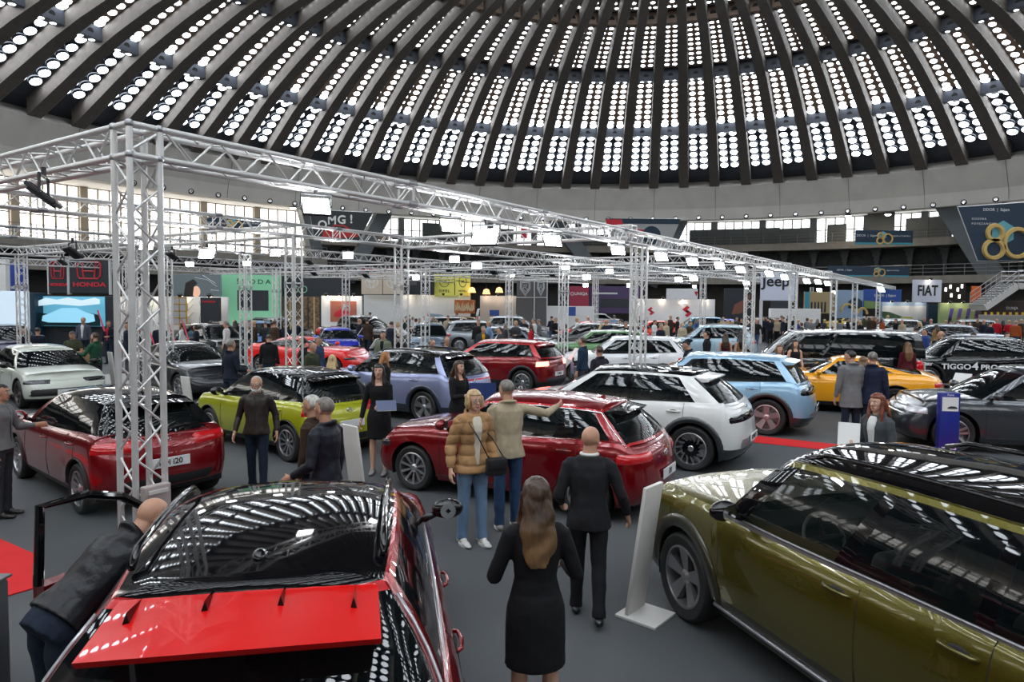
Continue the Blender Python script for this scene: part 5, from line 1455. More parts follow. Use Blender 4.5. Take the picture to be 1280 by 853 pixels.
o = panel('exhibition_stand', 352, 432, 345, 372, 47, B_DK, .4, 'dark glass fronted stand with a thin green sign', 'stand'); strokes(o, 'green_sign', [ell(-1.15, .55, .2, .22), ell(-.6, .55, .2, .22)], .03, B_GRN)
o = panel('forest_print', 354, 401, 371, 425, 46, B_BRN, .2, 'brown forest photograph panel left of the white lit wall', 'poster', to_floor=True)
for k in range(7): flat(o, 'tree_trunk', [(-1.2+.4*k, 0), (-1.1+.4*k, 0), (-1.12+.4*k, o['h']), (-1.18+.4*k, o['h'])], mat('print_gold_light', (.6, .45, .25)) if k % 2 else B_DK, .02)
o = panel('partition_wall', 402, 453, 370, 425, 46, B_WH, .2, 'white lit wall holding a poster of a red car', 'wall', to_floor=True); spots(o, 3)
h = o['h']; flat(o, 'poster', [(-.75, h-1.75), (1.0, h-1.75), (1.0, h-.35), (-.75, h-.35)], mat('poster_salmon', (.45, .14, .09)), .02); flat(o, 'poster_car', [(-.5, h-1.4), (-.45, h-1.15), (-.1, h-.9), (.35, h-.88), (.6, h-1.1), (.75, h-1.4)], B_RED, .04); strokes(o, 'poster_hoop', [ell(.35, h-.95, .22, .3, 16, 0, PI)], .05, B_LT, .04)
# beige boards with the triple oval
for px0, px1, lb in ((452, 478, 'left'), (479, 505, 'right')):
    o = panel('brand_sign', px0, px1, 341, 368, 52, B_BEI, .15, lb+' one of two beige boards with a white triple oval emblem', 'sign'); w, h = o['w'], o['h']
    strokes(o, 'emblem', [ell(0, h*.55, w*.30, h*.27), ell(0, h*.55, w*.11, h*.26), ell(0, h*.66, w*.21, h*.10)], .045, mat('sign_white', (.85, .85, .83), rough=.4))
    m = MB(); m.box((0, 0, h+.22), (w, .2, .25), B_CRM); m.build('header', o)
o = panel('partition_wall', 455, 500, 369, 425, 53, B_WH, .2, 'plain white stand wall under the beige boards', 'wall', to_floor=True)
o = panel('dark_banner', 500, 542, 344, 368, 53, B_DK, .15, 'dark banner between the beige and the yellow boards', 'banner'); flat(o, 'screen_patch', [(-.9, .7), (0, .7), (0, 1.1), (-.9, 1.1)], B_GREY, .02)
o = panel('partition_wall', 500, 588, 369, 420, 54, B_WH, .2, 'white lit wall under the yellow boards with a glass pane print', 'wall', to_floor=True); spots(o, 4); flat(o, 'pale_print', [(-1.0, .8), (1.0, .8), (.6, 1.5), (-.4, 1.6)], B_SKY, .02)
for px0, px1, lb in ((543, 568, 'left'), (569, 588, 'right')):
    o = panel('brand_sign', px0, px1, 343, 370, 53.5, B_YEL, .15, lb+' one of two yellow boards with a lightning ring emblem', 'sign'); w, h = o['w'], o['h']
    strokes(o, 'emblem', [ell(0, h*.66, w*.24, h*.25), [(-w*.44, h*.70), (w*.10, h*.69), (-w*.10, h*.63), (w*.44, h*.62)]], .022, B_TXT)
    onp(o, 'sign_lettering', 'OPEL', .27 if lb == 'left' else .20, B_TXT, 0, h*.22, 1.1, .006, 1.35)
o = panel('wooden_sign', 568, 594, 375, 392, 52, mat('graffiti_orange', (.45, .13, .03), rough=.6, noise=.5, nscale=9), .15, 'painted orange and white scribble lettering on the lit wall', 'sign'); strokes(o, 'scribble', [[(-.7+.13*k, .2), (-.66+.13*k, .75+.1*math.sin(k*2.1)), (-.60+.13*k, .25+.1*math.sin(k*1.3))] for k in range(11)], .035, mat('lettering_cream', (.75, .6, .4)), .02)
o = panel('exhibition_stand', 600, 645, 370, 413, 58, mat('board_cream', (.56, .48, .42), rough=.6), .2, 'cream lit stand wall with a small blue screen', 'stand', to_floor=True); spots(o, 3); flat(o, 'blue_screen', [(-.7, o['h']-1.7), (.1, o['h']-1.7), (.1, o['h']-1.2), (-.7, o['h']-1.2)], B_BLU, .02)
for px, y in ((590, 364), (608, 366), (624, 364)):
    p = at_dist(px, y, 53); r = empty('pendant_lamp', p); m = MB(); m.lathe([(.03, .3), (.2, .22), (.30, -.12), (.27, -.12), (.15, .16), (.001, .16)], mat('amber_shade', (.6, .25, .08), emit=(1, .45, .15), es=1.2), 14); m.tube([(0, 0, .3), (0, 0, 1.2)], .02, M_DARK, 5); m.build('lamp_shade', r, True); tag(r, 'amber pendant lamp hanging over the cream lit stand', 'lamp', 'amber pendant lamps over the cream stand')
for px0, px1, lb in ((646, 667, 'left'), (669, 683, 'right')):
    o = panel('brand_sign', px0, px1, 351, 371, 54, B_GREY, .15, lb+' one of two dark grey boards with a shield emblem', 'sign'); w, h = o['w'], o['h']
    s_ = [(-.34, .95), (.34, .95), (.36, .5), (0, .04), (-.36, .5), (-.34, .95)]
    strokes(o, 'emblem', [[(x*w*.82, z*h) for x, z in s_], [(x*w*.62, z*h*.80+h*.11) for x, z in s_], [(-.12*w, .7*h), (.1*w, .75*h), (.0, .55*h), (.14*w, .5*h), (0, .3*h), (-.14*w, .5*h), (-.05*w, .62*h)]], .028, B_LT)
    m = MB(); m.box((0, 0, -.06), (w+.2, .2, .07), M_FRAME); m.box((w/2+.06, 0, h/2-1.2), (.08, .2, h+2.6), M_FRAME); m.box((0, .05, -1.3), (w, .1, 2.4), B_GREY); m.build('frame', o)
o = panel('brand_sign', 712, 736, 358, 383, 60, B_CRM, .15, 'crimson board with a white round logo and lettering', 'sign'); strokes(o, 'logo_ring', [ell(-.62, o['h']*.62, .13, .13)], .03, B_LT); onp(o, 'sign_lettering', 'UNIQA', .34, B_LT, .15, o['h']*.62, 1.05, .008)
o = panel('exhibition_stand', 737, 800, 358, 392, 61, B_PUR, .3, 'dark purple stand wall right of the crimson board', 'stand'); flat(o, 'dark_window', [(-1.3, .5), (1.2, .5), (1.2, 1.3), (-1.3, 1.3)], B_DK, .02); flat(o, 'stand_stripe', [(-2, 1.7), (.2, 1.7), (.2, 1.85), (-2, 1.85)], B_LT, .02)
o = panel('reception_counter', 684, 742, 383, 420, 58, B_WH, .8, 'white counter with a blue panel in front of the crimson board', 'counter', to_floor=True); flat(o, 'blue_panel', [(-.2, o['h']-.8), (.4, o['h']-.8), (.4, o['h']-.05), (-.2, o['h']-.05)], B_BLU, .02)
o = panel('exhibition_stand', 787, 893, 374, 411, 56, B_WH, .25, 'long white stand wall with a red angular emblem', 'stand', to_floor=True); spots(o, 4); h = o['h']
for x0 in (1.2, -1.75):
    s_ = .55 if x0 > 0 else .4
    for sg in (1, -1): flat(o, 'emblem', [(x0+sg*x*s_, h-1.0+sg*z*s_) for x, z in [(0, .85), (-.75, .28), (.05, -.28), (.35, -.05), (-.1, .25), (.35, .55)]], B_RED, .02)
o = panel('white_banner', 833, 872, 361, 374, 54, B_WH, .1, 'white banner with a red arrow above the white stand wall', 'banner'); flat(o, 'arrow', [(.95, .6), (1.25, .6), (1.1, .2)], B_RED, .02)
o = panel('dark_poster', 905, 942, 361, 398, 56, B_DK, .2, 'dark poster with an orange figure behind the thin column', 'poster'); flat(o, 'figure', [(-.6, .3), (.2, .4), (.8, 1.3), (.9, 2.0), (.3, 1.5), (-.4, 1.1)], mat('print_umber', (.22, .08, .05)), .02)
o = panel('brand_sign', 951, 993, 340, 376, 45, B_JEEP, .2, 'pale lilac board with black lower case lettering on white posts', 'sign'); onp(o, 'sign_lettering', 'Jeep', 1.0, B_TXT, -.15, o['h']*.66, 1.05, .022)
m = MB(); 
for x in (-o['w']/2+.05, o['w']/2-.25): m.box((x, 0, -1.4), (.16, .16, 2.9), M_FRAME)
m.build('post', o)
o = panel('white_counter', 962, 1024, 386, 410, 50, B_WH, .5, 'low white wall behind the crowd under the lilac board', 'wall', to_floor=True)
o = panel('dark_screen', 963, 990, 376, 387, 51, B_DK, .1, 'dark screen band under the lilac board', 'screen')
o = panel('poster', 1005, 1042, 365, 392, 57, mat('poster_ochre', (.42, .32, .16), rough=.5), .2, 'ochre poster of standing people right of the lilac board', 'poster')
for k in range(6): flat(o, 'printed_figure', [(-1+.28*k, .1), (-.85+.28*k, .1), (-.86+.28*k, .95), (-.98+.28*k, .95)], B_DK, .02)
flat(o, 'poster_edge', [(-o['w']/2, 0), (-o['w']/2+.4, 0), (-o['w']/2+.4, o['h']), (-o['w']/2, o['h'])], B_TEAL, .03)
o = panel('poster', 1044, 1078, 363, 398, 58, B_SKY, .2, 'sky blue poster with a dark roof shape and gold arches', 'poster'); h = o['h']; flat(o, 'roof_shape', [(-.1, h*.35), (-.1, h*.6), (.5, h*.8), (1.1, h*.6), (1.1, h*.35)], B_NAVY, .02); strokes(o, 'gold_arch', [ell(-.15, h*.25, .55, .6, 14, 0, PI), ell(1.1, h*.15, .4, .5, 14, 0, PI)], .10, B_GOLD, .05)
o = panel('poster', 1079, 1126, 362, 386, 60, B_BLU, .2, 'deep blue fair poster with white logo lettering', 'poster'); onp(o, 'sign_lettering', 'DDOR  | Sajam', .3, B_LT, .2, o['h']*.68, 1, .006); flat(o, 'green_hill', [(-1.6, 0), (-.3, 0), (-.3, .6), (-1.6, .7)], mat('print_hill', (.25, .35, .12)), .02)
o = panel('poster', 1101, 1157, 378, 410, 56, B_SKY, .2, 'landscape poster with an olive yellow car under three spotlights', 'poster', to_floor=True); spots(o, 3); h = o['h']
flat(o, 'green_hill', [(-1.8, .5), (1.8, .5), (1.8, h-1.5), (.2, h-1.3), (-1.2, h-.8), (-1.8, h-.75)], B_GRS, .02); flat(o, 'poster_sky', [(-1.8, h-.75), (-1.2, h-.8), (.2, h-1.3), (1.8, h-1.45), (1.8, h-.3), (-1.8, h-.3)], B_LT, .022); onp(o, 'poster_lettering', 'GRANDE PANDA', .20, B_YEL, .2, h-.55, 1.2, .003)
flat(o, 'printed_car', [(-.9, h-1.72), (-.85, h-1.48), (-.45, h-1.4), (-.15, h-1.18), (.6, h-1.18), (.85, h-1.4), (.9, h-1.72)], mat('print_olive_car', (.38, .38, .10)), .035)
o = panel('brand_sign', 1141, 1176, 350, 378, 55, B_JEEP, .2, 'pale board with tall black four letter sign', 'sign'); onp(o, 'sign_lettering', 'FIAT', 1.15, B_TXT, 0, o['h']*.5, .72, .035); spots(o, 1)
o = panel('dark_door_panel', 1159, 1172, 381, 412, 55.5, B_NAVY, .2, 'dark blue door panel between the two posters', 'panel', to_floor=True)
o = panel('poster', 1173, 1223, 379, 410, 54.5, B_OL, .2, 'green poster with slanted purple bars and posing people', 'poster', to_floor=True); spots(o, 3); h = o['h']
for k in range(4): x = -1.0+.68*k; flat(o, 'slanted_bar', [(x, h-1.9), (x+.28, h-1.9), (x+.55, h-.42), (x+.27, h-.42)], mat('print_violet', (.10, .07, .30)), .02)
for k in range(4): x = -.95+.66*k; flat(o, 'printed_figure', [(x, h-1.95), (x+.3, h-1.95), (x+.34, h-1.3), (x+.2, h-1.0), (x+.08, h-1.3)], mat('print_skin', (.28, .16, .10)) if k % 2 else B_DK, .035)
onp(o, 'poster_lettering', 'FIAT', .26, B_LT, 1.2, h-.55, 1, .006)
o = panel('shop_window', 1176, 1206, 354, 378, 60, mat('shop_dark', (.03, .025, .02), rough=.3), .2, 'dark shop front with glowing white pictures beside the four letter sign', 'shop window')
for x, z in ((-.7, 1.1), (-.3, 1.35), (.35, 1.1), (.7, 1.4), (-.2, .6), (.5, .5)): flat(o, 'lit_picture', [(x-.09, z-.16), (x+.09, z-.16), (x+.09, z+.16), (x-.09, z+.16)], mat('lit_white', (.8, .8, .8), emit=(1, .95, .85), es=1.5), .03)
o = panel('orange_sign', 1214, 1226, 358, 380, 60, B_ORG, .15, 'orange upright sign beside the staircase', 'sign')
# staircase at the right
r = empty('staircase', at_dist(1255, 385, 52)); r.location.z = 0; tag(r, 'white staircase climbing to the gallery at the right edge', 'stairs')
a = at_dist(1222, 385, 52); b = at_dist(1262, 358, 52); c_ = at_dist(1300, 358, 52); lo_ = r.location
m = MB(); pa, pb, pc = a-lo_, b-lo_, c_-lo_
for p, q in ((pa, pb), (pb, pc)):
    d = q-p; m.box((p+q)/2, (d.length, 1.8, .45), mat('stair_white', (.62, .6, .58), rough=.5), Matrix.Rotation(-math.atan2(d.z, d.x), 3, 'Y'))
m.build('stringer', r)
m = MB()
for dz in (.45, .8, 1.15):
    for y in (-.9, .9): m.tube([pa+Vector((0, y, dz)), pb+Vector((0, y, dz)), pc+Vector((0, y, dz))], .03, M_SILV, 5)
for k in range(7):
    for y in (-.9, .9): p = pa.lerp(pb, k/6); m.tube([p+Vector((0, y, .2)), p+Vector((0, y, 1.15))], .025, M_SILV, 5)
m.build('handrail', r)
m = MB()
for k in range(14): p = pa.lerp(pb, k/13); m.box(p+Vector((0, 0, .24)), (.28, 1.6, .05), M_GPLAST)
m.build('steps', r)
o = panel('bar_stand', 1224, 1300, 376, 398, 54, mat('bar_dark', (.05, .035, .03), rough=.5), .5, 'dark bar stand under the staircase with a red lamp shade', 'stand'); onp(o, 'sign_lettering', 'DUNJA', .3, B_LT, 0, o['h']-.6, 1, .003); strokes(o, 'red_shade', [ell(1.9, .6, .2, .3)], .12, B_RED, .1)
o = panel('bar_counter', 1226, 1300, 394, 412, 50, mat('counter_grey', (.30, .29, .27), rough=.5), .6, 'pale counter with yellow bottles and lamps below the staircase', 'counter', to_floor=True)
m = MB(); 
for k in range(9): m.box((-1.9+.45*k, -.1, o['h']+.10), (.12, .12, .2), mat('bottle_yellow', (.7, .4, .05), rough=.3))
m.build('bottles', o); 
# banners on the galleries
def eighty(o, cx, cz, s):
    strokes(o, 'gold_figures', [ell(cx-.32*s, cz+.22*s, .20*s, .20*s), ell(cx-.34*s, cz-.22*s, .26*s, .24*s), ell(cx+.30*s, cz-.05*s, .36*s, .38*s)], .07*s, B_GOLD, .03)
    flat(o, 'hexagon', [(cx-.1*s+.34*s*math.cos(PI/6+PI/3*k), cz+.22*s+.34*s*math.sin(PI/6+PI/3*k)) for k in range(6)], mat('print_cyan', (.14, .42, .50)), .014)
B_FAIR = mat('banner_petrol', (.018, .04, .075), rough=.6)
for px0, px1, py0, py1, Y, lb in ((259, 326, 272, 291, 66, 'petrol blue banner with gold figures on the left window gallery'), (1069, 1141, 288, 306, 70, 'petrol blue banner with gold figures on the upper right gallery'), (1035, 1136, 333, 346, 66, 'long petrol blue banner with gold figures on the lower right gallery'),
        (745, 846, 331, 340, 74, 'low blue and white banner on the far lower gallery')):
    o = panel('fair_banner', px0, px1, py0, py1, Y, B_FAIR, .08, lb, 'banner'); w, h = o['w'], o['h']
    if Y == 74: flat(o, 'red_stripe', [(-w/2, h*.6), (-w/4, h*.6), (-w/4, h), (-w/2, h)], B_RED, .01); continue
    eighty(o, 0 if px0 != 1035 else w*.13, h*.45, h*.85); onp(o, 'banner_lettering', 'DDOR  |  Sajam', h*.22, B_LT, -w*.30, h*.62, 1, .003)
    onp(o, 'banner_small_print', 'SAJAM AUTOMOBILA', h*.13, B_LT, w*.30, h*.6, 1, .001); flat(o, 'teal_foot', [(-w/2, 0), (w/2, 0), (w/2, h*.14), (-w/2, h*.14)], B_TEAL, .006)
# big banners inside the V struts
def vbanner(pts, Y, m, label):
    P_ = [at_dist(x, y, Y) for x, y in pts]; cx = sum(p.x for p in P_)/4; zb = min(p.z for p in P_)
    o = empty('hanging_banner', (cx, Y, zb)); mb = MB(); mb.prism([(p.x-cx, p.z-zb) for p in P_], -.05, .05, m, Matrix.Rotation(PI/2, 4, 'X')); mb.build('cloth', o); o['w'] = abs(P_[1].x-P_[0].x); o['h'] = max(p.z for p in P_)-zb; o['th'] = .1
    mb = MB(); q = [(p.x-cx, 0, p.z-zb) for p in P_]; mb.tube(q+[q[0]], .06, M_FRAME, 5); mb.build('frame', o); return tag(o, label, 'banner')
o = vbanner([(387, 262), (466, 266), (448, 303), (393, 300)], 68, mat('banner_dark', (.03, .035, .04), rough=.6), 'dark trapezoid banner with white letters and a red car between leaning struts'); w, h = o['w'], o['h']
for k, (ch, z) in enumerate(zip('OMG!', (.52, .66, .68, .70))): onp(o, 'banner_lettering', ch, 1.15, B_WH, -1.6+.95*k, h*z, 1, .03)
flat(o, 'printed_car', [(-1.6, h*.18), (-1.5, h*.34), (-.9, h*.42), (-.4, h*.54), (.6, h*.52), (1.3, h*.38), (1.9, h*.32), (1.9, h*.16), (-1.2, h*.10)], mat('print_car_red', (.5, .02, .02)), .03)
flat(o, 'printed_window', [(-.75, h*.40), (-.35, h*.50), (.5, h*.48), (.9, h*.38)], B_DK, .045)
o = vbanner([(757, 274), (851, 274), (836, 309), (768, 309)], 82, mat('banner_white', (.42, .42, .42), rough=.6), 'red blue and white banner behind the long truss'); w, h = o['w'], o['h']
flat(o, 'top_stripe', [(-w*.48, h*.82), (w*.48, h*.82), (w*.5, h), (-w*.5, h)], B_NAVY, .02); flat(o, 'red_corner', [(-w*.48, h*.72), (-w*.25, h*.72), (-w*.28, h*.97), (-w*.49, h*.97)], B_RED, .03); flat(o, 'red_mark', [(-w*.2, h*.4), (.1, h*.4), (.4, h*.62), (-w*.25, h*.62)], B_RED, .03); flat(o, 'blue_ring', ell(w*.12, h*.42, 1.1, 1.1), B_NAVY, .04)
o = vbanner([(1197, 259), (1330, 250), (1300, 326), (1222, 326)], 62, B_FAIR, 'huge petrol blue banner with golden figures at the upper right edge'); w, h = o['w'], o['h']
eighty(o, -.15*w+1.1, h*.32, 3.3); onp(o, 'banner_lettering', 'DDOR  |  Sajam', .36, B_LT, -w*.14, h*.83, 1, .008); onp(o, 'banner_lettering', 'GODINA', .26, B_LT, -w*.30, h*.68, 1, .003, 1.4); onp(o, 'banner_lettering', 'POVEZANOSTI', .26, B_LT, -w*.25, h*.60, 1, .003, 1.4)
# clutter seen on the upper left gallery
for px, py, m_, lb in ((632, 371, B_WH, None),): pass
o = panel('red_board', 651, 659, 285, 298, 75, B_RED, .2, 'small red board on the far upper gallery', 'board')
o = panel('storage_crate', 474, 485, 293, 300, 70, mat('crate_brown', (.22, .12, .07)), .8, 'brown crate on the upper gallery right of the dark banner', 'crate')
o = panel('storage_crate', 490, 498, 293, 299, 70, B_DK, .8, 'dark crate on the upper gallery next to the brown one', 'crate')
# ---------------------------------------------------------------- the cars on the floor
def car(o, px, py, wh, deg, label, cat='car', z=0):
    place_car(o, px, py, wh, deg, z); return tag(o, label, cat)
c_santa = car(santa(), 850, 775, 'FL', 108.5, 'olive gold off-roader with black glass roof filling the right foreground')
c_tuc = tucson(); tag(c_tuc, 'deep red crossover with black glass roof, open driver door, in the left foreground', 'car')
hd = math.radians(100.5); c_tuc.location = (-1.36, 4.35, 0); c_tuc.rotation_euler = (0, 0, hd)
car(i30(), 515, 614, 'FL', 151, 'candy red hatchback with chrome window line, beside the elderly couple')
car(ioniq(), 862, 590, 'RL', 150, 'pearl white crossover with black roof and dark arches, right of the red hatchback')
car(explorer(), 957, 545, 'RL', 152, 'pale blue crossover with black rear panel, between the white and yellow cars')
car(mustang(), 1119, 522, 'RL', 157, 'warm yellow fastback coupe with black stripe at the tail')
GR = paint('magnetic_grey', '#3a3d42', .5, .3)
c = suv(GR, L=4.61, W=1.88, H=1.6, wb=2.71, zs=[(-2.25, .98), (-1.8, 1.06), (-.8, 1.03), (.4, .99), (1.1, .98), (1.8, .92), (2.25, .76)], xwt=.25, xc=1.15, yt=.66, rim=0, clad=.0, lamps=[('f', 'headlight', .42, 1.08, .70, .82, M_LAMPLED), ('r', 'tail_light', .5, 1.05, .84, .97, M_TAIL)], rails=None,
        bands=[('f', 'grille', .6, .36, .66, M_PLAST), ('f', 'chrome_strip', .62, .64, .67, M_CHR)])
car(c, 1192, 567, 'FL', 166, 'dark grey crossover at the right edge behind the blue price totem')
c = suv(M_PIANO, L=4.33, W=1.83, H=1.66, wb=2.61, rails=M_SILV, rim=1, clad=.34, bands=[('f', 'grille', .6, .4, .7, M_CHR), ('r', 'bumper_trim', .6, .36, .5, M_GPLAST)])
car(c, 1160, 487, 'FL', 170, 'black display car with white and red lettering on its side')
# lettering on its doors
Rt = Matrix.Rotation(PI, 3, 'Z') @ Matrix.Rotation(PI/2, 3, 'X')
M_LET = mat('white_decal', (.75, .75, .75), rough=.4)
for s_, x, z_, sz in [('TIGGO', .52, .74, .235), ('4', -.02, .76, .34), ('PRO', -.42, .74, .22), ('CHERY', 1.4, .80, .10)]:
    t = text('side_lettering', s_, sz, M_LET, c, (x, .925, z_), Rt, .004, bold=.006, sx=1.15)
m = MB(); m.add([(.25, .925, .42), (-1.3, .925, .38), (-1.3, .925, .60), (-.6, .93, .60)], [(0, 1, 2, 3)], REDB); m.build('red_stripe', c)
YG = paint('lime_yellow', '#a9ad12', .25, .3)
car(hatch(YG, L=4.06, W=1.765, H=1.49, wb=2.58, roof=M_PIANO, pano=M_PIANO, fpaint=M_PIANO, apaint=M_PIANO, dpaint=M_PIANO, rim=1, spm=M_PIANO, splen=.26, plate='', mirror=M_PIANO,
    lamps=[('r', 'tail_light', .38, 1.02, .80, .95, M_TAIL), ('f', 'headlight', .45, .98, .62, .72, M_HEAD)], badge='H', badgez=.85, bpillar=.42, cpillar=.72), 357, 578, 'RL', 141, 'lime yellow small hatchback with black roof, behind the man in the leather jacket')
car(hatch(DRED, L=4.06, W=1.765, H=1.46, wb=2.58, roof=M_PIANO, pano=M_PIANO, fpaint=M_PIANO, rim=1, spm=M_PIANO, splen=.28, plate='novi i20', platez=.62, wintrim=M_CHR, dpaint=M_PIANO, badge='H', badgez=.9,
    lamps=[('r', 'tail_light', .36, 1.02, .80, .93, M_TAIL), ('f', 'headlight', .45, .98, .62, .72, M_HEAD)], rimm=M_ALLOY), 96, 643, 'RL', 139.5, 'deep red small hatchback with black roof behind the foreground truss column')
WG = paint('chalk_white', '#c3c8bd', .0, .3)
car(hatch(WG, L=4.4, W=1.82, H=1.45, wb=2.69, wr=.345, rim=4, rimm=mat('bronze_alloy', (.12, .10, .09), .35, .8), xwt=.32, xc=1.1, mirror=M_PIANO, fplate='', fplatez=.42, zs=[(-2.1, .92), (-1.7, 1.0), (-.7, .97), (.4, .93), (1.0, .92), (1.7, .86), (2.15, .68)],
    lamps=[('f', 'headlight', .38, 1.0, .62, .72, M_HEAD)], bands=[('f', 'grille', .80, .27, .55, M_PLAST)]), 22, 511, 'FR', -42, 'chalk white hatchback facing the camera at the left edge')
PU = paint('plum_grey', '#4a4560', .5, .3)
car(suv(PU, L=4.5, H=1.62, rails=M_PIANO, clad=.36, roof=M_PIANO, far=False), -20, 462, 'FR', -45, 'plum grey off-roader behind the chalk white hatchback')
DG = paint('graphite', '#25282d', .5, .3)
car(coupe(DG, L=4.8, H=1.46, rim=0, bands=[('f', 'grille', .7, .28, .46, M_PLAST)]), 222, 500, 'FR', -40, 'graphite four-door with sloping windscreen just right of the foreground column')
car(coupe(REDB, L=4.5, H=1.34, xc=.9, xwt=.1, wr=.33, rim=1, bpillar=.6, cpillar=.8, clad=0, fplate='208', fplatez=.42), 326, 467, 'RR', -14, 'bright red low car beyond the lime yellow hatchback, surrounded by visitors')
BLU = paint('electric_blue', '#2430b8', .3, .3)
car(hatch(BLU, L=4.05, H=1.44), 398, 452, 'FR', -72, 'electric blue small car facing the camera behind the truss column')
BK = paint('deep_black', '#0c0d10', .3, .25)
car(bigvan(BK, L=5.3, H=1.85, W=1.95, zs=[(-2.6, 1.15), (-1.2, 1.14), (.5, 1.12), (1.5, 1.1), (2.3, 1.05), (2.6, .98)], xc=1.1, xwt=.4, xrt=-.9, xrb=-1.2), 472, 440, 'FR', -25, 'black double cab pick-up left of the middle truss column', 'pick-up truck')
car(suv(BK, far=True), 312, 433, 'RR', -30, 'black off-roader with its tailgate towards the green stand')
SL = paint('silver_blue', '#8b93b8', .45, .3)
car(suv(SL, L=4.36, W=1.825, H=1.58, roof=M_PIANO, pano=M_PIANO, fpaint=M_PIANO, apaint=M_PIANO, dpaint=SL, rails=M_PIANO, rough_clad=paint('grey_clad', '#2b3040', .3, .4), clad=.36, rim=3, rimm=M_ALLOY, plate=None, badge='H', badgez=.92, cpillar=.70, spm=M_PIANO,
    lamps=[('f', 'headlight', .5, 1.0, .6, .7, M_HEAD)], bands=[('r', 'tail_light', .84, .92, .97, M_TAIL), ('f', 'grille', .55, .34, .52, M_PLAST), ('r', 'tail_panel', .8, .62, .86, M_GPLAST)]), 528, 530, 'RL', 146, 'silver blue crossover with black roof behind the two hostesses')
car(suv(DRED, L=4.2, W=1.8, H=1.55, wb=2.59, rails=None, fpaint=RED, roof=RED, apaint=RED, dpaint=RED, clad=.34, rim=1, plate='PUMA', platez=.6, spm=RED, splen=.22, mirror=RED,
    lamps=[('r', 'tail_light', .46, 1.02, .84, .98, M_TAILLIT), ('f', 'headlight', .5, 1.0, .7, .85, M_HEAD)]), 652, 494, 'RL', 149, 'candy red small crossover with its ring tail lamp glowing')
WH2 = paint('frozen_white', '#d2d4d6', 0, .3)
car(suv(WH2, L=4.6, W=1.88, H=1.6, wb=2.71, rails=None, clad=.0, rim=0, spm=WH2, plate=''), 722, 481, 'FL', 166, 'white crossover with two men at its bonnet, behind the pearl white one')
GN = paint('moss_green', '#4a7a40', .4, .3)
car(suv(GN, L=4.3, H=1.56, rails=None, clad=.3), 708, 461, 'FL', 168, 'moss green crossover behind the white crossover')
LB = paint('ice_blue', '#9db8c8', .2, .3)
car(suv(LB, L=4.35, H=1.66, rails=M_SILV, far=False), 924, 453, 'RL', 163, 'ice blue off-roader left of the black van')
c = car(bigvan(BK, L=5.1, H=1.95), 968, 497, 'FL', 171, 'big black passenger van across the middle right of the hall', 'van')
car(suv(BK, L=4.6, H=1.65, bands=[('r', 'light_bar', .85, .9, .97, M_TAIL)]), 1130, 470, 'RL', 150, 'black off-roader with red tail light bar beyond the van')
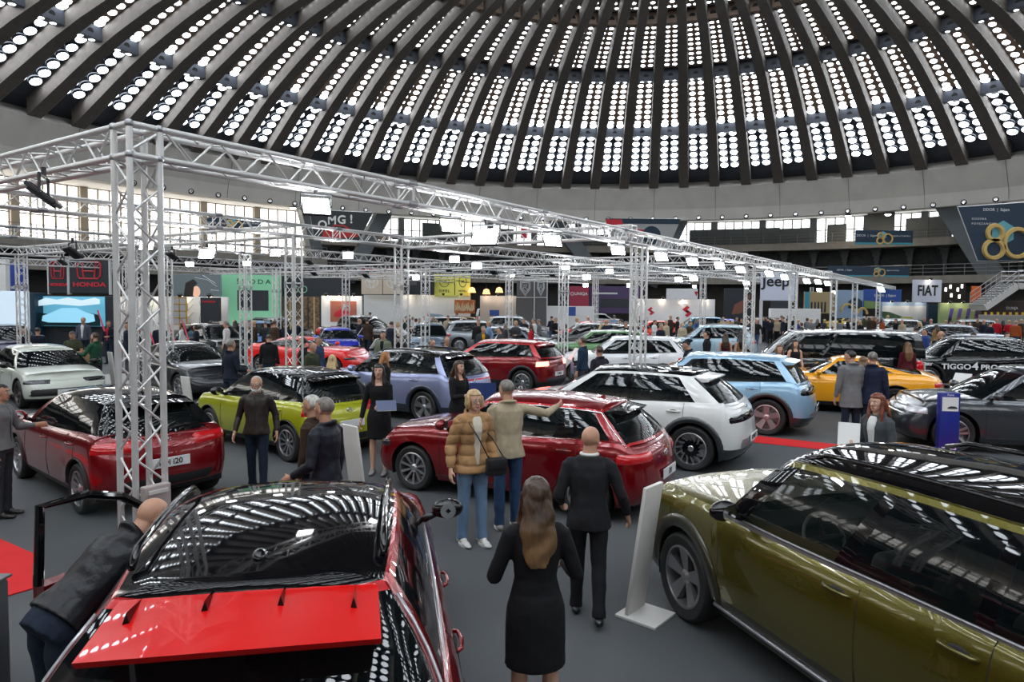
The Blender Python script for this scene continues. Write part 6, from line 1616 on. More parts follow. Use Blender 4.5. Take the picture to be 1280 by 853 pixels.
# rows farther back
def lo(k, pn, **kw): return k(pn, far=True, **kw)
SLV = paint('flint_silver', '#8e969c', .5, .3); GRN2 = paint('acid_green', '#9aa810', .2, .3); CB = paint('cobalt', '#1538d0', .2, .3); TL = paint('teal', '#177a9c', .3, .3); SND = paint('sand', '#8f8468', .3, .3); WT3 = paint('plain_white', '#cfd2d4', 0, .35); DK = paint('night_grey', '#1b1e22', .4, .3); ORG = paint('orange_red', '#e0340f', 0, .3)
FAR = [
 (suv, SLV, 574, 441, 'RR', 12, 'flint silver crossover with two men standing in front, left of centre'),
 (suv, paint('glacier', '#76889a', .5, .3), 512, 449, 'FR', -82, 'glacier grey crossover facing the camera at the middle truss column'),
 (suv, DK, 548, 429, 'RR', 5, 'night grey off-roader in front of the white lit stand wall'),
 (hatch, SND, 566, 421, 'RR', 8, 'sand coloured estate left of the flint silver crossover'),
 (bigvan, WT3, 606, 412, 'RR', -10, 'white van before the yellow boards'),
 (suv, SLV, 668, 427, 'FR', -10, 'silver crossover behind the flint silver one'),
 (hatch, paint('slate', '#4e5a68', .4, .3), 672, 449, 'FR', -20, 'slate grey hatchback beside the woman in red'),
 (hatch, REDB, 712, 432, 'FL', 190, 'bright red hatchback before the red insurance board'),
 (hatch, DRED, 742, 441, 'FL', 185, 'dark red hatchback left of the small orange car'),
 (hatch, ORG, 795, 429, 'FL', 180, 'orange red small car left of the crossover column'),
 (suv, TL, 850, 425, 'FL', 178, 'teal crossover in front of the white stand wall'),
 (hatch, CB, 915, 424, 'RL', 160, 'cobalt blue hatchback near the lime green car'),
 (hatch, GRN2, 985, 413, 'FL', 182, 'acid green hatchback in front of the dark orange poster'),
 (suv, BK, 760, 447, 'RL', 150, 'black hatch-backed off-roader with open tail, beside the man in a cap'),
 (suv, DK, 1000, 428, 'FR', 0, 'night grey car under the white lettered board'),
 (hatch, paint('sun_yellow', '#d8b010', .1, .3), 1045, 414, 'FL', 180, 'sun yellow car in front of the blue arch poster'),
 (suv, BK, 1062, 423, 'FL', 182, 'black crossover in front of the yellow car'),
 (suv, WT3, 1145, 430, 'RL', 170, 'white roofed crossover behind the black van'),
 (suv, paint('storm_blue', '#39485a', .4, .3), 1210, 447, 'RL', 160, 'storm blue crossover behind the black display car'),
 (suv, SLV, 1240, 431, 'RL', 165, 'silver off-roader in front of the green poster'),
 (hatch, paint('mid_blue', '#2f4468', .4, .3), 1262, 462, 'RL', 172, 'mid blue car roof at the right edge above the display car'),
 (suv, WT3, 160, 424, 'FR', -40, 'white car under the red ribbons behind the column'),
 (hatch, WT3, 135, 436, 'FR', -40, 'white car with a red ribbon beside the man in the pink shirt'),
 (suv, DK, 262, 456, 'FR', -40, 'night grey car with red ribbons on its roof'),
 (suv, paint('sky_blue', '#6a94c8', .3, .3), 302, 446, 'FR', -60, 'sky blue car behind the group of women'),
 (suv, DK, 215, 437, 'FR', -45, 'dark car below the gold grid partition'),
 (hatch, SLV, 470, 426, 'FR', -30, 'silver car behind the pick-up truck'),
 (suv, paint('mid_grey', '#5b6066', .4, .3), 700, 415, 'FR', 0, 'mid grey car before the purple stand'),
 (hatch, WT3, 770, 411, 'FR', 0, 'white car at the foot of the purple stand'),
]
for k, pn, px, py, wh, deg, lb in FAR:
    car(lo(k, pn), px, py, wh, deg, lb, 'van' if k is bigvan else 'car')
# open driver door of the near red crossover
dr = MB(); dw = MB()
L_ = 1.12
prof = [(0, .32), (-L_*.98, .34), (-L_, .6), (-L_, .98), (0, .98)]
T = Matrix.Rotation(PI/2, 4, 'X')
dr.prism([(x, z) for x, z in prof], -.05, .05, DRED, T)
dr.box((-L_*.5, -.06, .68), (L_*.8, .03, .28), M_DARK, bev=.01); dr.box((-L_*.45, -.09, .72), (L_*.55, .05, .05), M_PLAST, bev=.01)
fr = [(.0, .98), (-.18, 1.12), (-.55, 1.38), (-.8, 1.46), (-L_+.02, 1.46), (-L_, .98)]
dr.tube([(x, 0, z) for x, z in fr], .030, M_PIANO, 8)
hinge = c_tuc.matrix_basis
o = empty('door', (0, 0, 0)); o.parent = c_tuc; o.location = (.98, .93, 0); o.rotation_euler = (0, 0, -math.radians(33))
q = dr.build('door_panel', o); q = MB(); q.add([(x, 0, z) for x, z in fr], [tuple(range(len(fr)))], mat('door_glass', (.03, .05, .05), rough=.02, alpha=.22)); q.build('door_window', o)
q = MB(); q.tube([(-L_+.3, .06, .88), (-L_+.28, .085, .885), (-L_+.14, .085, .885), (-L_+.12, .06, .88)], .014, DRED, 6); q.build('door_handle', o, True)
# take the closed front left door away, it stands open
for ch in list(c_tuc.children):
    if ch.name.split('.')[0] == 'door' and ch.type == 'MESH':
        vs = [v.co for v in ch.data.vertices]
        if min(v.y for v in vs) > 0 and sum(v.x for v in vs)/len(vs) > .2:
            for g in list(ch.children): bpy.data.objects.remove(g)
            bpy.data.objects.remove(ch)
M_CREAM = M_SEATL
m = MB(); m.box((.45, .80, .32), (1.1, .12, .14), M_GPLAST, bev=.03); m.build('door_sill', c_tuc)
for o in list(COL.objects):
    if o.get('category') == 'van': o.name = 'van'
    if o.get('category') == 'pick-up truck': o.name = 'pickup_truck'
# ---------------------------------------------------------------- visitors
def C(n, c, **k): return cloth(n, c, **k)
BLACKC = C('black_wool', '#131316'); BLACKS = C('black_suit', '#1b1b1f', bump=.2); NAVY = C('navy', '#161c2c'); JEAN = C('blue_jeans', '#2c4262'); DJEAN = C('dark_jeans', '#1a2434'); LJEAN = C('washed_jeans', '#67809c')
BEIGE = C('beige_canvas', '#a89a82'); CAMEL = C('camel_quilt', '#a8825a', bump=.8, scale=9); LEATH = C('brown_leather', '#2c2522', bump=.5, rough=.45); BLEATH = C('black_leather', '#15151a', bump=.5, rough=.4); GREYC = C('grey_wool', '#6f6f70'); DGREY = C('dark_grey', '#33353a')
OLIVE = C('olive', '#3a3f2c'); BROWNC = C('brown', '#3c2c22'); BURG = C('burgundy', '#4c0d1a'); CREAM = C('cream', '#c9c0b2'); WHC = C('white_cotton', '#d2d2d0'); BLUEC = C('royal_blue', '#28407a'); REDC = C('red_cotton', '#b01626'); GREENC = C('bottle_green', '#1f4a36'); TAN = C('tan', '#8a6c48'); YELC = C('mustard', '#b8860b'); ORC = C('rust', '#9a4a20'); LBLUE = C('light_blue', '#7a94b4')
BOOT = mat('shoe_black', (.012, .012, .013), rough=.3); SNK = mat('sneaker_white', (.6, .58, .55), rough=.5); SNKR = mat('sneaker_mixed', (.25, .22, .22), rough=.5)
def fh(px, fy, hy):
    p = at(px, fy); d = ray(px, hy); t = p.y/d.y; return CAMH+d.z*t
def near(px, fy, hy, deg, label, **k):
    o = person(h=max(1.5, min(1.95, fh(px, fy, hy))), **k); return put(o, px, fy, deg, 0, label)
SPOTS = [o.location+TA*.12+TB*.12 for o in COL.objects if o.name.startswith('truss_column')]
def car_boxes():
    r = []
    for o in COL.objects:
        if o.type == 'EMPTY' and o.parent is None and 'xwf' in o: r.append((o.location.x, o.location.y, o.rotation_euler.z, o['HL'], o['HL'], o['W']/2+.16))
    return r
CARS = car_boxes(); BOARDS = [(o.location.x, o.location.y, o['w']/2+.2, o['th']/2+.25) for o in COL.objects if o.type == 'EMPTY' and o.parent is None and 'th' in o and o.location.z < .5]
def clash(p, own=.42):
    for x, y, a, f, b, w in CARS:
        dx, dy = p.x-x, p.y-y; u = dx*math.cos(a)+dy*math.sin(a); v = -dx*math.sin(a)+dy*math.cos(a)
        if -b-.15 < u < f+.15 and abs(v) < w: return True
    for x, y, w, t in BOARDS:
        if abs(p.x-x) < w and abs(p.y-y) < t: return True
    return any((p.x-q.x)**2+(p.y-q.y)**2 < own*own for q in SPOTS)
def free_spot(px, py, h, rng_=14):
    "the surveyed spot, or the nearest one beside it where nobody and no car stands"
    for d in sorted([(abs(a)+abs(b)*3, a, b) for a in range(-rng_, rng_+1) for b in (-4, -3, -2, -1, 0, 1, 2, 3, 4)]):
        p = at(px+d[1], py+d[2], h)
        if not clash(p): SPOTS.append(p); return p
    p = at(px, py, h); SPOTS.append(p); print('no free spot', px, py); return p
def bytop(px, hy, h, deg, label, **k):
    o = person(h=h, **k); p = free_spot(px, hy, h, 5); o.location = (p.x, p.y, 0); o.rotation_euler = (0, 0, math.radians(deg)); return tag(o, label, 'person')
near(322, 613, 470, -82, 'grey-bearded man with glasses in a dark brown leather jacket walking towards the camera', hair='receding', hairm_=H_WH, beard=H_WH, glasses=True, topm=LEATH, botm=DJEAN, belly=.014, legL=(.10, .02), legR=(-.10, .10), armL=(.0, .06, -.30), armR=(.05, .07, -.29), toplen=.03, shoem=BOOT)
bytop(407, 497, 1.76, 160, 'grey haired man in a navy jacket, nearer of the pair behind the deep red roof', hairm_=H_GR, topm=C('navy_nylon', '#181b26', rough=.55), botm=DJEAN, toplen=.03, armL=(.12, .05, -.24))
bytop(391, 494, 1.70, 172, 'person in a brown padded jacket half hidden behind the navy jacket', hairm_=H_WH, topm=C('brown_padded', '#3a2a20'), botm=DJEAN)
hA = near(474, 592, 455, -90, 'hostess in a black square-neck dress holding a folder, standing beside the white stand', fem=True, hair='long', hairm_=H_DK, top='dress', topm=BLACKC, bot='bare', neckline=True, hairlen=.17, armL=(.16, -.03, -.17), armR=(.02, .07, -.31), shoem=SNKR, legL=(.05, .02))
near(590, 680, 487, -62, 'blonde woman with glasses in a camel puffer jacket and blue jeans', fem=True, hair='bob', hairm_=H_BL, glasses=True, topm=CAMEL, puff=1.25, shirt=CREAM, shirtfull=True, botm=LJEAN, toplen=.06, shoem=SNK, shoes='sneaker', armR=(.02, .07, -.30), armL=(.08, .04, -.27), lean=.03, legL=(.06, .02), legR=(-.04, .04))
near(634, 660, 475, 102, 'grey haired man in a beige jacket resting one arm on the red hatchback roof', hairm_=H_GR, topm=BEIGE, botm=JEAN, toplen=.05, shoem=SNKR, shoes='sneaker', head=(.5, .15), armR=(.12, .27, -.01), armL=(.12, .02, -.24), legL=(-.03, .02), legR=(.05, .0), belly=.01)
near(734, 770, 533, 84, 'bald man in a black suit walking away from the camera', hair='bald', topm=BLACKS, botm=C('black_trousers', '#16161a', bump=.2), toplen=.06, shirt=WHC, collar=WHC, shoem=BOOT, legL=(.12, .05), legR=(-.16, .22), armR=(.06, .10, -.28), armL=(.1, .04, -.24), head=(-.45, .05), belly=.014, lean=.02)
bytop(671, 598, 1.68, 96, 'woman with long ombre hair in a short black dress, closest to the camera', fem=True, hair='long', hairm_=ombre(), top='dress', topm=BLACKC, bot='bare', hairlen=.19, armL=(.15, .04, -.16), armR=(.15, .04, -.17), shoem=BOOT, stance=.06)
o = person(h=1.78, hair='bald', topm=BLEATH, botm=DJEAN, lean=.92, armL=(.20, .02, -.16), armR=(.22, .06, -.10), legL=(.06, .0), legR=(-.02, .0), toplen=.0, beard=H_DK, head=(0, .25), shoem=BOOT, belly=.01)
o.location = (-2.50, 3.70, 0); o.rotation_euler = (0, 0, math.radians(61)); tag(o, 'bald man in a black leather jacket bending into the open car door', 'person')
near(1062, 555, 438, 88, 'dark haired man in a knee length grey coat seen from behind by the yellow coupe', hairm_=H_DK, top='coat', topm=GREYC, toplen=.14, botm=DJEAN, shoem=BOOT, shoes='sneaker', head=(.9, .2), puff=1.1)
bytop(1079, 446, 1.62, 70, 'woman with long auburn hair between the grey coat and the navy coat', fem=True, hair='long', hairm_=H_LBR, top='dress', topm=BROWNC, bot='bare', hairlen=.26)
bytop(1091, 440, 1.80, 60, 'tall man in a navy coat beside the yellow coupe roof', hairm_=H_GR, top='coat', topm=C('navy_coat', '#1a2238'), toplen=.1, botm=DJEAN, puff=1.1)
hB = bytop(1098, 492, 1.66, 208, 'red haired woman in a grey blazer carrying white papers behind the gold off-roader', fem=True, hair='long', hairm_=H_RED, topm=C('grey_blazer', '#44484c', bump=.2), shirt=WHC, shirtfull=True, botm=DGREY, hairlen=.2, armR=(.14, .0, -.16), armL=(.15, .0, -.19), toplen=.12, head=(-.0, 0))
hC = bytop(573, 451, 1.70, -42, 'hostess in a black dress holding an open dark blue folder', fem=True, hair='long', hairm_=H_BR, top='dress', topm=BLACKC, bot='bare', neckline=True, hairlen=.16, armL=(.18, -.02, -.14), armR=(.18, -.02, -.14))
near(3, 646, 480, 10, 'dark haired person in grey cut off by the left edge beside the red small hatchback', hairm_=H_DK, topm=GREYC, botm=DGREY, armL=(.2, .02, -.14))
MID = [  # px, top y, height, heading, label, options
 (415, 444, 1.58, 95, 'woman with long pale blonde hair behind the lime hatchback roof', dict(fem=True, hair='long', hairm_=H_BL, topm=BLACKC, hairlen=.24)),
 (481, 440, 1.64, 20, 'ginger haired woman in black behind the hostess shoulder', dict(fem=True, hair='long', hairm_=hairm('ginger', (.36, .14, .04)), topm=BLACKC, hairlen=.2)),
 (390, 428, 1.72, -25, 'bald elderly man in an olive jacket in front of the red low car', dict(hair='receding', hairm_=H_GR, topm=OLIVE)),
 (379, 423, 1.80, -160, 'bearded man in a black jacket left of the bald elderly man', dict(hairm_=H_DK, topm=BLACKC, beard=H_DK)),
 (397, 421, 1.72, -20, 'grey haired man in a blue jacket at the red low car bonnet', dict(hairm_=H_GR, topm=C('steel_blue', '#2c3e5c'))),
 (336, 418, 1.72, 95, 'young man in a black hoodie looking down beside the red low car', dict(hairm_=H_BR, topm=BLACKC, head=(.3, .4))),
 (356, 403, 1.72, 100, 'man in a navy jacket seen from behind left of the blue car', dict(hairm_=H_BR, topm=NAVY)),
 (479, 414, 1.78, -100, 'man in a light olive jacket beside the middle truss column', dict(hairm_=H_DK, topm=C('pale_olive', '#6c7360'), shirt=BLACKC, shirtfull=True)),
 (538, 424, 1.70, -10, 'balding grey man in black behind the silver blue crossover', dict(hair='receding', hairm_=H_GR, topm=BLACKC, head=(0, .2))),
 (558, 421, 1.74, -60, 'balding man with glasses in a brown jacket and blue shirt', dict(hair='receding', hairm_=H_DK, glasses=True, topm=BROWNC, shirt=BLUEC, shirtfull=True)),
 (604, 408, 1.76, -80, 'man in a dark jacket with a mustard lining in front of the flint silver crossover', dict(hairm_=H_GR, topm=DGREY, shirt=YELC, shirtfull=True)),
 (625, 409, 1.76, -170, 'man in a grey jacket facing the man with the mustard lining', dict(hairm_=H_DK, topm=DGREY, botm=DGREY)),
 (459, 398, 1.80, 80, 'man in a long brown coat walking beside the pick-up truck', dict(hairm_=H_BR, top='coat', topm=BROWNC, toplen=.1, legL=(.2, .1), legR=(-.2, .2))),
 (104, 397, 1.88, -75, 'big balding man in an open grey jacket and white shirt on the left', dict(hair='receding', hairm_=H_GR, topm=C('slate_jacket', '#4a5260'), shirt=WHC, shirtfull=True, belly=.02)),
 (91, 415, 1.72, -80, 'man in an olive t-shirt looking at his hands', dict(hairm_=H_BR, topm=OLIVE, sleeves='short', armL=(.16, 0, -.17), armR=(.16, 0, -.17), head=(0, .3))),
 (119, 416, 1.76, 175, 'man in a green jacket handing over a brown bag', dict(hairm_=H_BR, topm=GREENC, botm=DGREY, armL=(.22, .02, -.12), armR=(.2, .0, -.13), beard=H_BR)),
 (136, 401, 1.76, -95, 'man in a red shirt and dark open jacket behind the column', dict(hairm_=H_DK, topm=NAVY, shirt=REDC, shirtfull=True, armL=(.14, -.02, -.17))),
 (288, 425, 1.80, 60, 'close cropped man in a navy jacket in front of the graphite four-door', dict(hairm_=H_GR, hair='short', topm=NAVY, armR=(.14, .02, -.2))),
 (264, 404, 1.64, 10, 'dark haired woman in black, leftmost of the group of women', dict(fem=True, hair='long', hairm_=H_DK, topm=BLACKC, botm=BLACKC)),
 (276, 405, 1.62, -60, 'woman in a white fluffy jacket in the group of women', dict(fem=True, hair='long', hairm_=H_BL, topm=WHC, botm=TAN, puff=1.2)),
 (294, 401, 1.70, 95, 'woman with long dark hair in navy in the group of women', dict(fem=True, hair='long', hairm_=H_DK, top='dress', topm=NAVY, bot='bare', hairlen=.28)),
 (307, 400, 1.76, 170, 'blonde woman in a long navy dress, rightmost of the group of women', dict(fem=True, hair='long', hairm_=H_BL, top='dress', topm=NAVY, bot='bare')),
 (729, 422, 1.76, 150, 'man in a dark blue jacket at the white crossover bonnet', dict(hairm_=H_BR, topm=C('ink_blue', '#1d2f45'), botm=DGREY)),
 (750, 432, 1.72, 120, 'man in a dark plum jacket seen from behind at the white crossover bonnet', dict(hairm_=H_BR, topm=C('dark_plum', '#26222e'), botm=DGREY)),
 (861, 425, 1.76, 178, 'man in a dark cap and hooded jacket at the white crossover tail', dict(hairm_=H_DK, topm=NAVY, head=(0, .4), armR=(.18, 0, -.17), armL=(.18, 0, -.15))),
 (884, 414, 1.78, 160, 'man in black behind the man with the cap', dict(hairm_=H_DK, topm=BLACKC)),
 (664, 406, 1.70, 175, 'woman in a red top and black trousers left of the bright red hatchback', dict(fem=True, hair='long', hairm_=H_BR, topm=REDC, botm=BLACKC)),
 (907, 417, 1.68, 80, 'brown haired woman in a burgundy dress in front of the ice blue off-roader', dict(fem=True, hair='long', hairm_=H_BR, top='dress', topm=BURG, bot='bare', sleeves=False)),
 (926, 417, 1.68, 95, 'dark haired woman with bare shoulders right of the burgundy dress', dict(fem=True, hair='long', hairm_=H_DK, top='dress', topm=TAN, bot='bare', sleeves=False)),
 (974, 427, 1.68, -90, 'fair haired hostess in a dark off-shoulder dress in front of the black van', dict(fem=True, hair='long', hairm_=H_LBR, top='dress', topm=NAVY, bot='bare', neckline=True, sleeves=False)),
 (994, 427, 1.68, -90, 'dark haired hostess in a dark off-shoulder dress in front of the black van', dict(fem=True, hair='long', hairm_=H_DK, top='dress', topm=BLACKC, bot='bare', neckline=True, sleeves=False)),
 (1160, 411, 1.80, 170, 'man in a royal blue jacket right of the black off-roader', dict(hairm_=H_DK, topm=BLUEC, botm=NAVY)),
 (1177, 414, 1.78, 150, 'stout bald man in black beside the royal blue jacket', dict(hair='bald', topm=BLACKC, belly=.03)),
 (1135, 426, 1.66, 80, 'fair haired woman in a burgundy dress behind the yellow coupe', dict(fem=True, hair='long', hairm_=H_LBR, top='dress', topm=BURG, bot='bare')),
 (1171, 406, 1.66, 100, 'woman in tan standing behind the stout bald man', dict(fem=True, hair='long', hairm_=H_BR, topm=TAN)),
 (1217, 415, 1.66, 90, 'person with a big brown fur hood behind the black display car', dict(fem=True, hair='long', hairm_=H_BR, topm=BROWNC, puff=1.3)),
 (1259, 416, 1.68, -110, 'woman with a dark cap above the black display car roof', dict(fem=True, hair='long', hairm_=H_DK, topm=BLACKC)),
 (1145, 411, 1.76, 100, 'dark haired man in pale grey left of the royal blue jacket', dict(hairm_=H_DK, topm=GREYC)),
]
for px, y, h, deg, lb, k in MID: bytop(px, y, h, deg, lb, lod=1, **k)
# distant visitors: a few built, the others are copies in other clothes
PRO = [person(1.75, lod=2, topm=NAVY, botm=DJEAN, hairm_=H_DK), person(1.75, lod=2, topm=NAVY, botm=DJEAN, hairm_=H_DK, armL=(.16, 0, -.16), armR=(.16, 0, -.18), head=(.3, .2)), person(1.78, lod=2, hair='bald', topm=NAVY, botm=DJEAN, belly=.02),
       person(1.75, lod=2, topm=NAVY, botm=DJEAN, hairm_=H_DK, legL=(.25, .1), legR=(-.22, .25), armL=(-.05, .05, -.3)), person(1.66, fem=True, lod=2, hair='long', topm=NAVY, botm=DJEAN, hairm_=H_DK), person(1.66, fem=True, lod=2, hair='bob', topm=NAVY, botm=DJEAN, hairm_=H_DK, armL=(.16, 0, -.16))]
used = [False]*len(PRO)
TOPS = [(BLACKC, 'black'), (NAVY, 'navy'), (GREYC, 'grey'), (BLUEC, 'royal blue'), (REDC, 'red'), (WHC, 'white'), (BROWNC, 'brown'), (BEIGE, 'beige'), (OLIVE, 'olive'), (GREENC, 'green'), (LBLUE, 'light blue'), (ORC, 'rust'), (BURG, 'burgundy'), (DGREY, 'charcoal')]
BOTS = [(DJEAN, 'jeans'), (BLACKC, 'black trousers'), (DGREY, 'charcoal trousers'), (JEAN, 'blue jeans')]
HAIRS = [(H_DK, 'dark'), (H_BR, 'brown'), (H_GR, 'grey'), (H_BL, 'blonde')]
ZONES = [(0, 'near the navy stand at the left'), (150, 'behind the foreground column'), (235, 'by the gold grid partition'), (276, 'on the mint green stand'), (352, 'below the dark glass stand'), (402, 'at the poster of the red car'), (453, 'under the beige boards'), (506, 'in front of the white lit wall'),
         (545, 'under the yellow boards'), (600, 'at the cream lit stand'), (646, 'below the shield boards'), (700, 'by the crimson board'), (745, 'by the purple stand'), (790, 'in front of the white stand wall'), (840, 'before the red angular emblem'), (895, 'below the dark orange poster'),
         (950, 'under the pale lilac board'), (1000, 'before the ochre poster'), (1043, 'before the blue arch poster'), (1080, 'before the landscape poster'), (1140, 'under the four letter sign'), (1175, 'at the green poster'), (1225, 'at the pale bar counter')]
CROWD = [(30, 408), (47, 411), (160, 404), (172, 406), (200, 404), (228, 402), (245, 404), (283, 402, 5), (296, 400), (312, 401, 0), (318, 401), (332, 402), (340, 402, 9), (345, 401), (366, 398), (374, 400), (436, 393, 4), (441, 394), (449, 400), (463, 391), (466, 395), (489, 403), (497, 402), (503, 400), (507, 396), (511, 391), (516, 395), (520, 397, 5), (525, 400), (531, 396, 5), (536, 393, 5), (541, 396, 0), (548, 402), (560, 395), (563, 394), (571, 392, 4), (577, 396), (598, 401), (611, 402, 10),
         (632, 403), (645, 402), (655, 400), (668, 399, 5), (674, 401), (690, 396), (697, 398), (706, 404), (722, 399), (735, 397), (744, 401, 4), (752, 403), (758, 399), (768, 396), (775, 400), (783, 403), (794, 394), (801, 393), (808, 395), (818, 401, 5), (826, 405), (833, 403), (838, 390), (847, 397), (853, 402), (862, 403), (871, 397, 3), (880, 398, 3), (893, 404), (899, 401), (904, 397), (910, 399), (915, 402), (921, 396), (927, 399), (934, 401), (940, 396), (946, 399),
         (956, 393), (960, 391), (963, 394), (967, 393), (971, 392), (975, 394), (979, 397, 1), (984, 399), (988, 391), (993, 396), (998, 400), (1002, 402), (1009, 396), (1014, 399), (1022, 393, 0), (1031, 395), (1040, 401), (1050, 398, 2), (1060, 396), (1069, 394), (1075, 399), (1083, 396), (1090, 395), (1095, 398, 11), (1103, 396, 11), (1110, 394), (1120, 399), (1128, 401), (1136, 398), (1150, 402), (1156, 398), (1164, 400), (1182, 401), (1190, 403), (1197, 401, 4), (1204, 402), (1212, 401), (1222, 399), (1230, 401), (1238, 403), (1246, 400, 4), (1253, 399), (1262, 401, 4), (1270, 402, 11), (1277, 400)]
rg = random.Random(11)
for i, c in enumerate(CROWD):
    px, y = c[0], c[1]; k = rg.randrange(len(PRO)); tm, tn = TOPS[c[2]] if len(c) > 2 else TOPS[rg.choice([0, 0, 0, 1, 1, 2, 3, 6, 7, 8, 10, 13, 13, 5])]; bm_, bn = rg.choice(BOTS); hm, hn = rg.choice(HAIRS)
    if not used[k]: o = PRO[k]; used[k] = True; sw = None; tn, bn, hn = 'navy', 'jeans', 'dark'
    else: o = copy_tree(PRO[k], None, {NAVY.name: tm, DJEAN.name: bm_, H_DK.name: hm})
    s = rg.uniform(.95, 1.05); h = 1.72*s
    while at(px, y, h).y > 46.5: y += .4
    p = free_spot(px, y, h); o.location = (p.x, p.y, 0); o.scale = (s, s, s); o.rotation_euler = (0, 0, rg.uniform(0, 2*PI))
    z = [n for a, n in ZONES if a <= px][-1]; sex = 'woman' if k >= 4 else 'man'; hh = '' if k == 2 else hn+' haired '
    lb = '%s%s in %s top, distant, %s' % ('bald ' if k == 2 else hh, sex, tn, z)
    tag(o, lb, 'person', 'distant visitors in the hall')
# two far parts of the crowd that stand on the mint stand keep their feet on its platform
# ---------------------------------------------------------------- things people carry
def world_wrist(o, side):
    o_ = Matrix.Translation(o.location) @ Matrix.Rotation(o.rotation_euler.z, 4, 'Z'); v = list(o['_pts'])
    return o_ @ Vector(v[:3] if side == 'L' else v[3:])
def book(name, p, w, h, t, rz, rx, m, label, cat, open_=False):
    R = Matrix.Rotation(rz, 3, 'Z') @ Matrix.Rotation(rx, 3, 'X'); mb = MB()
    if open_:
        for s in (1, -1):
            R2 = R @ Matrix.Rotation(s*.35, 3, 'Z'); mb.box(p+R2 @ Vector((s*w/2, 0, 0)), (w, t, h), m, R2, bev=.002); mb.box(p+R2 @ Vector((s*w/2, t*.6, 0)), (w*.95, t*.5, h*.95), M_WHT, R2)
    else: mb.box(p, (w, t, h), m, R, bev=.002); mb.box(p+R @ Vector((.0, t*.1, -.003)), (w*.97, t*.5, h), M_WHT, R)
    return tag(mb.build(name), label, cat)
p = world_wrist(hA, 'L'); book('folder', p+Vector((.08, -.10, .03)), .30, .22, .012, .25, -.95, mat('folder_slate', (.08, .10, .18), rough=.4), 'slate blue folder held by the hostess in the square-neck dress', 'folder')
p = world_wrist(hC, 'L'); book('folder', p+Vector((.13, -.12, .05)), .24, .33, .010, .1, -.1, mat('folder_navy', (.015, .035, .15), rough=.4), 'open dark blue folder in the hands of the second hostess', 'folder', True)
p = world_wrist(hB, 'R'); book('paper_sheets', p+Vector((-.08, -.05, .08)), .24, .31, .008, -.5, -.35, mat('paper', (.75, .75, .74), rough=.6), 'white papers carried by the red haired woman', 'papers')
# shoulder bag of the blonde woman
w_ = at(590, 680); r = empty('shoulder_bag', (w_.x+.27, w_.y-.12, 1.0)); m = MB(); M_BAG = mat('bag_leather', (.015, .015, .017), rough=.35)
m.box((0, 0, -.09), (.24, .09, .20), M_BAG, Matrix.Rotation(.45, 3, 'Z'), bev=.025); m.build('bag_body', r, True, 40)
m = MB(); m.box((0.02, -.045, -.05), (.22, .03, .11), M_BAG, Matrix.Rotation(.45, 3, 'Z'), bev=.01); m.build('flap', r, True, 40)
m = MB(); m.tube([(-.08, -.02, .0), (-.20, -.10, .26), (-.30, -.06, .40), (-.28, .12, .44), (-.05, .12, .2), (.08, .04, 0)], .007, M_BAG, 6); m.build('strap', r, True)
tag(r, 'black leather shoulder bag of the blonde woman in camel', 'bag')
# paper bag passed over at the left
p = at(108, 440, 1.1); r = tag(empty('paper_bag', (p.x, p.y, .95)), 'brown paper bag held between the two men at the left', 'bag')
m = MB(); M_KR = mat('kraft_paper', (.34, .22, .11), rough=.8, noise=.15, bump=.4, bscale=12); m.prism([(-.16, -.14), (.16, -.14), (.19, .18), (-.19, .2)], -.06, .06, M_KR, Matrix.Rotation(PI/2, 4, 'X')); m.build('bag_body', r); m = MB(); m.tube([(-.06, 0, .18), (-.05, 0, .27), (.05, 0, .27), (.06, 0, .18)], .006, M_KR, 5); m.build('handle', r)
# the cap
m = MB(); p = at(861, 425, 1.76)
m.ellipsoid((p.x, p.y, 1.735), (.105, .09, .05), NAVY, 14, 8); m.ellipsoid((p.x-.10, p.y, 1.715), (.07, .065, .012), NAVY, 12, 6); tag(m.build('cap', None, True), 'dark peaked cap on the man at the white crossover tail', 'cap')
# ---------------------------------------------------------------- info stands, totems, floor markings
def info_stand(px, py, deg, h, w, label, m=M_WHT, lean=.14, sheet=True, base=True):
    r = put(empty('information_stand'), px, py, deg, 0, label, 'stand'); R = Matrix.Rotation(lean, 3, 'X')
    mb = MB(); mb.box(R @ Vector((0, 0, h/2))+Vector((0, -.02, .02)), (w, .035, h), m, R, bev=.006); mb.build('board', r, True, 30)
    if base: mb = MB(); mb.box((0, -.02-w*.35, .012), (w*1.25, w*1.3, .024), m, bev=.004); mb.build('base_plate', r)
    if sheet:
        mb = MB(); mb.box(R @ Vector((0, -.022, h-.05)), (w*.8, .004, .05), mat('stand_recess', (.45, .44, .42), rough=.5), R); mb.build('header_strip', r)
    return r
info_stand(791, 765, 50, 1.16, .30, 'tall leaning white information stand beside the gold off-roader front wheel')
info_stand(452, 640, -42, 1.14, .32, 'tall white information stand at the hostess in the square-neck dress')
info_stand(240, 527, -30, 1.0, .28, 'pale grey information stand between the red and lime hatchbacks', base=True)
info_stand(1150, 495, -40, 1.0, .26, 'white information stand left of the black display car', lean=.1)
info_stand(145, 494, -40, 1.2, .3, 'white leaflet stand with a small logo left of the foreground column', lean=.1)
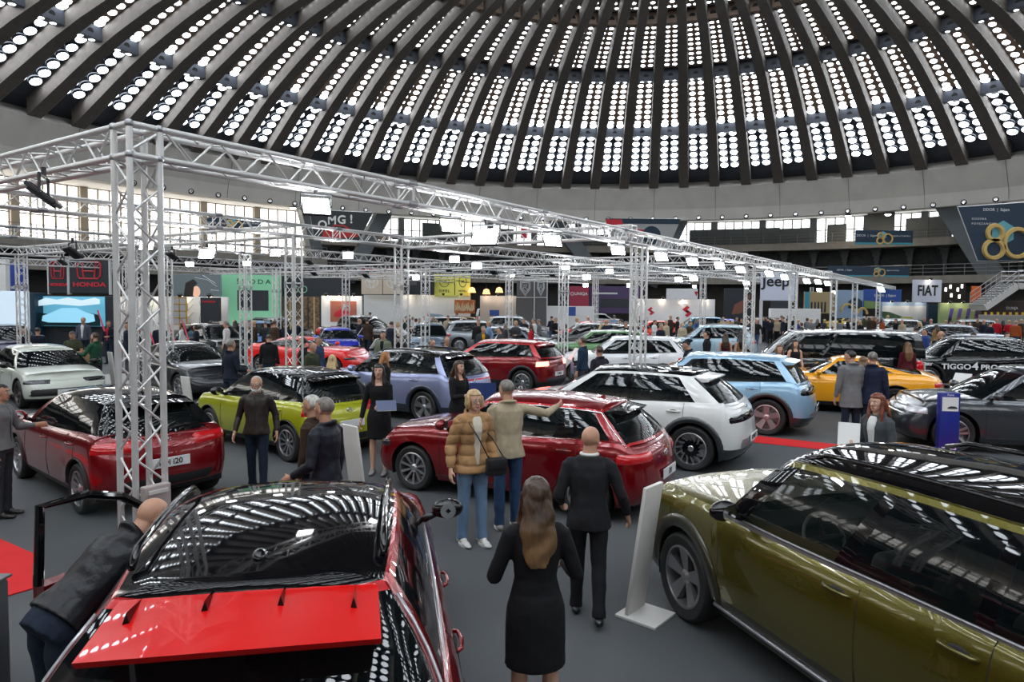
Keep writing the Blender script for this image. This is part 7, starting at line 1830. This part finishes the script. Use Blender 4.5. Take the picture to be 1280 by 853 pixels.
# blue totem
r = put(empty('price_totem'), 1183, 570, -8, 0, 'deep blue price totem with a printed sheet in front of the dark grey crossover', 'totem'); M_TOT = mat('totem_blue', (.012, .022, .22), rough=.35)
hT = fh(1183, 570, 491); mb = MB(); mb.box((0, 0, hT/2), (.34, .14, hT), M_TOT, bev=.015); mb.build('column', r, True, 30)
mb = MB(); mb.box((0, -.074, hT-.2), (.27, .006, .25), mat('paper')); mb.build('price_sheet', r)
mb = MB(); mb.prism([(-.08, 0), (-.07, .025), (-.02, .045), (.05, .04), (.085, .02), (.085, 0)], -.002, .002, DGREY, Matrix.Translation((0.03, -.08, hT-.28)) @ Matrix.Rotation(PI/2, 4, 'X')); mb.build('printed_car', r)
text('totem_lettering', 'Ford', .13, M_LET, r, (0, -.074, .12), Matrix.Rotation(PI/2, 3, 'X'), .002, bold=.002)
text('totem_lettering', 'Puma', .05, M_LET, r, (0, -.074, hT-.035), Matrix.Rotation(PI/2, 3, 'X'), .002)
def sheet_stand(px, py, deg, h, label):
    for a in (0, 3, -3, 6, -6, 9, -9, 12, -12, 16, -16, 20, -20, 25, -25):
        if not clash(at(px+a, py), .35): px += a; break
    r = put(empty('price_stand'), px, py, deg, 0, label, 'stand'); mb = MB(); mb.box((0, 0, h*.45), (.06, .04, h*.9), M_PLAST); mb.box((0, 0, .01), (.36, .3, .02), M_PLAST); mb.build('post', r)
    R = Matrix.Rotation(-.6, 3, 'X'); mb = MB(); mb.box((0, 0, h), (.36, .02, .42), mat('paper'), R); mb.build('sheet', r)
    mb = MB(); mb.box((0, -.03, h*.6), (.30, .02, .36), LBLUE); mb.build('leaflet', r); return r
sheet_stand(434, 447, -80, 1.2, 'price stand with two sheets in front of the black pick-up'); sheet_stand(341, 447, -80, 1.2, 'price stand with a sheet left of the blue car column'); sheet_stand(459, 467, -100, 1.1, 'price stand with tilted sheet at the red low car nose')
sheet_stand(713, 487, -80, 1.1, 'price stand with a tilted sheet right of the ring-lamp red crossover'); sheet_stand(620, 455, -80, 1.1, 'price stand behind the silver blue crossover roof'); sheet_stand(1196, 528, -60, .95, 'white topped price stand behind the yellow coupe tail')
sheet_stand(679, 478, -80, 1.0, 'small price stand over the red crossover roof')
# low pedestal in the corner of the picture
r = empty('pedestal', (-3.80, 4.3, 0)); mb = MB(); mb.box((0, 0, .42), (.8, .55, .84), mat('pedestal_grey', (.07, .075, .085), rough=.5), Matrix.Rotation(.0, 3, 'Z'), bev=.03); mb.build('pedestal_body', r, True, 30); mb = MB(); mb.box((0, 0, .85), (.82, .57, .02), mat('pedestal_top', (.12, .12, .13), rough=.4), bev=.005); mb.build('pedestal_top', r); tag(r, 'dark grey pedestal cut off by the bottom left corner', 'pedestal')
# junction box clamped on the foreground column
m = MB(); m.box(tu(.12, -.075, 1.13), (.22, .07, .2), mat('placard_rose', (.42, .36, .35), rough=.5), Matrix.Rotation(ANG, 3, 'Z'), bev=.01); m.box(tu(.12, -.115, 1.18), (.16, .02, .03), M_WHT, Matrix.Rotation(ANG, 3, 'Z')); tag(m.build('notice_box'), 'pale rose notice box clamped to the foreground truss column', 'box')
# carpets and tape on the floor
def floor_sheet(name, pts, m, label, cat, t=.012):
    ps = [at(x, y) for x, y in pts]; mb = MB(); n = len(ps)
    mb.add([(p.x, p.y, .002) for p in ps]+[(p.x, p.y, t) for p in ps], [tuple(range(n, 2*n)), tuple(reversed(range(n)))]+[(i, (i+1) % n, (i+1) % n+n, i+n) for i in range(n)], m); return tag(mb.build(name), label, cat)
M_RC = mat('red_carpet', (.62, .012, .014), rough=.9, noise=.06, nscale=3)
floor_sheet('carpet', [(-260, 560), (50, 697), (54, 733), (0, 749), (-300, 820)], M_RC, 'red carpet runner at the left edge behind the open car door', 'carpet')
floor_sheet('carpet_strip', [(930, 544), (1090, 561), (1290, 583), (1290, 592), (1088, 569), (928, 552)], M_RC, 'narrow red carpet strip on the floor behind the gold off-roader', 'carpet')
floor_sheet('carpet', [(425, 437), (560, 437), (575, 456), (425, 458)], mat('pale_carpet', (.34, .33, .31), rough=.9), 'pale carpet around the middle truss column', 'carpet', .008)
floor_sheet('carpet', [(120, 470), (240, 455), (330, 470), (160, 505)], mat('pale_carpet'), 'pale carpet between the chalk white and graphite cars', 'carpet', .008)
# ribbons on the cars at the left
for k, (px, y, Y) in enumerate([(126, 400, 27), (159, 400, 28), (214, 414, 24), (232, 414, 24), (187, 414, 24)]):
    p = at_dist(px, y, Y); mb = MB(); mb.tube([p+Vector((-.12, 0, .38)), p, p+Vector((.14, 0, -.45))], .055, mat('ribbon_red', (.75, .02, .08), rough=.4), 4, sy=.25)
    tag(mb.build('ribbon'), 'shiny red ribbon hung on a car, %s' % ['beside the man in the red shirt', 'just left of the foreground column', 'right of the foreground column', 'rightmost of the five', 'seen through the foreground column'][k], 'ribbon', 'red ribbons on the cars at the left')

bpy.data.scenes.remove(TMP)
